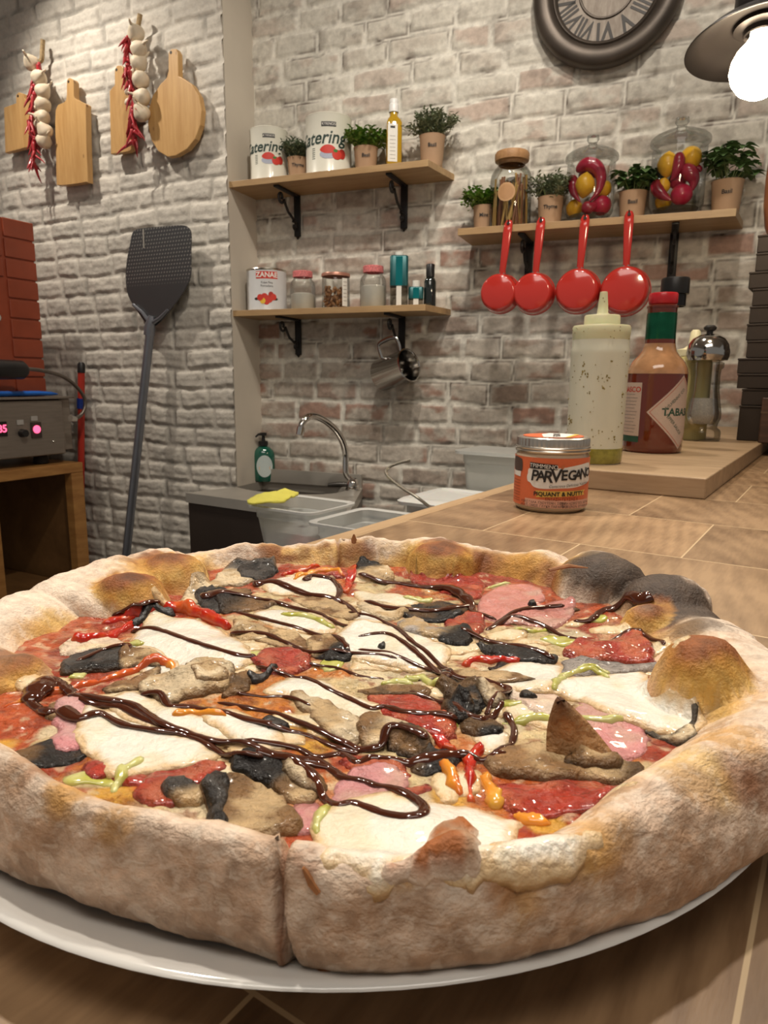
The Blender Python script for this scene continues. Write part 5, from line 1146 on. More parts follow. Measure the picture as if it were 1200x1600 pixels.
# ------------------------------------------------------------------ tins
tinw = pbr('tin_white', (.74, .72, .62), .3, .0, var=.03, coat=.3); tinrim = pbr('tin_rim', (.55, .52, .46), .25, 1, var=.05)
ink_g = ink('ink_dark_green', (.02, .045, .035)); ink_r = ink('tomato_red', (.60, .045, .03)); ink_r2 = ink('tomato_deep', (.42, .03, .02)); ink_bowl = ink('bowl_blue', (.42, .45, .55)); ink_lf = ink('leaf_green', (.05, .2, .04))
def catering(u, R, h, label):
    p, rz = on(u, .085, ZU)
    t = thing('food_tin', label, 'tin', p, rz, 'white catering tins on the upper left shelf')
    MB().lathe([(0, 0), (R, 0), (R + .0012, .0015), (R, .004), (R, h - .004), (R + .0012, h - .0015), (R, h), (R - .003, h - .001), (R - .004, h - .004), (0, h - .004)], 56).build('tin_body', tinw, t)
    k = R / .062; a0 = 0
    art('label_box', rect(.040 * k, .012 * k), R, h - .030 * k, ink('ink_box', (.03, .03, .03)), t)
    text('label_text', 'KYKNOS', .0092 * k, R, h - .030 * k, inkw, t, eps=.0013)
    text('label_text', 'Catering', .046 * k, R, h - .064 * k, ink_g, t, x=-.030 * k, shear=.28, bold=.0008, sx=.95, rot=.03)
    art('label_dot', disc(.002 * k, .003 * k, .062 * k, 0, 10), R, h - .064 * k, ink_g, t)
    zb = h - .100 * k
    art('tomato_paste', catmull([(-.024, .004), (-.014, .014), (0, .017), (.014, .012), (.019, .002), (.006, -.004), (-.012, -.004)], 4, True) * k, R, zb + .003, ink_r, t, eps=.0009)
    art('bowl_picture', disc(.023 * k, .011 * k, -.002 * k, -.004 * k), R, zb, ink_bowl, t, eps=.0006)
    art('tomato_picture', disc(.0135 * k, .0125 * k, .022 * k, -.004 * k), R, zb, ink_r, t, eps=.0011); art('tomato_picture', disc(.011 * k, .0125 * k, .037 * k, -.001 * k), R, zb, ink_r2, t, eps=.0009)
    art('tomato_picture', disc(.006 * k, .004 * k, .018 * k, .005 * k), R, zb, ink_lf, t, eps=.0013)
    for i in range(6): art('label_line', rect(.010 * k, .0016 * k, -.044 * k, (.012 - .005 * i) * k), R, zb, ink_g, t)
catering(.100, .058, .152, 'smaller white catering tin at the left end of the upper shelf')
catering(.306, .068, .162, 'larger white catering tin between two potted herbs on the upper shelf')
p, rz = on(.082, .085, ZL)
t = thing('tomato_tin', 'white tin with red name panel and tomato picture, left end of lower shelf', 'tin', p, rz)
R = .063; h = .128
MB().lathe([(0, 0), (R, 0), (R + .001, .002), (R, .004), (R, h - .006)], 56).build('tin_body', pbr('tin_grey_white', (.60, .60, .60), .3, var=.04, coat=.3), t)
MB().lathe([(R, h - .0065), (R + .0015, h - .003), (R, h), (R - .004, h - .001), (R - .005, h - .004), (0, h - .004)], 56).build('tin_rim', tinrim, t)
art('label_panel', rect(.070, .022), R, h - .022, ink_r, t); text('label_text', 'ZANAE', .021, R, h - .022, inkw, t, eps=.0012, bold=.0006)
text('label_text', 'Pulpe Fina', .009, R, h - .045, inkb, t); text('label_text', 'Pomodoro', .009, R, h - .055, inkb, t)
for x, y, r_, m in [(-.022, .0, .010, ink_r), (-.008, .002, .011, ink_r), (.006, -.004, .012, ink_r), (.020, .002, .010, ink_r), (-.014, -.010, .009, ink('pic_yellow', (.8, .5, .05))), (.012, .010, .008, ink_r2), (-.002, -.012, .010, ink_r)]:
    art('tomato_picture', disc(r_, r_, x, y, 18), R, .038, m, t, eps=.0007 + abs(x) * .01)
for x in (-.035, .028): art('tomato_picture', disc(.007, .004, x, -.002, 12), R, .036, ink('pic_black', (.03, .03, .02)), t)
# ------------------------------------------------------------------ potted herbs
potm = pbr('kraft_pot', (.44, .285, .175), .7, var=.08, scale=25, bump=.15); soil = pbr('soil', (.05, .035, .025), .9, var=.4, scale=200)
def leafmat(name, c): return pbr(name, c, .5, var=.35, scale=60, sss=.0)
LM = {'grey': leafmat('grey_green_leaf', (.17, .22, .14)), 'bright': leafmat('bright_green_leaf', (.16, .29, .05)), 'pale': leafmat('pale_sage_leaf', (.23, .27, .17)), 'basil': leafmat('basil_leaf', (.10, .18, .06)), 'stem': leafmat('herb_stem', (.12, .15, .05))}
def leaf(m, o, d, up, L, w_, curl=.2):
    d = np.array(d) / np.linalg.norm(d); s = np.cross(d, up); s = s / (np.linalg.norm(s) + 1e-9); n = np.cross(s, d); V = []
    for j in range(5):
        t = j / 4; ww = w_ * math.sin(PI * min(t * .9 + .08, 1)) ** .8
        c = np.array(o) + d * L * t - n * curl * L * t * t
        V += [c - s * ww + n * ww * .3, c, c + s * ww + n * ww * .3]
    m.add(V, [(j * 3 + i, j * 3 + i + 1, j * 3 + i + 4, j * 3 + i + 3) for j in range(4) for i in range(2)])
def pot_plant(u, off, z, kind, label, R=.034, h=.072, fh=.06, fw=.055, n=90, grp='small herbs in kraft pots', seed=1, word='Basil'):
    rr_ = np.random.RandomState(seed); p, rz = on(u, off, z)
    t = thing('potted_herb', label, 'potted plant', p, rz, grp)
    MB().lathe([(0, 0), (R * .82, 0), (R * .84, .002), (R, h - .004), (R + .002, h), (R - .002, h + .0005), (R - .004, h - .006), (R - .006, h - .008), (0, h - .008)], 32).build('pot', potm, t)
    V, Fc = text2d(word, .014, bold=.0003)
    V = V.copy(); zz = h * .62
    mesh('pot_lettering', [((R * .955 + .0012) * math.sin(x / R), -(R * .955 + .0012) * math.cos(x / R), zz + y) for x, y in V], Fc, inkb, t, smooth=False)
    f = MB(); st = MB(); br_ = kind == 'basil'
    ns = 44 if not br_ else 15
    for i in range(ns):
        a = rr_.uniform(0, 2 * PI); r0 = rr_.uniform(0, R * .7); q = np.array([r0 * math.cos(a), r0 * math.sin(a), h - .008])
        lean = rr_.uniform(.1, 1.0); tip = q + np.array([math.cos(a) * lean * fw, math.sin(a) * lean * fw * .9, fh * rr_.uniform(.6, 1.1) * (1.1 - .45 * lean)])
        mid = (q + tip) / 2 + np.array([0, 0, fh * .12]); L_ = catmull([q, mid, tip], 5); st.tube(L_, np.linspace(.0012, .0006, len(L_)), 5)
        if br_:
            for j in (5, 7, 9, 10):
                for sg in range(4):
                    b = rr_.uniform(0, 2 * PI); leaf(f, L_[min(j, len(L_) - 1)], (math.cos(b), math.sin(b), rr_.uniform(-.2, .5)), (0, 0, 1), rr_.uniform(.018, .030), rr_.uniform(.0085, .0125), .4)
        else:
            nl = {'grey': 34, 'pale': 38, 'bright': 30}[kind]
            for j in range(nl):
                c = L_[rr_.randint(2, len(L_))] + rr_.normal(0, .004, 3); b = rr_.uniform(0, 2 * PI)
                Ls, ws = {'grey': (.015, .0022), 'pale': (.013, .0028), 'bright': (.012, .0048)}[kind]
                leaf(f, c, (math.cos(b), math.sin(b), rr_.uniform(-.1, 1.2)), (0, 0, 1), Ls * rr_.uniform(.7, 1.3), ws, .2)
    st.build('stems', LM['stem'], t); f.build('foliage', LM[kind], t, smooth=False)
pot_plant(.198, .080, ZU, 'grey', 'potted grey-green herb between the two white tins', R=.032, h=.066, fh=.055, fw=.05, seed=2, word='Thyme')
pot_plant(.425, .080, ZU, 'bright', 'potted bright green herb right of the larger white tin', R=.035, h=.072, fh=.055, fw=.065, seed=3, word='Basil')
pot_plant(.630, .080, ZU, 'pale', 'potted sage-coloured herb at the right end of the upper left shelf', R=.036, h=.082, fh=.075, fw=.062, seed=4, word='Basil')
pot_plant(.782, .060, ZR, 'bright', 'small potted green herb at the left end of the right shelf', R=.030, h=.074, fh=.05, fw=.055, seed=5, word='Mint')
pot_plant(.972, .085, ZR, 'pale', 'potted grey-green thyme between pasta jar and first fruit jar', R=.034, h=.076, fh=.06, fw=.06, seed=6, word='Thyme')
pot_plant(1.182, .06, ZR, 'basil', 'potted broad-leaved herb between the two glass fruit jars', R=.035, h=.078, fh=.07, fw=.06, seed=7, word='Basil')
pot_plant(1.405, .08, ZR, 'basil', 'potted broad-leaved basil at the right end of the right shelf', R=.037, h=.080, fh=.085, fw=.075, seed=9, word='Basil')
# ------------------------------------------------------------------ oil bottle on the shelf
p, rz = on(.512, .080, ZU)
t = thing('olive_oil_bottle', 'slim bottle of golden oil with white cap and label on the upper left shelf', 'bottle', p, rz + .15)
loft([(.021, .25, 0), (.022, .25, .003), (.022, .25, .128), (.019, .5, .138), (.012, 1, .148), (.012, 1, .160)]).build('oil_body', pbr('golden_oil', (.42, .25, .015), .08, var=.1, coat=1, coatr=.03), t, ang=50)
MB().lathe([(.0135, .158), (.0145, .159), (.0145, .178), (.0135, .180), (.0125, .181), (.0125, .192), (.011, .194), (0, .194)], 24).build('cap', pbr('white_cap', (.75, .74, .72), .35), t)
art('label', rect(.028, .100, -.006, 0), .022, .072, ink('label_white', (.76, .74, .68)), t, plane=True); art('label_mark', rect(.014, .006, -.006, .04), .022, .074, inkb, t, plane=True, eps=.0008)
for i in range(7): art('label_line', rect(.016, .001, -.006, .02 - i * .010), .022, .07, ink('ink_grey', (.22, .17, .15)), t, plane=True, eps=.0008)
# ------------------------------------------------------------------ small jars on the lower shelf
jg = glass('jar_glass', (.95, .96, .95), mixt=.55)
def small_jar(u, label, grp, R, hf, fill, lid, h=.098, off=.09):
    p, rz = on(u, off, ZL); t = thing('small_jar', label, 'jar', p, rz, grp)
    MB().lathe([(0, 0), (R * .93, 0), (R, .004), (R, h * .62), (R * .93, h * .72), (R * .72, h * .80), (R * .70, h * .86)], 40).build('jar_glass', jg, t)
    MB().lathe([(0, .003), (R * .90, .003), (R * .94, .006), (R * .94, hf), (R * .7, hf + .004), (0, hf + .006)], 32).build('contents', fill, t)
    MB().lathe([(R * .74, h * .84), (R * .78, h * .845), (R * .78, h * .985), (R * .74, h), (0, h)], 32).build('lid', lid, t)
saltm = pbr('white_powder', (.72, .69, .62), .8, var=.04, scale=60, bump=.3); pinklid = pbr('gingham_lid', (.60, .17, .17), .45, var=.5, scale=260)
small_jar(.215, 'small glass jar of white powder with red lid beside the tomato tin', 'small glass jars with red lids', .040, .048, saltm, pinklid, .118)
small_jar(.455, 'small glass jar of white powder with red lid beside the tall teal pack', 'small glass jars with red lids', .040, .062, saltm, pinklid, .122)
p, rz = on(.330, .09, ZL); t = thing('nut_jar', 'small glass pot of shelled nuts with side label between two white-filled jars', 'jar', p, rz)
R = .043
MB().lathe([(0, 0), (R * .96, 0), (R, .004), (R, .092), (R * .95, .097)], 40).build('jar_glass', jg, t)
MB().lathe([(R * .97, .096), (R * 1.03, .0965), (R * 1.03, .104), (R, .106), (0, .106)], 40).build('lid', pbr('copper_lid', (.45, .22, .16), .35, .5), t)
rr_ = np.random.RandomState(5); nm_ = MB()
for i in range(150):
    a = rr_.uniform(0, 2 * PI); r_ = .035 * math.sqrt(rr_.uniform(.2, 1)); nm_.add(*(lambda e: (e.V, e.F))(MB().ell((0, 0, 0), (.007, .0045, .0035), 8, 5).xf(Matrix.Translation((r_ * math.cos(a), r_ * math.sin(a), rr_.uniform(.006, .066))) @ Euler(tuple(rr_.uniform(0, 6, 3))).to_matrix().to_4x4())))
nt_ = nm_.build('nuts', pbr('hazelnut', (.38, .19, .08), .5, var=.4, scale=80), t); nt_['kind'] = 'stuff'
art('label', rect(.020, .082, .030, 0), R, .048, ink('label_white', (.76, .74, .68)), t)
for i in range(6): art('label_line', rect(.012, .0014, .030, .03 - i * .011), R, .048, ink('ink_grey', (.22, .17, .15)), t, eps=.0008)
teal = pbr('teal_foil', (.005, .20, .22), .25, .5, var=.2, scale=10); dteal = pbr('dark_teal', (.006, .075, .08), .35, .3, var=.1); wp = ink('label_white', (.76, .74, .68))
p, rz = on(.538, .09, ZL); t = thing('teal_pack', 'tall clear bottle wrapped in teal foil band, taller of the two teal packs', 'bottle', p, rz)
loft([(.025, .3, 0), (.0255, .3, .002), (.0255, .3, .062)]).build('glass_foot', glass('smoked_glass', (.72, .70, .64), mixt=.35), t, ang=50)
loft([(.027, .3, .060), (.027, .3, .142), (.024, .3, .146)]).build('teal_band', dteal, t, ang=50)
art('teal_panel', rect(.020, .082), .027, .101, teal, t, plane=True); art('white_panel', rect(.015, .060), .0258, .031, wp, t, plane=True)
MB().lathe([(.012, .145), (.012, .158), (0, .158)], 20).build('cap', wp, t)
p, rz = on(.594, .095, ZL); t = thing('teal_pack', 'short clear pot with teal band and white cap, shorter of the two teal packs', 'jar', p, rz)
loft([(.020, .3, 0), (.0205, .3, .002), (.0205, .3, .022)]).build('glass_foot', glass('smoked_glass', (.72, .70, .64), mixt=.35), t, ang=50)
loft([(.022, .3, .021), (.022, .3, .053), (.020, .3, .055)]).build('teal_band', dteal, t, ang=50)
art('teal_panel', rect(.018, .030), .022, .037, teal, t, plane=True); art('white_panel', rect(.015, .020), .0207, .011, wp, t, plane=True)
MB().lathe([(.011, .054), (.011, .074), (0, .074)], 20).build('cap', wp, t)
p, rz = on(.634, .085, ZL); t = thing('dark_bottle', 'small dark bottle with black cap at the right end of the lower shelf', 'bottle', p, rz)
MB().lathe([(0, 0), (.017, 0), (.018, .003), (.018, .070), (.014, .080), (.010, .084)], 28).build('bottle_body', pbr('dark_glass', (.012, .016, .015), .1, coat=1), t)
MB().lathe([(.011, .083), (.0125, .084), (.0125, .118), (.011, .120), (0, .120)], 24).build('cap', pbr('black_plastic', (.014, .013, .013), .35, var=.1), t)
# ------------------------------------------------------------------ hanging mug
p = WB(.528, .085, 1.222)
mt = thing('steel_mug', 'steel mug hanging by its handle from the bracket under the lower shelf', 'mug', p, 0)
zc_ = Vector((.88, -.34, .26)).normalized(); xc_ = Vector((.35, .1, -1)); xc_ = (xc_ - zc_ * xc_.dot(zc_)).normalized(); yc_ = zc_.cross(xc_)
mt.rotation_euler = (Matrix.Rotation(RZB, 3, 'Z') @ Matrix((xc_, yc_, zc_)).transposed()).to_euler(); mt.scale = (1.2, 1.2, 1.15)
r_ = .041
MB().lathe([(0, -.055), (r_ - .003, -.055), (r_, -.052), (r_, .048), (r_ + .002, .050), (r_ - .001, .051), (r_ - .003, .047), (r_ - .003, -.048), (0, -.050)], 40).build('cup', steel, mt, ang=60)
MB().tube(catmull([(-r_ + .002, 0, .036), (-r_ - .020, 0, .038), (-r_ - .036, 0, .030), (-r_ - .038, 0, -.010), (-r_ - .030, 0, -.030), (-r_ + .002, 0, -.032)], 6), .0055, 8, .5, up=(0, 1, 0)).build('handle', steel, mt)
MB().tube([(-.004, 0, .0), (.004, 0, 0)], .001).build('wire', iron, mt) if False else None
# ------------------------------------------------------------------ pasta jar
p, rz = on(.862, .085, ZR); t = thing('pasta_jar', 'clear jar of long pasta with wooden lid and round tag on the right shelf', 'jar', p, rz)
R = .057
MB().lathe([(0, 0), (R * .95, 0), (R, .005), (R, .125), (R * .96, .142), (R * .80, .158), (R * .66, .166), (R * .64, .176)], 48).build('jar_glass', jg, t)
MB().lathe([(R * .62, .168), (R * .66, .176), (R * .80, .178), (R * .82, .184), (R * .82, .196), (R * .76, .201), (0, .202)], 40).build('wooden_lid', wood('cork', (.30, .15, .06), (.42, .23, .10), .6, 12, (6, 6, 6)), t)
rr_ = np.random.RandomState(8); pa1 = MB(); pa2 = MB()
for i in range(46):
    a = rr_.uniform(0, 2 * PI); q = R * .82 * math.sqrt(rr_.uniform(.15, 1)); b = a + rr_.normal(0, .35)
    (pa1 if i % 2 else pa2).tube([(q * math.cos(a), q * math.sin(a), .004), (q * .92 * math.cos(b), q * .92 * math.sin(b), rr_.uniform(.10, .145))], .0028, 6)
pa1.build('yellow_pasta', pbr('pasta_yellow', (.52, .33, .10), .5, var=.2), t); pa2.build('brown_pasta', pbr('pasta_brown', (.22, .09, .04), .5, var=.3), t)
art('round_tag', disc(.024, .024, -.012, 0, 28), R, .088, pbr('tag_kraft', (.50, .29, .14), .6), t, eps=.0012); art('tag_ring', disc(.019, .019, -.012, 0, 28), R, .088, pbr('tag_kraft_inner', (.44, .24, .11), .6), t, eps=.0016)
# ------------------------------------------------------------------ fruit jars
lemonm = pbr('lemon_skin', (.80, .44, .02), .35, var=.08, scale=60, bump=.4, bscale=150, coat=.3); chilim = pbr('dark_red_pepper', (.30, .012, .035), .25, var=.25, scale=30, coat=.6)
redf = pbr('crimson_skin', (.42, .012, .05), .35, var=.2, scale=20, coat=.3)
def fruit_jar(u, label, R, h, lem, pep, orb):
    lem = [(x, y, z, r_ * 1.18, s_) for x, y, z, r_, s_ in lem]; pep = [(q_, r_ * 1.35) for q_, r_ in pep]; orb = [(x, y, z, r_ * 1.1) for x, y, z, r_ in orb]
    p, rz = on(u, .085, ZR); t = thing('glass_jar', label, 'jar', p, rz, 'large lidded glass jars on the right shelf')
    MB().lathe([(0, 0), (R * .86, 0), (R * .90, .004), (R * .84, .012), (R * .88, .018), (R, .032), (R, h * .90), (R * .98, h)], 56).build('jar_glass', jg, t)
    ld = MB().lathe([(R * .99, h), (R * 1.09, h + .002), (R * 1.10, h + .008), (R * 1.08, h + .013), (R * .95, h + .020), (R * .65, h + .029), (R * .30, h + .034), (R * .2, h + .038), (R * .17, h + .044), (R * .26, h + .052), (R * .24, h + .062), (0, h + .066)], 48).build('glass_lid', jg, t)
    MB().lathe([(0, .019), (R * .8, .019), (R * .84, .022), (0, .024)], 32).build('glass_floor', jg, t)
    for (x, y, z, r_, sq_) in lem:
        L_ = MB().lathe([(0, -r_ * 1.22), (r_ * .18, -r_ * 1.14), (r_ * .45, -r_ * .95), (r_ * .8, -r_ * .6), (r_, 0), (r_ * .8, r_ * .6), (r_ * .45, r_ * .95), (r_ * .15, r_ * 1.12), (0, r_ * 1.2)], 28)
        o = L_.build('lemon', lemonm, None, ang=80, rot=(sq_, .4 * sq_, rz)); w_ = Matrix.Translation(Vector(p)) @ Matrix.Rotation(rz, 4, 'Z') @ Vector((x, y, z)); o.location = w_
        FR_.append(('lemon', o, label))
    for (pts, r_) in pep:
        Q = catmull(pts, 7); s_ = np.linspace(0, 1, len(Q)); rs = r_ * (np.clip(np.sin(s_ ** .6 * PI * .98), .08, 1))
        o = MB().tube(Q, rs, 14).build('dried_pepper', chilim, None, ang=80); o.location = Vector(p); o.rotation_euler = (0, 0, rz); FR_.append(('pepper', o, label))
    for (x, y, z, r_) in orb:
        o = MB().ell((0, 0, 0), (r_, r_, r_ * .95), 24, 16).build('red_onion', redf, None, ang=80); o.location = Matrix.Translation(Vector(p)) @ Matrix.Rotation(rz, 4, 'Z') @ Vector((x, y, z)); FR_.append(('onion', o, label))
FR_ = []
fruit_jar(1.074, 'glass jar with pointed lid holding lemons and dark red peppers, left of the two', .062, .158,
    [(-.014, -.022, .095, .0225, .3), (.034, -.004, .088, .018, 1.2), (-.038, .004, .045, .019, .8)],
    [([(-.038, .0, .135), (-.015, -.015, .148), (.012, -.020, .138), (.026, -.022, .110), (.020, -.034, .075), (.0, -.038, .050)], .0135), ([(-.046, -.004, .125), (-.044, -.018, .10), (-.040, -.026, .075), (-.022, -.036, .05)], .010), ([(-.03, .02, .12), (0, .015, .135), (.02, .012, .12)], .014), ([(-.018, -.030, .040), (.004, -.036, .036), (.022, -.030, .05)], .012)],
    [(.030, -.012, .045, .024)])
fruit_jar(1.288, 'taller glass jar of lemons and dark red peppers beside the basil pot', .066, .176,
    [(-.026, -.018, .128, .022, .1), (.026, -.008, .140, .0235, 1.1), (-.034, -.012, .078, .016, .6), (-.030, .022, .05, .018, .9)],
    [([(-.002, -.030, .150), (.0, -.036, .125), (-.006, -.036, .10), (-.016, -.034, .085)], .011), ([(.006, -.024, .118), (.028, -.028, .100), (.038, -.026, .080), (.034, -.030, .055)], .014), ([(-.050, -.012, .095), (-.046, -.022, .070), (-.030, -.036, .050), (-.010, -.044, .036)], .012), ([(.01, .0, .12), (.045, -.004, .115), (.052, -.012, .105)], .008)],
    [(.012, -.024, .052, .024), (.0, .012, .095, .020)])
cnt = {}
NM = {'lemon': ['lemon in the middle of the left fruit jar', 'smaller lemon at the right side of the left fruit jar', 'lemon low at the left inside the left fruit jar', 'lemon at the upper left of the right fruit jar', 'round lemon at the top right of the right fruit jar', 'small lemon at mid height left in the right fruit jar', 'lemon low at the back of the right fruit jar'],
      'pepper': ['long dark red pepper arching over the lemon in the left jar', 'dark red pepper along the left wall of the left jar', 'dark red pepper lying at the top back of the left jar', 'dark red pepper lying at the bottom of the left jar', 'slim dark red pepper upright in the middle of the right jar', 'dark red pepper bending down the right side of the right jar', 'dark red pepper curving along the lower left of the right jar', 'thin dark red pepper at the back right of the right jar'],
      'onion': ['crimson round vegetable at the bottom right of the left jar', 'crimson round vegetable at the bottom of the right jar', 'crimson round vegetable behind the peppers in the right jar']}
GR = {'lemon': 'lemons in the glass jars', 'pepper': 'dark red peppers in the glass jars', 'onion': 'crimson vegetables in the glass jars'}
for k_, o, l in FR_:
    i = cnt.get(k_, 0); cnt[k_] = i + 1; tag(o, NM[k_][i], {'lemon': 'lemon', 'pepper': 'pepper', 'onion': 'vegetable'}[k_], GR[k_])
# ------------------------------------------------------------------ red pans
enam = pbr('red_enamel', (.47, .030, .022), .16, var=.05, scale=8, coat=.8, coatr=.04)
pan0 = None
pans = [(794, 350, 780, 458, .052), (845, 346, 833, 458, .054), (914, 342, 902, 454, .057), (983, 336, 976, 454, .0615)]
pl_ = ['smallest red enamel pan, leftmost of the four hanging from the shelf', 'second red enamel pan from the left under the shelf', 'third red enamel pan from the left, behind the squeeze bottle', 'largest red enamel pan, rightmost of the four under the shelf']
for i, (hx, hy, bx, by, R) in enumerate(pans):
    q = BP(hx, hy, .178); c = BP(bx, by, .178)
    t = thing('red_pan', pl_[i], 'pan', WB(q[0], .170, q[2]), RZB, 'red enamel pans hanging from the right shelf')
    t.rotation_euler = (0, (q[0] - c[0]) / (q[2] - c[2]) * 1.0, RZB)
    D_ = math.hypot(q[2] - c[2], q[0] - c[0])
    # bowl: axis along local y, bottom facing the room
    m = MB().lathe([(0, 0), (R * .78, 0), (R * .86, .002), (R * .93, .008), (R * .97, .020), (R, .045), (R * 1.03, .047), (R * 1.0, .049), (R * .95, .044), (R * .92, .020), (R * .80, .006), (0, .005)], 56)
    m.xf(Matrix.Translation((0, -.030, -D_)) @ Matrix.Rotation(-PI / 2, 4, 'X')); m.build('pan_bowl', enam, t, ang=70)
    L_ = D_ - R + .006
    H = MB(); pts = [(0, .0, 0.010), (0, -.004, 0), (0, -.006, -.02), (0, -.004, -L_ * .5), (0, -.004, -L_ + .014), (0, .004, -L_ - .004)]
    H.tube(pts, [.0075, .0115, .0120, .0105, .0085, .0095], 14, .42, up=(0, 1, 0)); H.build('handle', enam, t, ang=70)
    H = MB(); H.tube([(0, -.008, .002), (0, -.0115, .002)], .004, 12); H.build('hanging_hole', pbr('hole_dark', (.02, .015, .012), .6), t)
    H = MB(); H.tube([(0, .008, .006), (0, -.010, .006), (0, -.014, .010)], .0018, 8); H.build('hook', iron, t)
    H = MB(); H.tube([(-.006, -.006, -L_ + .004), (-.006, -.010, -L_ + .004)], .0025, 8); H.tube([(.006, -.006, -L_ + .004), (.006, -.010, -L_ + .004)], .0025, 8); H.build('rivets', steel, t)
# ------------------------------------------------------------------ clock
t = thing('wall_clock', 'large round wall clock with dark bronze frame and roman numerals', 'clock', WB(1.081, .012, 2.197), RZB)
R = .190
rim = pbr('dark_bronze', (.085, .068, .055), .42, .5, var=.3, scale=12, bump=.25, bscale=40)
m = MB().lathe([(R * .66, .018), (R * .68, .026), (R * .71, .028), (R * .73, .024), (R * .75, .030), (R * .80, .036), (R * .90, .038), (R * .97, .032), (R * .985, .026), (R, .020), (R, .004), (R * .96, 0), (R * .6, 0)], 96); m.xf(Matrix.Rotation(PI / 2, 4, 'X')); m.build('clock_frame', rim, t, ang=50)
facem = wood('aged_dial', (.25, .20, .16), (.42, .36, .30), .6, 5, (14, 3, 3), .1)
m = MB().lathe([(0, .006), (R * .67, .006), (R * .67, .012), (0, .012)], 64); m.xf(Matrix.Rotation(PI / 2, 4, 'X')); m.build('clock_face', facem, t)
for i, nmn in enumerate(['XII', 'I', 'II', 'III', 'IIII', 'V', 'VI', 'VII', 'VIII', 'IX', 'X', 'XI']):
    a = -i * PI / 6
    V, Fc = text2d(nmn, .070, bold=.0015, sx=.62 if len(nmn) > 2 else .8)
    rad_ = R * .535; c, s = math.cos(a), math.sin(a); V = V + [0, rad_]
    mesh('numeral', [(x * c - y * s, -.0130, x * s + y * c) for x, y in V], Fc, ink('numeral_black', (.045, .038, .033)), t, smooth=False)
m = MB().lathe([(R * .345, .012), (R * .355, .016), (R * .375, .016), (R * .385, .012)], 64); m.xf(Matrix.Rotation(PI / 2, 4, 'X')); m.build('inner_ring', rim, t)
for a_, L_, w_ in [(.9, .075, .005), (-1.1, .10, .004)]:
    MB().tube([(0, -.017, 0), (L_ * math.sin(a_), -.017, L_ * math.cos(a_))], [w_, .001], 8, .4, up=(0, 1, 0)).build('clock_hand', rim, t)
# ------------------------------------------------------------------ pendant lamp
bc = at(1186, 108, 1.42)
t = thing('pendant_lamp', 'dark metal pendant lamp with round glowing bulb at the upper right', 'lamp', bc)
t.rotation_euler = (math.radians(-7), math.radians(-1), 0)
S = 1.0
dk = pbr('dark_lamp_metal', (.022, .019, .018), .38, .7, var=.2, scale=20)
lm = MB().lathe([(.030, .076), (.040, .074), (.060, .069), (.085, .058), (.108, .040), (.109, .038), (.107, .0375), (.085, .053), (.060, .064), (.030, .070)], 72); lm.build('lamp_shade', dk, t, ang=60)
MB().lathe([(.022, .050), (.024, .052), (.024, .060), (.038, .062), (.038, .092), (.036, .092)], 32).build('socket_ring', dk, t)
k_ = MB().lathe([(.038, .092), (.036, .110), (.034, .150), (.034, .165), (.040, .168), (.040, .185), (.030, .198), (.010, .206), (.010, .25), (0, .25)], 32)
k_.build('lamp_neck', dk, t)
for i in range(14):
    a = 2 * PI * i / 14; MB().tube([(.041 * math.cos(a), .041 * math.sin(a), .170), (.041 * math.cos(a), .041 * math.sin(a), .184)], .0035, 6).build('vent_slot', pbr('vent_dark', (.015, .012, .01), .6), t)
MB().tube([(0, 0, .25), (0, 0, HT - bc[2] - .01)], .004, 8).build('cable', pbr('black_plastic', (.014, .013, .013), .35, var=.1), t)
bulb = nodes('lit_bulb'); bulb[2].inputs['Emission Color'].default_value = (1, .80, .55, 1); bulb[2].inputs['Emission Strength'].default_value = 62
tr_ = bulb[1].nodes.new('ShaderNodeTexNoise')
MB().lathe([(0, -.043), (.017, -.040), (.031, -.030), (.040, -.015), (.043, 0), (.040, .015), (.032, .029), (.020, .041), (.014, .050), (.013, .060)], 36).build('bulb', bulb[0], t, ang=80)
# ------------------------------------------------------------------ cutting boards on the left wall
pine = wood('pine_board', (.44, .24, .08), (.57, .345, .135), .45, 3.2, (14, 14, 1.4), .08, knots=14)
def wboard(name, outline, label, th=.018, off=.022, grp='wooden boards hanging on the white wall'):
    A = np.array([LP(a, b, off + th)[[0, 2]] for a, b in outline]); c = A.mean(0)
    t = thing(name, label, 'cutting board', WL(c[0], off, c[1]), RZL, grp)
    m = MB().prism([(a - c[0], b - c[1]) for a, b in A], 0, th); m.xf(Matrix(((1, 0, 0, 0), (0, 0, -1, 0), (0, 1, 0, 0), (0, 0, 0, 1))))
    m.build('board_panel', pine, t, smooth=False, bevel=.002)
    return t, c, A
def hole(t, c, a, b, off, th):
    q = LP(a, b, off + th); MB().tube([(q[0] - c[0], -th - .0005, q[2] - c[1]), (q[0] - c[0], -th + .002, q[2] - c[1])], .0045, 12).build('hanging_hole', pbr('hole_dark', (.02, .015, .012), .6), t)
t, c, A = wboard('cutting_board', [(6, 168), (25, 161), (25, 148), (29, 144), (36, 146), (38, 154), (42, 156), (50, 152), (50, 228), (8, 239)], 'square pine board with short handle behind the left garlic braid'); hole(t, c, 26 + 2, 150, .022, .018)
t, c, A = wboard('cutting_board', catmull([(87, 172), (100, 160), (104, 152), (104.5, 128), (108, 122), (113, 124), (115, 130), (115.5, 150), (120, 156), (133, 162), (134, 172), (135, 225), (137, 280), (134, 284), (110, 288), (91, 289), (88.5, 284), (87.5, 240)], 3, True), 'tall rectangular pine board with handle, right of the left garlic braid', .022); hole(t, c, 107, 127.5, .022, .022)
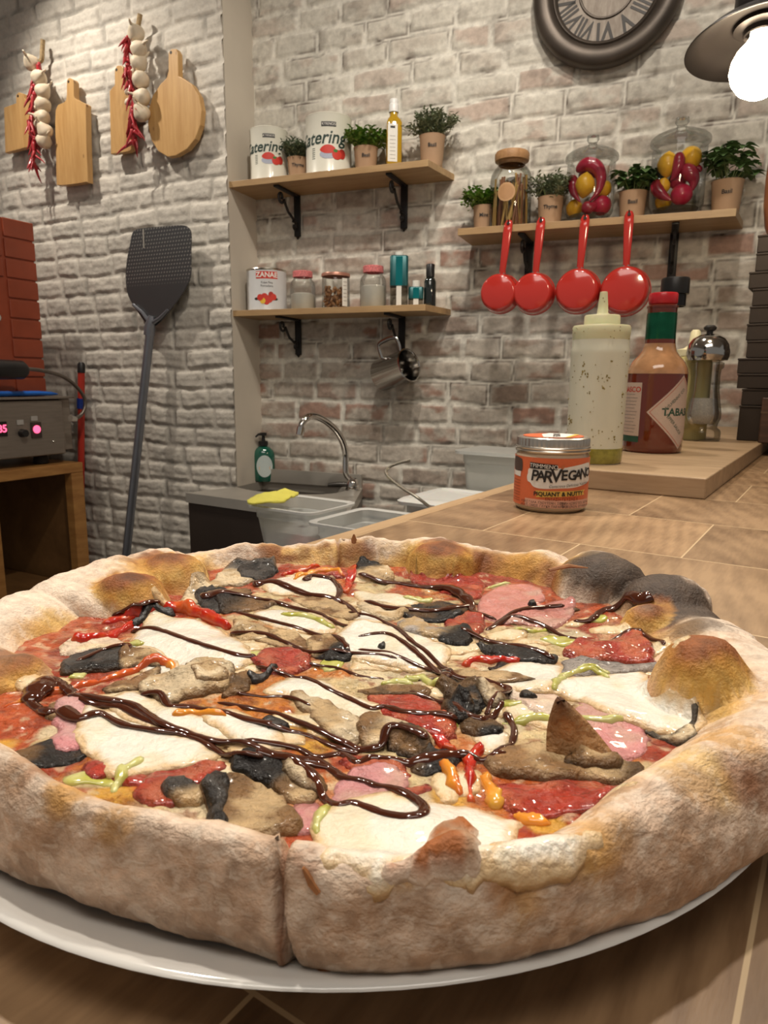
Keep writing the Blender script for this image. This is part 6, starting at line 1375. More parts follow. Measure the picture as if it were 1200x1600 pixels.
t, c, A = wboard('cutting_board', [(171, 142), (179, 133), (179, 108), (183, 102), (190, 102), (193, 106), (193, 133), (203, 140), (205, 234), (200, 237), (173, 241)], 'narrow pine board with handle behind the right garlic braid'); hole(t, c, 182, 109, .022, .018)
rd = [(263, 112), (263, 82), (268, 76), (275, 76), (278, 82), (279, 119)]
el = [(284, 121), (300, 132), (311, 150), (315, 172), (313, 195), (305, 217), (292, 233), (275, 243), (262, 245), (247, 236), (236, 218), (231, 195), (232, 172), (238, 150), (250, 132), (260, 122)]
t, c, A = wboard('cutting_board', rd + el, 'large round pine board with handle near the grey painted corner', .020); hole(t, c, 267, 82, .022, .020)
# ------------------------------------------------------------------ garlic and chilies
garm = pbr('garlic_skin', (.66, .56, .42), .55, var=.12, scale=40, bump=.3, bscale=60, sss=.1); straw = pbr('straw_braid', (.38, .27, .14), .8, var=.4, scale=120, bump=.8, bscale=150)
chm = pbr('dried_chili_red', (.36, .022, .030), .35, var=.35, scale=60, coat=.3)
def garlic_mesh(R):
    m = MB(); V = []; Fc = []; nu_, nv = 32, 14
    for j in range(nv + 1):
        ph_ = -PI / 2 + PI * j / nv
        for i in range(nu_):
            a = 2 * PI * i / nu_; lob = 1 + .06 * abs(math.sin(a * 3.5 + .4)) * math.cos(ph_); rr_ = R * lob * math.cos(ph_) ** .85 if math.cos(ph_) > 0 else 0
            zz = R * .82 * math.sin(ph_) + (R * .5 * max(0, math.sin(ph_)) ** 6)
            V.append((rr_ * math.cos(a), rr_ * math.sin(a), zz))
    for j in range(nv):
        for i in range(nu_): Fc.append((j * nu_ + i, j * nu_ + (i + 1) % nu_, (j + 1) * nu_ + (i + 1) % nu_, (j + 1) * nu_ + i))
    m.add(V, Fc); m.tube([(0, 0, R * 1.2), (0, 0, R * 1.6), (R * .2, 0, R * 2.0)], [R * .22, R * .14, R * .1], 8); return m
g0 = garlic_mesh(.025).build('garlic_bulb', garm, None, ang=70); cloveM = MB().ell((0, 0, 0), (.0105, .0105, .014), 14, 9).build('garlic_clove', garm, None, ang=70)
def braid(bulbs, cloves, top, label, glab):
    tp = LP(top[0][0], top[0][1], .03); t = thing('garlic_braid', label, 'garlic braid', WL(tp[0], .03, tp[2]), RZL, 'garlic braids on the white wall')
    def loc(a, b, off): q = LP(a, b, off); return Vector((q[0] - tp[0], -(off - .03), q[2] - tp[2]))
    line = [loc(a, b, .035) for a, b in top] + [loc(a, b, .034) for a, b in bulbs]
    MB().tube(catmull([tuple(v) for v in line], 5), .0075, 8).build('straw_rope', straw, t)
    for i, (a, b) in enumerate(bulbs):
        o = bpy.data.objects.new('garlic_bulb', g0.data); link(o, t); o.location = loc(a, b, .062); o.rotation_euler = (1.0 + .35 * math.sin(i * 2.1), .5 * math.cos(i * 1.7), i * 1.3)
        s_ = 1 + .1 * math.sin(i * 3.1); o.scale = (s_,) * 3
    for i, (a, b) in enumerate(cloves):
        o = bpy.data.objects.new('garlic_clove', cloveM.data); link(o, t); o.location = loc(a, b, .060); o.rotation_euler = (.4 * i, .3, i)
braid([(49.5, 99), (61, 122), (66, 144), (67, 164), (68, 184), (71, 206), (69, 221)], [(53, 154), (58, 193), (61, 216), (59, 168)], [(67, 62), (66, 78), (64, 95)], 'left garlic braid of white bulbs hanging before the square board', '')
braid([(213, 53), (217, 78), (216, 100), (220, 125), (224, 152), (222, 178)], [(208, 115), (200, 142), (201, 159)], [(219, 22), (217, 34), (215, 45)], 'right garlic braid of white bulbs hanging before the narrow board', '')
bpy.data.objects.remove(g0); bpy.data.objects.remove(cloveM)
def chili_mesh(L, r_, bend_):
    P = [(0, 0, 0), (bend_ * .3, 0, -L * .3), (bend_ * .8, 0, -L * .65), (bend_, 0, -L)]; Q = catmull(P, 4); s_ = np.linspace(0, 1, len(Q))
    return MB().tube(Q, r_ * np.clip(1.1 * (1 - s_) ** .7 * np.minimum(s_ * 8 + .4, 1), .08, 1), 8)
cms = [chili_mesh(.045, .006, .010).build('chili', chm, None, ang=80), chili_mesh(.052, .0052, -.014).build('chili', chm, None, ang=80), chili_mesh(.036, .0065, .004).build('chili', chm, None, ang=80)]
def chilies(line, n, label, seed):
    P = catmull(np.array(line, float), 10); tp = LP(P[0][0], P[0][1], .05); rr_ = np.random.RandomState(seed)
    t = thing('chili_string', label, 'chili string', WL(tp[0], .05, tp[2]), RZL, 'strings of dried red chilies')
    def loc(a, b, off): q = LP(a, b, off); return Vector((q[0] - tp[0], -(off - .05), q[2] - tp[2]))
    MB().tube([tuple(loc(a, b, .052)) for a, b in P[::5]], .002, 6).build('thread', straw, t)
    for i in range(n):
        a, b = P[int(i / n * (len(P) - 1))]; o = bpy.data.objects.new('chili', cms[i % 3].data); link(o, t)
        o.location = loc(a + rr_.normal(0, 1.2), b, .060 + rr_.uniform(-.01, .016)); o.rotation_euler = (rr_.uniform(-.5, .5), rr_.uniform(-.75, .75), rr_.uniform(0, 6.28)); s_ = rr_.uniform(.9, 1.35); o.scale = (s_,) * 3
chilies([(61, 97), (57, 112), (53, 125), (54, 140), (50, 152), (51, 170), (48, 190), (49, 205), (54, 220), (53, 238), (51, 248), (52, 256)], 54, 'left string of dried red chilies beside the left garlic braid', 2)
chilies([(200, 55), (198, 75), (199, 95), (201, 115), (205, 132), (210, 148), (211, 160), (206, 172), (206, 188), (209, 205), (210, 222)], 62, 'right string of dried red chilies beside the right garlic braid', 3)
for o in cms: bpy.data.objects.remove(o)
# ------------------------------------------------------------------ pizza peel
gm = pbr('grey_anodised', (.085, .085, .088), .38, .6, var=.12, scale=15); gm2 = pbr('peel_pole', (.24, .25, .28), .32, .7, var=.08, scale=20)
def LPo(a, b, off): return LP(a, b, off)
hd = [(206, 366), (214, 358), (250, 354), (284, 352), (294, 356), (298, 366), (297.5, 390), (297, 430), (288, 452), (270, 478), (244, 508), (230, 507), (214, 486), (200, 462), (196, 435), (198, 405), (203, 380)]
A = np.array([LPo(a, b, .05)[[0, 2]] for a, b in catmull(hd, 4, True)]); c = A.mean(0)
t = thing('pizza_peel', 'grey perforated metal pizza peel leaning on the white brick wall', 'pizza peel', WL(c[0], .045, c[1]), RZL)
def peelmat():
    m, nt, b = nodes('perforated_metal'); N = nt.nodes; Lk = nt.links
    tc = N.new('ShaderNodeTexCoord'); mp = N.new('ShaderNodeMapping'); mp.inputs['Rotation'].default_value = (0, math.radians(35), 0); Lk.new(tc.outputs['Object'], mp.inputs[0])
    sp_ = N.new('ShaderNodeSeparateXYZ'); Lk.new(mp.outputs[0], sp_.inputs[0])
    def wave(o_, s):
        a = N.new('ShaderNodeMath'); a.operation = 'MULTIPLY'; a.inputs[1].default_value = s; Lk.new(o_, a.inputs[0]); b_ = N.new('ShaderNodeMath'); b_.operation = 'SINE'; Lk.new(a.outputs[0], b_.inputs[0]); return b_.outputs[0]
    m1 = N.new('ShaderNodeMath'); m1.operation = 'MULTIPLY'; Lk.new(wave(sp_.outputs[0], 2 * PI / .020), m1.inputs[0]); Lk.new(wave(sp_.outputs[2], 2 * PI / .014), m1.inputs[1])
    gt = N.new('ShaderNodeMapRange'); gt.inputs[1].default_value = .45; gt.inputs[2].default_value = .55; Lk.new(m1.outputs[0], gt.inputs[0])
    s2 = N.new('ShaderNodeSeparateXYZ'); Lk.new(tc.outputs['Object'], s2.inputs[0]); g2 = N.new('ShaderNodeMapRange'); g2.inputs[1].default_value = -.06; g2.inputs[2].default_value = -.03; Lk.new(s2.outputs[2], g2.inputs[0])
    mu = N.new('ShaderNodeMath'); mu.operation = 'MULTIPLY'; Lk.new(gt.outputs[0], mu.inputs[0]); Lk.new(g2.outputs[0], mu.inputs[1])
    mx = N.new('ShaderNodeMix'); mx.data_type = 'RGBA'; Lk.new(mu.outputs[0], mx.inputs[0]); mx.inputs[6].default_value = (.075, .075, .078, 1); mx.inputs[7].default_value = (.26, .25, .235, 1); Lk.new(mx.outputs[2], b.inputs['Base Color'])
    n_ = N.new('ShaderNodeTexNoise'); n_.inputs['Scale'].default_value = 25; mr = N.new('ShaderNodeMapRange'); mr.inputs[3].default_value = .3; mr.inputs[4].default_value = .5; Lk.new(n_.outputs[0], mr.inputs[0]); Lk.new(mr.outputs[0], b.inputs['Roughness']); b.inputs['Metallic'].default_value = .4
    return m
m = MB().prism([(a - c[0], b - c[1]) for a, b in A], 0, .004); m.xf(Matrix(((1, 0, 0, 0), (0, 0, -1, 0), (0, 1, 0, 0), (0, 0, 0, 1)))); m.build('peel_head', peelmat(), t, smooth=False)
def lc_(a, b, off): q = LPo(a, b, off); return (q[0] - c[0], -(off - .045), q[2] - c[1])
bot = LPo(196, 880, .10); top_ = LPo(236, 507, .055); dd = (bot - top_); k2 = (.012 - bot[2]) / dd[2] if dd[2] else 0
flo = bot + dd * k2
MB().tube([lc_(236, 505, .055), (flo[0] - c[0], -(flo[1] - .045), flo[2] - c[1])], .0145, 16).build('pole', gm2, t)
MB().tube([lc_(237, 494, .055), lc_(234, 512, .055), lc_(233, 524, .055)], [.010, .019, .018], 14).build('socket', gm2, t)
MB().tube([lc_(236, 506, .056), lc_(222, 488, .056), lc_(208, 476, .056)], [.008, .006, .005], 8).build('brace', gm2, t); MB().tube([lc_(236, 506, .056), lc_(250, 497, .056), lc_(262, 484, .056)], [.008, .006, .004], 8).build('brace', gm2, t)
for a, b in [((224, 358), (225, 388))]:
    MB().tube([lc_(*a, .0505), lc_(*b, .0505)], .0035, 6, .3).build('slot', pbr('slot_pale', (.45, .42, .38), .6), t)
# ------------------------------------------------------------------ oven on a wooden cabinet (turned to the room, right face in view)
UO = -.655
def UP(x, y, u):
    q = onpl(x, y, CO + uL * u, uL) - CO; return np.array([u, -(q @ nL), q[2]])
brw = wood('cabinet_wood', (.34, .15, .042), (.50, .25, .075), .4, 4, (2, 2, 10), .1, fine=.8)
brd = wood('cabinet_back', (.14, .068, .022), (.21, .105, .036), .5, 4, (2, 10, 2), .1)
a = UP(129, 722, UO); ZT = a[2]; OB = max(a[1], .065)       # top of the cabinet, its back end
t = thing('wooden_cabinet', 'brown wooden open cabinet carrying the red oven at the left', 'cabinet', WL(UO, OB, 0), RZL)
# local x = uL (0 = visible face), local y = towards the wall (-off)
LN = 1.0
MB().box(-.62, 0, -LN, 0, ZT - .035, ZT).build('cabinet_top', brw, t, smooth=False, bevel=.002)
MB().box(-.04, -.001, -.05, 0, 0, ZT - .0355).build('post', brw, t, smooth=False, bevel=.002); MB().box(-.62, -.58, -.05, 0, 0, ZT - .0355).build('post', brw, t, smooth=False, bevel=.002)
MB().box(-.04, -.001, -LN, -LN + .05, 0, ZT - .0355).build('post', brw, t, smooth=False, bevel=.002); MB().box(-.04, -.006, -.36, -.33, 0, ZT - .0355).build('post', brw, t, smooth=False, bevel=.002)
MB().box(-.60, -.585, -LN, -.051, 0.02, ZT - .036).build('back_panel', brd, t, smooth=False); MB().box(-.58, -.05, -.03, -.012, 0.02, ZT - .036).build('side_panel', brd, t, smooth=False)
MB().box(-.575, -.045, -LN + .06, -.055, .42, .44).build('shelf_panel', brd, t, smooth=False)
ov = thing('pizza_oven', 'red brick-faced pizza oven on a steel base with pink lit switches', 'oven', WL(UO - .02, OB, ZT + .0006), RZL)
uo = UO - .02
P1 = UP(97, 625, uo); P2 = UP(99, 707, uo); zt = P1[2] - ZT; yb = -(P1[1] - OB)     # steel base
oven_steel = pbr('oven_steel', (.30, .255, .215), .4, .6, var=.12, scale=12, stretch=(1, 1, 12))
P3 = UP(114, 620, uo); yb2 = -(P3[1] - OB)
MB().box(-.58, 0, -LN + .05, yb, .035, zt).build('steel_base', oven_steel, ov, bevel=.003); MB().box(-.58, -.02, yb + .001, yb2, .045, zt + .004).build('rear_cover', oven_steel, ov, bevel=.003)
MB().box(-.58, .012, -LN + .045, yb2 - .002, zt + .0045, zt + .012).build('top_sheet', oven_steel, ov, bevel=.001)
for yy in (yb - .06, yb - .6): MB().lathe([(0, 0), (.022, 0), (.026, .004), (.022, .034), (0, .034)], 20, c=(-.06, yy, 0)).build('rubber_foot', pbr('rubber', (.02, .018, .016), .7), ov)
def on_panel(a, b): q = UP(a, b, uo); return (-(q[1] - OB), q[2] - ZT)
y, z = on_panel(34, 677); MB().tube([(0, y, z), (.022, y, z)], [.014, .012], 20).build('control_knob', pbr('black_knob', (.02, .018, .018), .3), ov)
y, z = on_panel(56, 671)
o = MB().box(0, .004, y - .019, y + .019, z - .030, z + .024).build('switch_plate', pbr('switch_dark', (.05, .035, .03), .4), ov)
em = nodes('pink_light'); em[2].inputs['Emission Color'].default_value = (1, .10, .22, 1); em[2].inputs['Emission Strength'].default_value = 2.2; em[2].inputs['Base Color'].default_value = (.6, .05, .1, 1)
MB().ell((.006, y, z), (.006, .014, .014), 14, 8).build('indicator_lamp', em[0], ov)
for a_ in ((31, 660), (53, 654)):
    yy, zz = on_panel(*a_); MB().box(.0005, .003, yy - .012, yy + .012, zz - .008, zz + .008).build('info_plate', pbr('plate_grey', (.42, .40, .37), .4), ov)
y, z = on_panel(-3, 671); MB().box(0, .003, y - .030, y + .030, z - .024, z + .024).build('display', pbr('display_black', (.012, .008, .008), .2), ov)
V, Fc = text2d('185', .034, bold=.001); em2 = em[0]
mesh('display_digits', [(.0036, x + y + .004, z + v) for x, v in V], Fc, em2, ov, smooth=False)
y, z = on_panel(84, 690); MB().ell((.001, y, z), (.003, .005, .005), 10, 6).build('screw', steel, ov)
# brick facade
Q1 = UP(60, 350, uo - .04); Q2 = UP(73, 612, uo - .04); ht = Q1[2] - ZT; ye = -(Q2[1] - OB) ; z0_ = zt + .013
redb = pbr('red_brick_paint', (.30, .058, .024), .42, var=.14, scale=14, bump=.15, coat=.15)
fm = MB(); rows = 9; rh = (ht - z0_) / rows; zv = z0_
yin = on_panel(28, 480)[0]
fm.box(-.30, -.046, -.95, ye - .004, z0_, ht - .004)
for r in range(rows):
    fm.box(-.07, -.040, yin - .0, ye, z0_ + r * rh + .003, z0_ + (r + 1) * rh - .003, .003)
    if r > rows - 4: 
        for k in range(5): fm.box(-.07, -.040, yin - .006 - .15 * (k + 1), yin - .006 - .15 * k - .006, z0_ + r * rh + .003, z0_ + (r + 1) * rh - .003, .003)
    else: fm.box(-.07, -.052, yin - .20, yin - .012, z0_ + r * rh + .003, z0_ + (r + 1) * rh - .003, .003)
fm.build('brick_housing', redb, ov, smooth=False)
y, z = on_panel(-2, 496); MB().ell((-.02, y, z), (.02, .02, .02), 14, 10).build('knob', chrome, ov); MB().tube([(-.05, y, z), (-.02, y, z)], .006, 8).build('knob_stem', chrome, ov)
# blue handled brush on the steel top
bl = pbr('blue_plastic', (.012, .12, .50), .35, var=.1)
q = UP(40, 624, uo + .0); t = thing('blue_scraper', 'blue plastic handle lying on the steel top of the oven', 'scraper', WL(uo - .015, q[1], zt + ZT + .0135 + .009), RZL)
MB().tube([(.0, -.17, 0), (0, -.10, .001), (0, .06, .002), (0, .11, 0), (0, .135, -.002)], [.011, .012, .011, .009, .003], 12, .75).build('handle', bl, t)
MB().box(-.03, .03, -.26, -.165, -.006, -.002).build('blade', steel, t)
# black grip with bent rod
def op(a, b, u=uo + .05): q = UP(a, b, u); return q
g0_ = op(-30, 577); t = thing('bent_rod_tool', 'thick black grip with a bent grey metal rod hooked over the oven corner', 'tool', WL(uo + .05, g0_[1], g0_[2]), RZL)
def lo(a, b, u=uo + .05): q = UP(a, b, u); return (u - (uo + .05), -(q[1] - g0_[1]), q[2] - g0_[2])
MB().tube([lo(-30, 577), lo(-10, 577), lo(34, 578), lo(40, 578)], [.030, .032, .030, .020], 20).build('grip', pbr('black_plastic', (.014, .013, .013), .35, var=.1), t)
MB().tube(catmull([lo(38, 576), lo(65, 579), lo(95, 587), lo(115, 600), lo(130, 618), lo(133, 634), lo(127, 648), lo(116, 655)], 6), .0065, 10).build('rod', pbr('grey_rod', (.22, .19, .165), .3, .9), t)
MB().tube([lo(118, 655), lo(110, 653)], [.011, .013], 12).build('rod_tip', chrome, t)
# red pole leaning on the wall behind the oven
rp = pbr('red_pole_paint', (.45, .035, .02), .35, var=.1)
a = LP(127, 566, .03); b = LP(112, 720, .075); dd = (b - a); f_end = a + dd * ((.01 - a[2]) / dd[2])
t = thing('broom_pole', 'red pole with black tip leaning on the white wall behind the oven', 'pole', WL(a[0], a[1], a[2]), RZL)
fe = (f_end[0] - a[0], -.012, f_end[2] - a[2]); al = np.array(fe)
MB().tube([tuple(al * .028), fe], .0125, 12).build('pole', rp, t); MB().tube([(0, 0, 0), tuple(al * .006), tuple(al * .03)], [.008, .0135, .014], 12).build('tip', pbr('black_plastic', (.014, .013, .013), .35, var=.1), t)
MB().tube([tuple(al * .105), tuple(al * .135)], .016, 12).build('clip', pbr('dark_blue_clip', (.01, .03, .20), .4), t)
# ------------------------------------------------------------------ sink
ZK = .84
def kz(a, b): return onz(a, b, ZK)[:2]
A_ = kz(290, 770); fd = kz(412, 786) - A_; fd /= np.linalg.norm(fd)
Wr = onpl(567, 700, PB - nB * .02, nB)[:2]
Bk = CI[:2] + (uB * .01 - nB * .02)[:2]
inw = np.array([-fd[1], fd[0]])
Fr = A_ + fd * .62
cornr = CO[:2] + (uB * .006 - nL * .012)[:2]
sinkp = [tuple(A_), tuple(Fr), tuple(Wr), tuple(Bk), tuple(cornr)]
org = np.array([A_[0], A_[1], 0])
sk = thing('sink_unit', 'stainless sink top with oval bowl on a dark steel cabinet in the recess', 'sink', (A_[0], A_[1], 0), 0)
lp = [(x - A_[0], y - A_[1]) for x, y in sinkp]
# top with an oval hole
bcn = onz(450, 760, ZK)[:2] - A_; aa, bb = .215, .135; rot_ = math.atan2(fd[1], fd[0])
oval = [(bcn[0] + aa * math.cos(q) * math.cos(rot_) - bb * math.sin(q) * math.sin(rot_), bcn[1] + aa * math.cos(q) * math.sin(rot_) + bb * math.sin(q) * math.cos(rot_)) for q in np.linspace(0, 2 * PI, 41)[:-1]]
n1_, n2_ = len(lp), len(oval)
r = delaunay_2d_cdt([Vector(v) for v in lp + oval], [(i, (i + 1) % n1_) for i in range(n1_)] + [(n1_ + i, n1_ + (i + 1) % n2_) for i in range(n2_)], [], 1, 1e-7)
Vt = [tuple(v) for v in r[0]]; Ft = []
ov_ = np.array(oval)
for f in r[2]:
    cxy = np.mean([Vt[i] for i in f], 0); d_, in_ = pdist([cxy], ov_)
    if not in_[0]: Ft.append(tuple(f))
m = MB(); m.add([(x, y, ZK) for x, y in Vt], Ft)
m.add([(x, y, z) for z in (ZK - .03, ZK) for x, y in lp], [(i, (i + 1) % n1_, n1_ + (i + 1) % n1_, n1_ + i) for i in range(n1_)])
skst = pbr('sink_steel', (.46, .43, .38), .34, .5, var=.1, scale=10)
m.build('sink_top', skst, sk, smooth=False)
m = MB(); rings = [(1, 0), (.985, -.006), (.95, -.03), (.88, -.12), (.7, -.15), (0.01, -.155)]; V = []
for s_, dz in rings: V += [(bcn[0] + (x - bcn[0]) * s_, bcn[1] + (y - bcn[1]) * s_, ZK + dz) for x, y in oval]
m.add(V, [(j * n2_ + i, (j + 1) * n2_ + i, (j + 1) * n2_ + (i + 1) % n2_, j * n2_ + (i + 1) % n2_) for j in range(len(rings) - 1) for i in range(n2_)]); m.build('sink_bowl', skst, sk)
ins_p = [(x * .985 + .006, y * .985 + .006) for x, y in lp]
MB().prism(ins_p, .10, ZK - .031).build('cabinet_body', pbr('dark_sink_cabinet', (.075, .056, .045), .35, .6, var=.1, scale=6), sk, smooth=False)
MB().prism([(x * .9 + .03, y * .9 + .02) for x, y in lp], .001, .0995).build('plinth', pbr('dark_panel', (.12, .08, .055), .5, var=.1), sk, smooth=False)
w0 = np.array(lp[3]); w1 = np.array(lp[2]); w_ = (w1 - w0); nn_ = np.array([w_[1], -w_[0]]) / np.linalg.norm(w_)
MB().prism([tuple(w0), tuple(w1), tuple(w1 + nn_ * .012), tuple(w0 + nn_ * .012)], ZK, ZK + .045).build('back_splash', skst, sk, smooth=False)
# faucet
fb = onz(551, 766, ZK); t = thing('sink_faucet', 'chrome swan neck faucet curving over the steel sink', 'faucet', (fb[0], fb[1], ZK + .0005), 0)
dcm = math.hypot(fb[0], fb[1])
def fp(a, b, dd_=0):     # a point above the sink at the faucet's distance
    d = ray(a, b); return tuple(CAMP + d * (dcm + dd_) / math.hypot(d[0], d[1]) - np.array([fb[0], fb[1], ZK]))
MB().lathe([(0, 0), (.024, 0), (.024, .006), (.020, .010), (.020, .026), (.016, .032), (.013, .038)], 28).build('base', chrome, t)
pts = [(0, 0, .03), fp(541, 740), fp(540, 710), fp(535, 690, -.01), fp(524, 672, -.03), fp(508, 658, -.06), fp(492, 651, -.09), fp(480, 653, -.11), fp(472, 662, -.12), fp(469, 672, -.125)]
MB().tube(catmull(pts, 7), .0105, 14).build('spout', chrome, t)
MB().tube([fp(470, 668, -.124), fp(468, 680, -.128)], .013, 14).build('nozzle', chrome, t)
MB().tube([(0, 0, .018), fp(528, 757), fp(512, 758)], [.008, .009, .006], 10).build('lever', pbr('dark_lever', (.05, .045, .04), .3, .5), t)
# soap bottle
sb = onz(413, 752, ZK); t = thing('soap_bottle', 'green soap bottle with black pump and pale oval label beside the sink', 'soap bottle', (sb[0], sb[1], ZK + .0005), face_cam(sb))
S = math.hypot(sb[0], sb[1]) / 2.3
MB().lathe([(r_ * S, z * S) for r_, z in [(0, 0), (.030, 0), (.034, .004), (.036, .02), (.036, .085), (.032, .100), (.020, .112), (.012, .116), (.012, .122)]], 40, sy=.65).build('bottle_body', pbr('green_soap', (.008, .10, .065), .12, var=.1, coat=1), t)
V2, F2 = cdt(disc(.026 * S, .036 * S, .002, 0, 32), .006)
mesh('label', [(x, -(.036 * S) * .65 * math.sqrt(max(0, 1 - (x / (.036 * S)) ** 2)) - .0008, .052 * S + y) for x, y in V2], F2, ink('label_ice', (.58, .66, .64)), t)
mesh('label_band', [(x, -(.036 * S) * .65 * math.sqrt(max(0, 1 - (x / (.036 * S)) ** 2)) - .0016, .046 * S + y) for x, y in rect(.036 * S, .010 * S, .002, 0)], [(0, 1, 2, 3)], ink('label_peach', (.75, .50, .28)), t)
MB().lathe([(r_ * S, z * S) for r_, z in [(.014, .118), (.015, .119), (.015, .132), (.006, .134), (.005, .150), (.011, .151), (.011, .160), (0, .161)]], 20).build('pump', pbr('black_plastic', (.014, .013, .013), .35, var=.1), t)
MB().tube([(0, 0, .156 * S), (-.016 * S, -.016 * S, .155 * S), (-.024 * S, -.022 * S, .148 * S)], [.005, .004, .003], 8).build('pump_spout', pbr('black_plastic', (.014, .013, .013), .35, var=.1), t)
# ------------------------------------------------------------------ prep table and plastic containers
ZTB = .80
def ts(a, b, z): q = onz(a, b, z); return np.array([q @ tC, q @ aC])
q0 = ts(383, 787, .93); q1 = ts(485, 803, .93); q2 = ts(558, 784, .93)
tb = thing('prep_table', 'low steel prep table behind the counter carrying the plastic food containers', 'table', (0, 0, 0), -AC)
tl = q0[0] - .03; s_end = q2[1] + .03
pts_ = [(tl, q1[1] - .30), (T0 - .004, q1[1] - .30), (T0 - .004, wallhit(T0) - .02), (T0 - .36, wallhit(T0 - .36) - .02), (T0 - .36, s_end), (tl, s_end)]
MB().prism(pts_, ZTB - .03, ZTB).build('table_top', brushed, tb, smooth=False)
for (x, y) in [(tl + .03, q1[1] - .27), (T0 - .05, q1[1] - .27), (T0 - .05, wallhit(T0) - .10), (T0 - .32, wallhit(T0 - .32) - .10), (tl + .03, s_end - .04)]:
    MB().box(x - .02, x + .02, y - .02, y + .02, .001, ZTB - .031).build('leg', brushed, tb)
clr = pbr('clear_polypropylene', (.74, .76, .74), .3, var=.03, alpha=.55, coat=.4)
rimm = pbr('clear_rim', (.80, .80, .77), .25, var=.03, alpha=.9, coat=.4)
def tub(name, t0, s0, t1, s1, h, label, grp, z=ZTB, wall=None, rim=None):
    """open gastro tub; corners in counter frame"""
    w_, d_ = t1 - t0, s1 - s0; c = WC((t0 + t1) / 2, (s0 + s1) / 2, z + .0005); t = thing(name, label, 'container', c, -AC, grp)
    def rr(w2, d2, r_): 
        out = []
        for cx_, cy_, a0 in ((1, 1, 0), (-1, 1, 90), (-1, -1, 180), (1, -1, 270)):
            for i in range(5): a = math.radians(a0 + 90 * i / 4); out.append((cx_ * (w2 - r_) + r_ * math.cos(a), cy_ * (d2 - r_) + r_ * math.sin(a)))
        return out
    def lay(rings, closed_bottom=True):
        m = MB(); V = []; k = 20
        for w2, d2, r_, z_ in rings: V += [(x, y, z_) for x, y in rr(w2, d2, r_)]
        Fc = [(j * k + i, j * k + (i + 1) % k, (j + 1) * k + (i + 1) % k, (j + 1) * k + i) for j in range(len(rings) - 1) for i in range(k)]
        if closed_bottom: Fc.append(tuple(range(k))[::-1])
        return m.add(V, Fc)
    W2, D2 = w_ / 2, d_ / 2
    lay([(W2 - .030, D2 - .030, .02, 0), (W2 - .016, D2 - .016, .022, h - .03), (W2 - .014, D2 - .014, .022, h - .028), (W2 - .013, D2 - .013, .022, h - .004)]).build('tub_wall', wall or clr, t)
    o = lay([(W2 - .0125, D2 - .0125, .022, h - .003), (W2 - .004, D2 - .004, .024, h), (W2, D2, .026, h - .001), (W2, D2, .026, h - .006), (W2 - .002, D2 - .002, .024, h - .006), (W2 - .012, D2 - .012, .022, h - .004)], False).build('rim', rim or rimm, t)
    return t, lay, W2, D2
t, lay, W2, D2 = tub('plastic_container', q0[0], q1[1], q1[0], q2[1], .93 - ZTB, 'open clear plastic container with the yellow cloth over its edge', 'clear plastic food containers behind the counter')
C1 = (q0[0], q1[1], q1[0], q2[1])
lay([(W2 - .033, D2 - .033, .02, .004), (W2 - .024, D2 - .024, .02, .075), (.01, .01, .005, .078)], False).build('inner_liner', clr, t)
rm = tag(MB().ell((0, 0, 0), (.042, .036, .022), 16, 9).ell((.045, .01, -.004), (.028, .03, .017), 14, 8).ell((-.02, .035, 0), (.03, .026, .019), 14, 8).build('red_food', pbr('pink_red_food', (.55, .10, .10), .5, var=.35, scale=60, bump=.5)), 'pink red food lying inside the clear container under the yellow cloth', 'food')
rm.location = Vector(WC((C1[0] + C1[2]) / 2 - .01, C1[1] + .10, ZTB + .030))
r0 = ts(489, 808, .93); r1 = ts(579, 820, .93); r2 = ts(649, 796, .93)
tub('plastic_container', q1[0] + .012, r1[1] - .02, T0 - .012, r2[1], .93 - ZTB - .008, 'empty open clear plastic container nearest the counter edge', 'clear plastic food containers behind the counter')
# white lidded container
whp = pbr('white_lid_plastic', (.72, .72, .69), .35, var=.03, sss=.1, ssc=.01)
l0 = ts(625, 782, .90); l2 = ts(667, 763, .90); l1 = ts(735, 772, .90)
t, lay, W2, D2 = tub('lidded_container', l0[0], l0[1] - .02, T0 - .010, l2[1], .90 - ZTB, 'low clear container under a flat white lid beyond the open containers', None)
lay([(W2 + .004, D2 + .004, .028, .0945), (W2 + .005, D2 + .005, .028, .102), (W2 - .004, D2 - .004, .026, .108), (W2 - .016, D2 - .016, .02, .109), (W2 - .020, D2 - .020, .02, .105), (.002, .002, .001, .105)]).build('lid', whp, t)
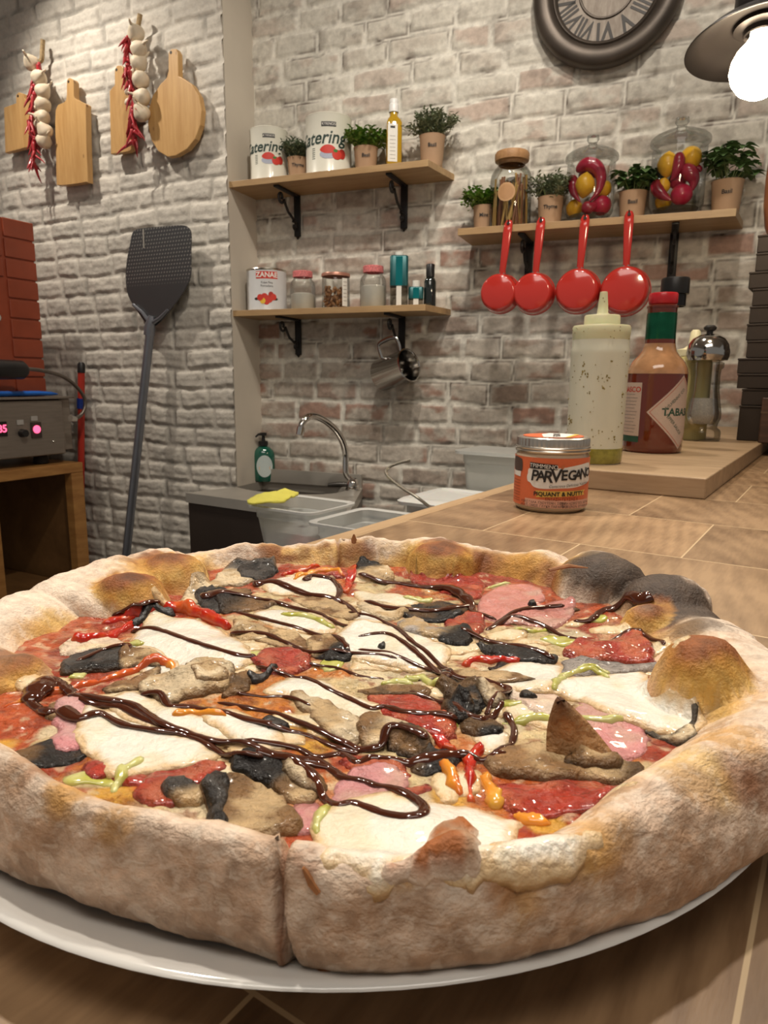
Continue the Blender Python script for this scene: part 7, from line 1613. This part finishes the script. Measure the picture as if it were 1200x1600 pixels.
# tall one near the wall
h0 = ts(695, 705, 1.01); h1 = ts(793, 716, 1.01)
hs_ = max(h0[1] - .02, l2[1] + .012)
t, lay, W2, D2 = tub('tall_container', h0[0], hs_, T0 - .008, hs_ + .17, 1.005 - ZTB, 'tall cloudy plastic container with lid against the back wall behind the jar', None, wall=pbr('cloudy_plastic', (.60, .60, .55), .35, var=.04, alpha=.72, coat=.3))
lay([(W2 + .004, D2 + .004, .028, .200), (W2 + .005, D2 + .005, .028, .208), (.002, .002, .001, .209)]).build('lid', pbr('cloudy_lid', (.66, .67, .64), .3, var=.03, alpha=.7, coat=.4), t)
fo = MB(); rr_ = np.random.RandomState(4)
for i in range(46): fo.ell((rr_.uniform(-W2 + .06, W2 - .06), rr_.uniform(-D2 + .045, D2 - .045), .018 + rr_.uniform(0, .05)), (rr_.uniform(.012, .022), rr_.uniform(.012, .022), rr_.uniform(.008, .015)), 8, 5)
f_ = fo.build('cut_bread', pbr('bread_bits', (.42, .29, .14), .7, var=.4, scale=40), t); f_['kind'] = 'stuff'
# yellow cloth
yc = pbr('yellow_cloth', (.78, .72, .13), .8, var=.08, scale=40, bump=.4, bscale=200)
pc_ = [onz(*q, .945) for q in [(387, 780), (400, 773), (422, 771), (436, 765), (447, 765), (466, 770), (455, 775), (440, 781), (415, 784), (392, 786)]]
cc = np.mean(pc_, 0); A2 = catmull([(p_[0] - cc[0], p_[1] - cc[1]) for p_ in pc_], 4, True); V2, F2 = cdt(A2, .008, .4)
d_, i_ = pdist(V2, A2)
zz = .012 * (fbm(V2[:, 0] * 24, V2[:, 1] * 60, 3) - .35) + .010 * sst(0, .03, np.where(i_, d_, 0))
xc = mesh('yellow_cloth', np.c_[V2, zz], F2, yc); xc.location = (cc[0], cc[1], .938); so = xc.modifiers.new('s', 'SOLIDIFY'); so.thickness = .004; so.offset = 1
tag(xc, 'crumpled yellow cloth draped over the rim of the front container', 'cloth')
# bent wire ladle handle
wp_ = [onz(738, 795, .915)]
dl = math.hypot(wp_[0][0], wp_[0][1])
def wq(a, b, e=0): d = ray(a, b); return CAMP + d * (dl + e) / math.hypot(d[0], d[1])
W_ = catmull([wq(670, 791), wq(650, 776), wq(625, 760, .02), wq(607, 745, .04), wq(603, 737, .05), wq(608, 730, .06), wq(622, 724, .06), wq(641, 719, .06)], 5)
b0 = W_[0]; t = thing('wire_handle', 'thin bent metal handle rising from the containers before the brick wall', 'utensil', b0)
MB().tube([(0, 0, 0)] + [tuple(p_ - b0) for p_ in W_[1:]], .0035, 8).build('bent_wire', pbr('grey_wire', (.50, .46, .38), .3, .9), t)
dn = (W_[0] - W_[6]); dn = dn / np.linalg.norm(dn)
k_ = (ZTB + .012 - b0[2]) / dn[2] if abs(dn[2]) > 1e-3 else .05
MB().tube([(0, 0, 0), tuple(dn * k_)], .0035, 8).build('lower_wire', pbr('grey_wire', (.50, .46, .38), .3, .9), t)
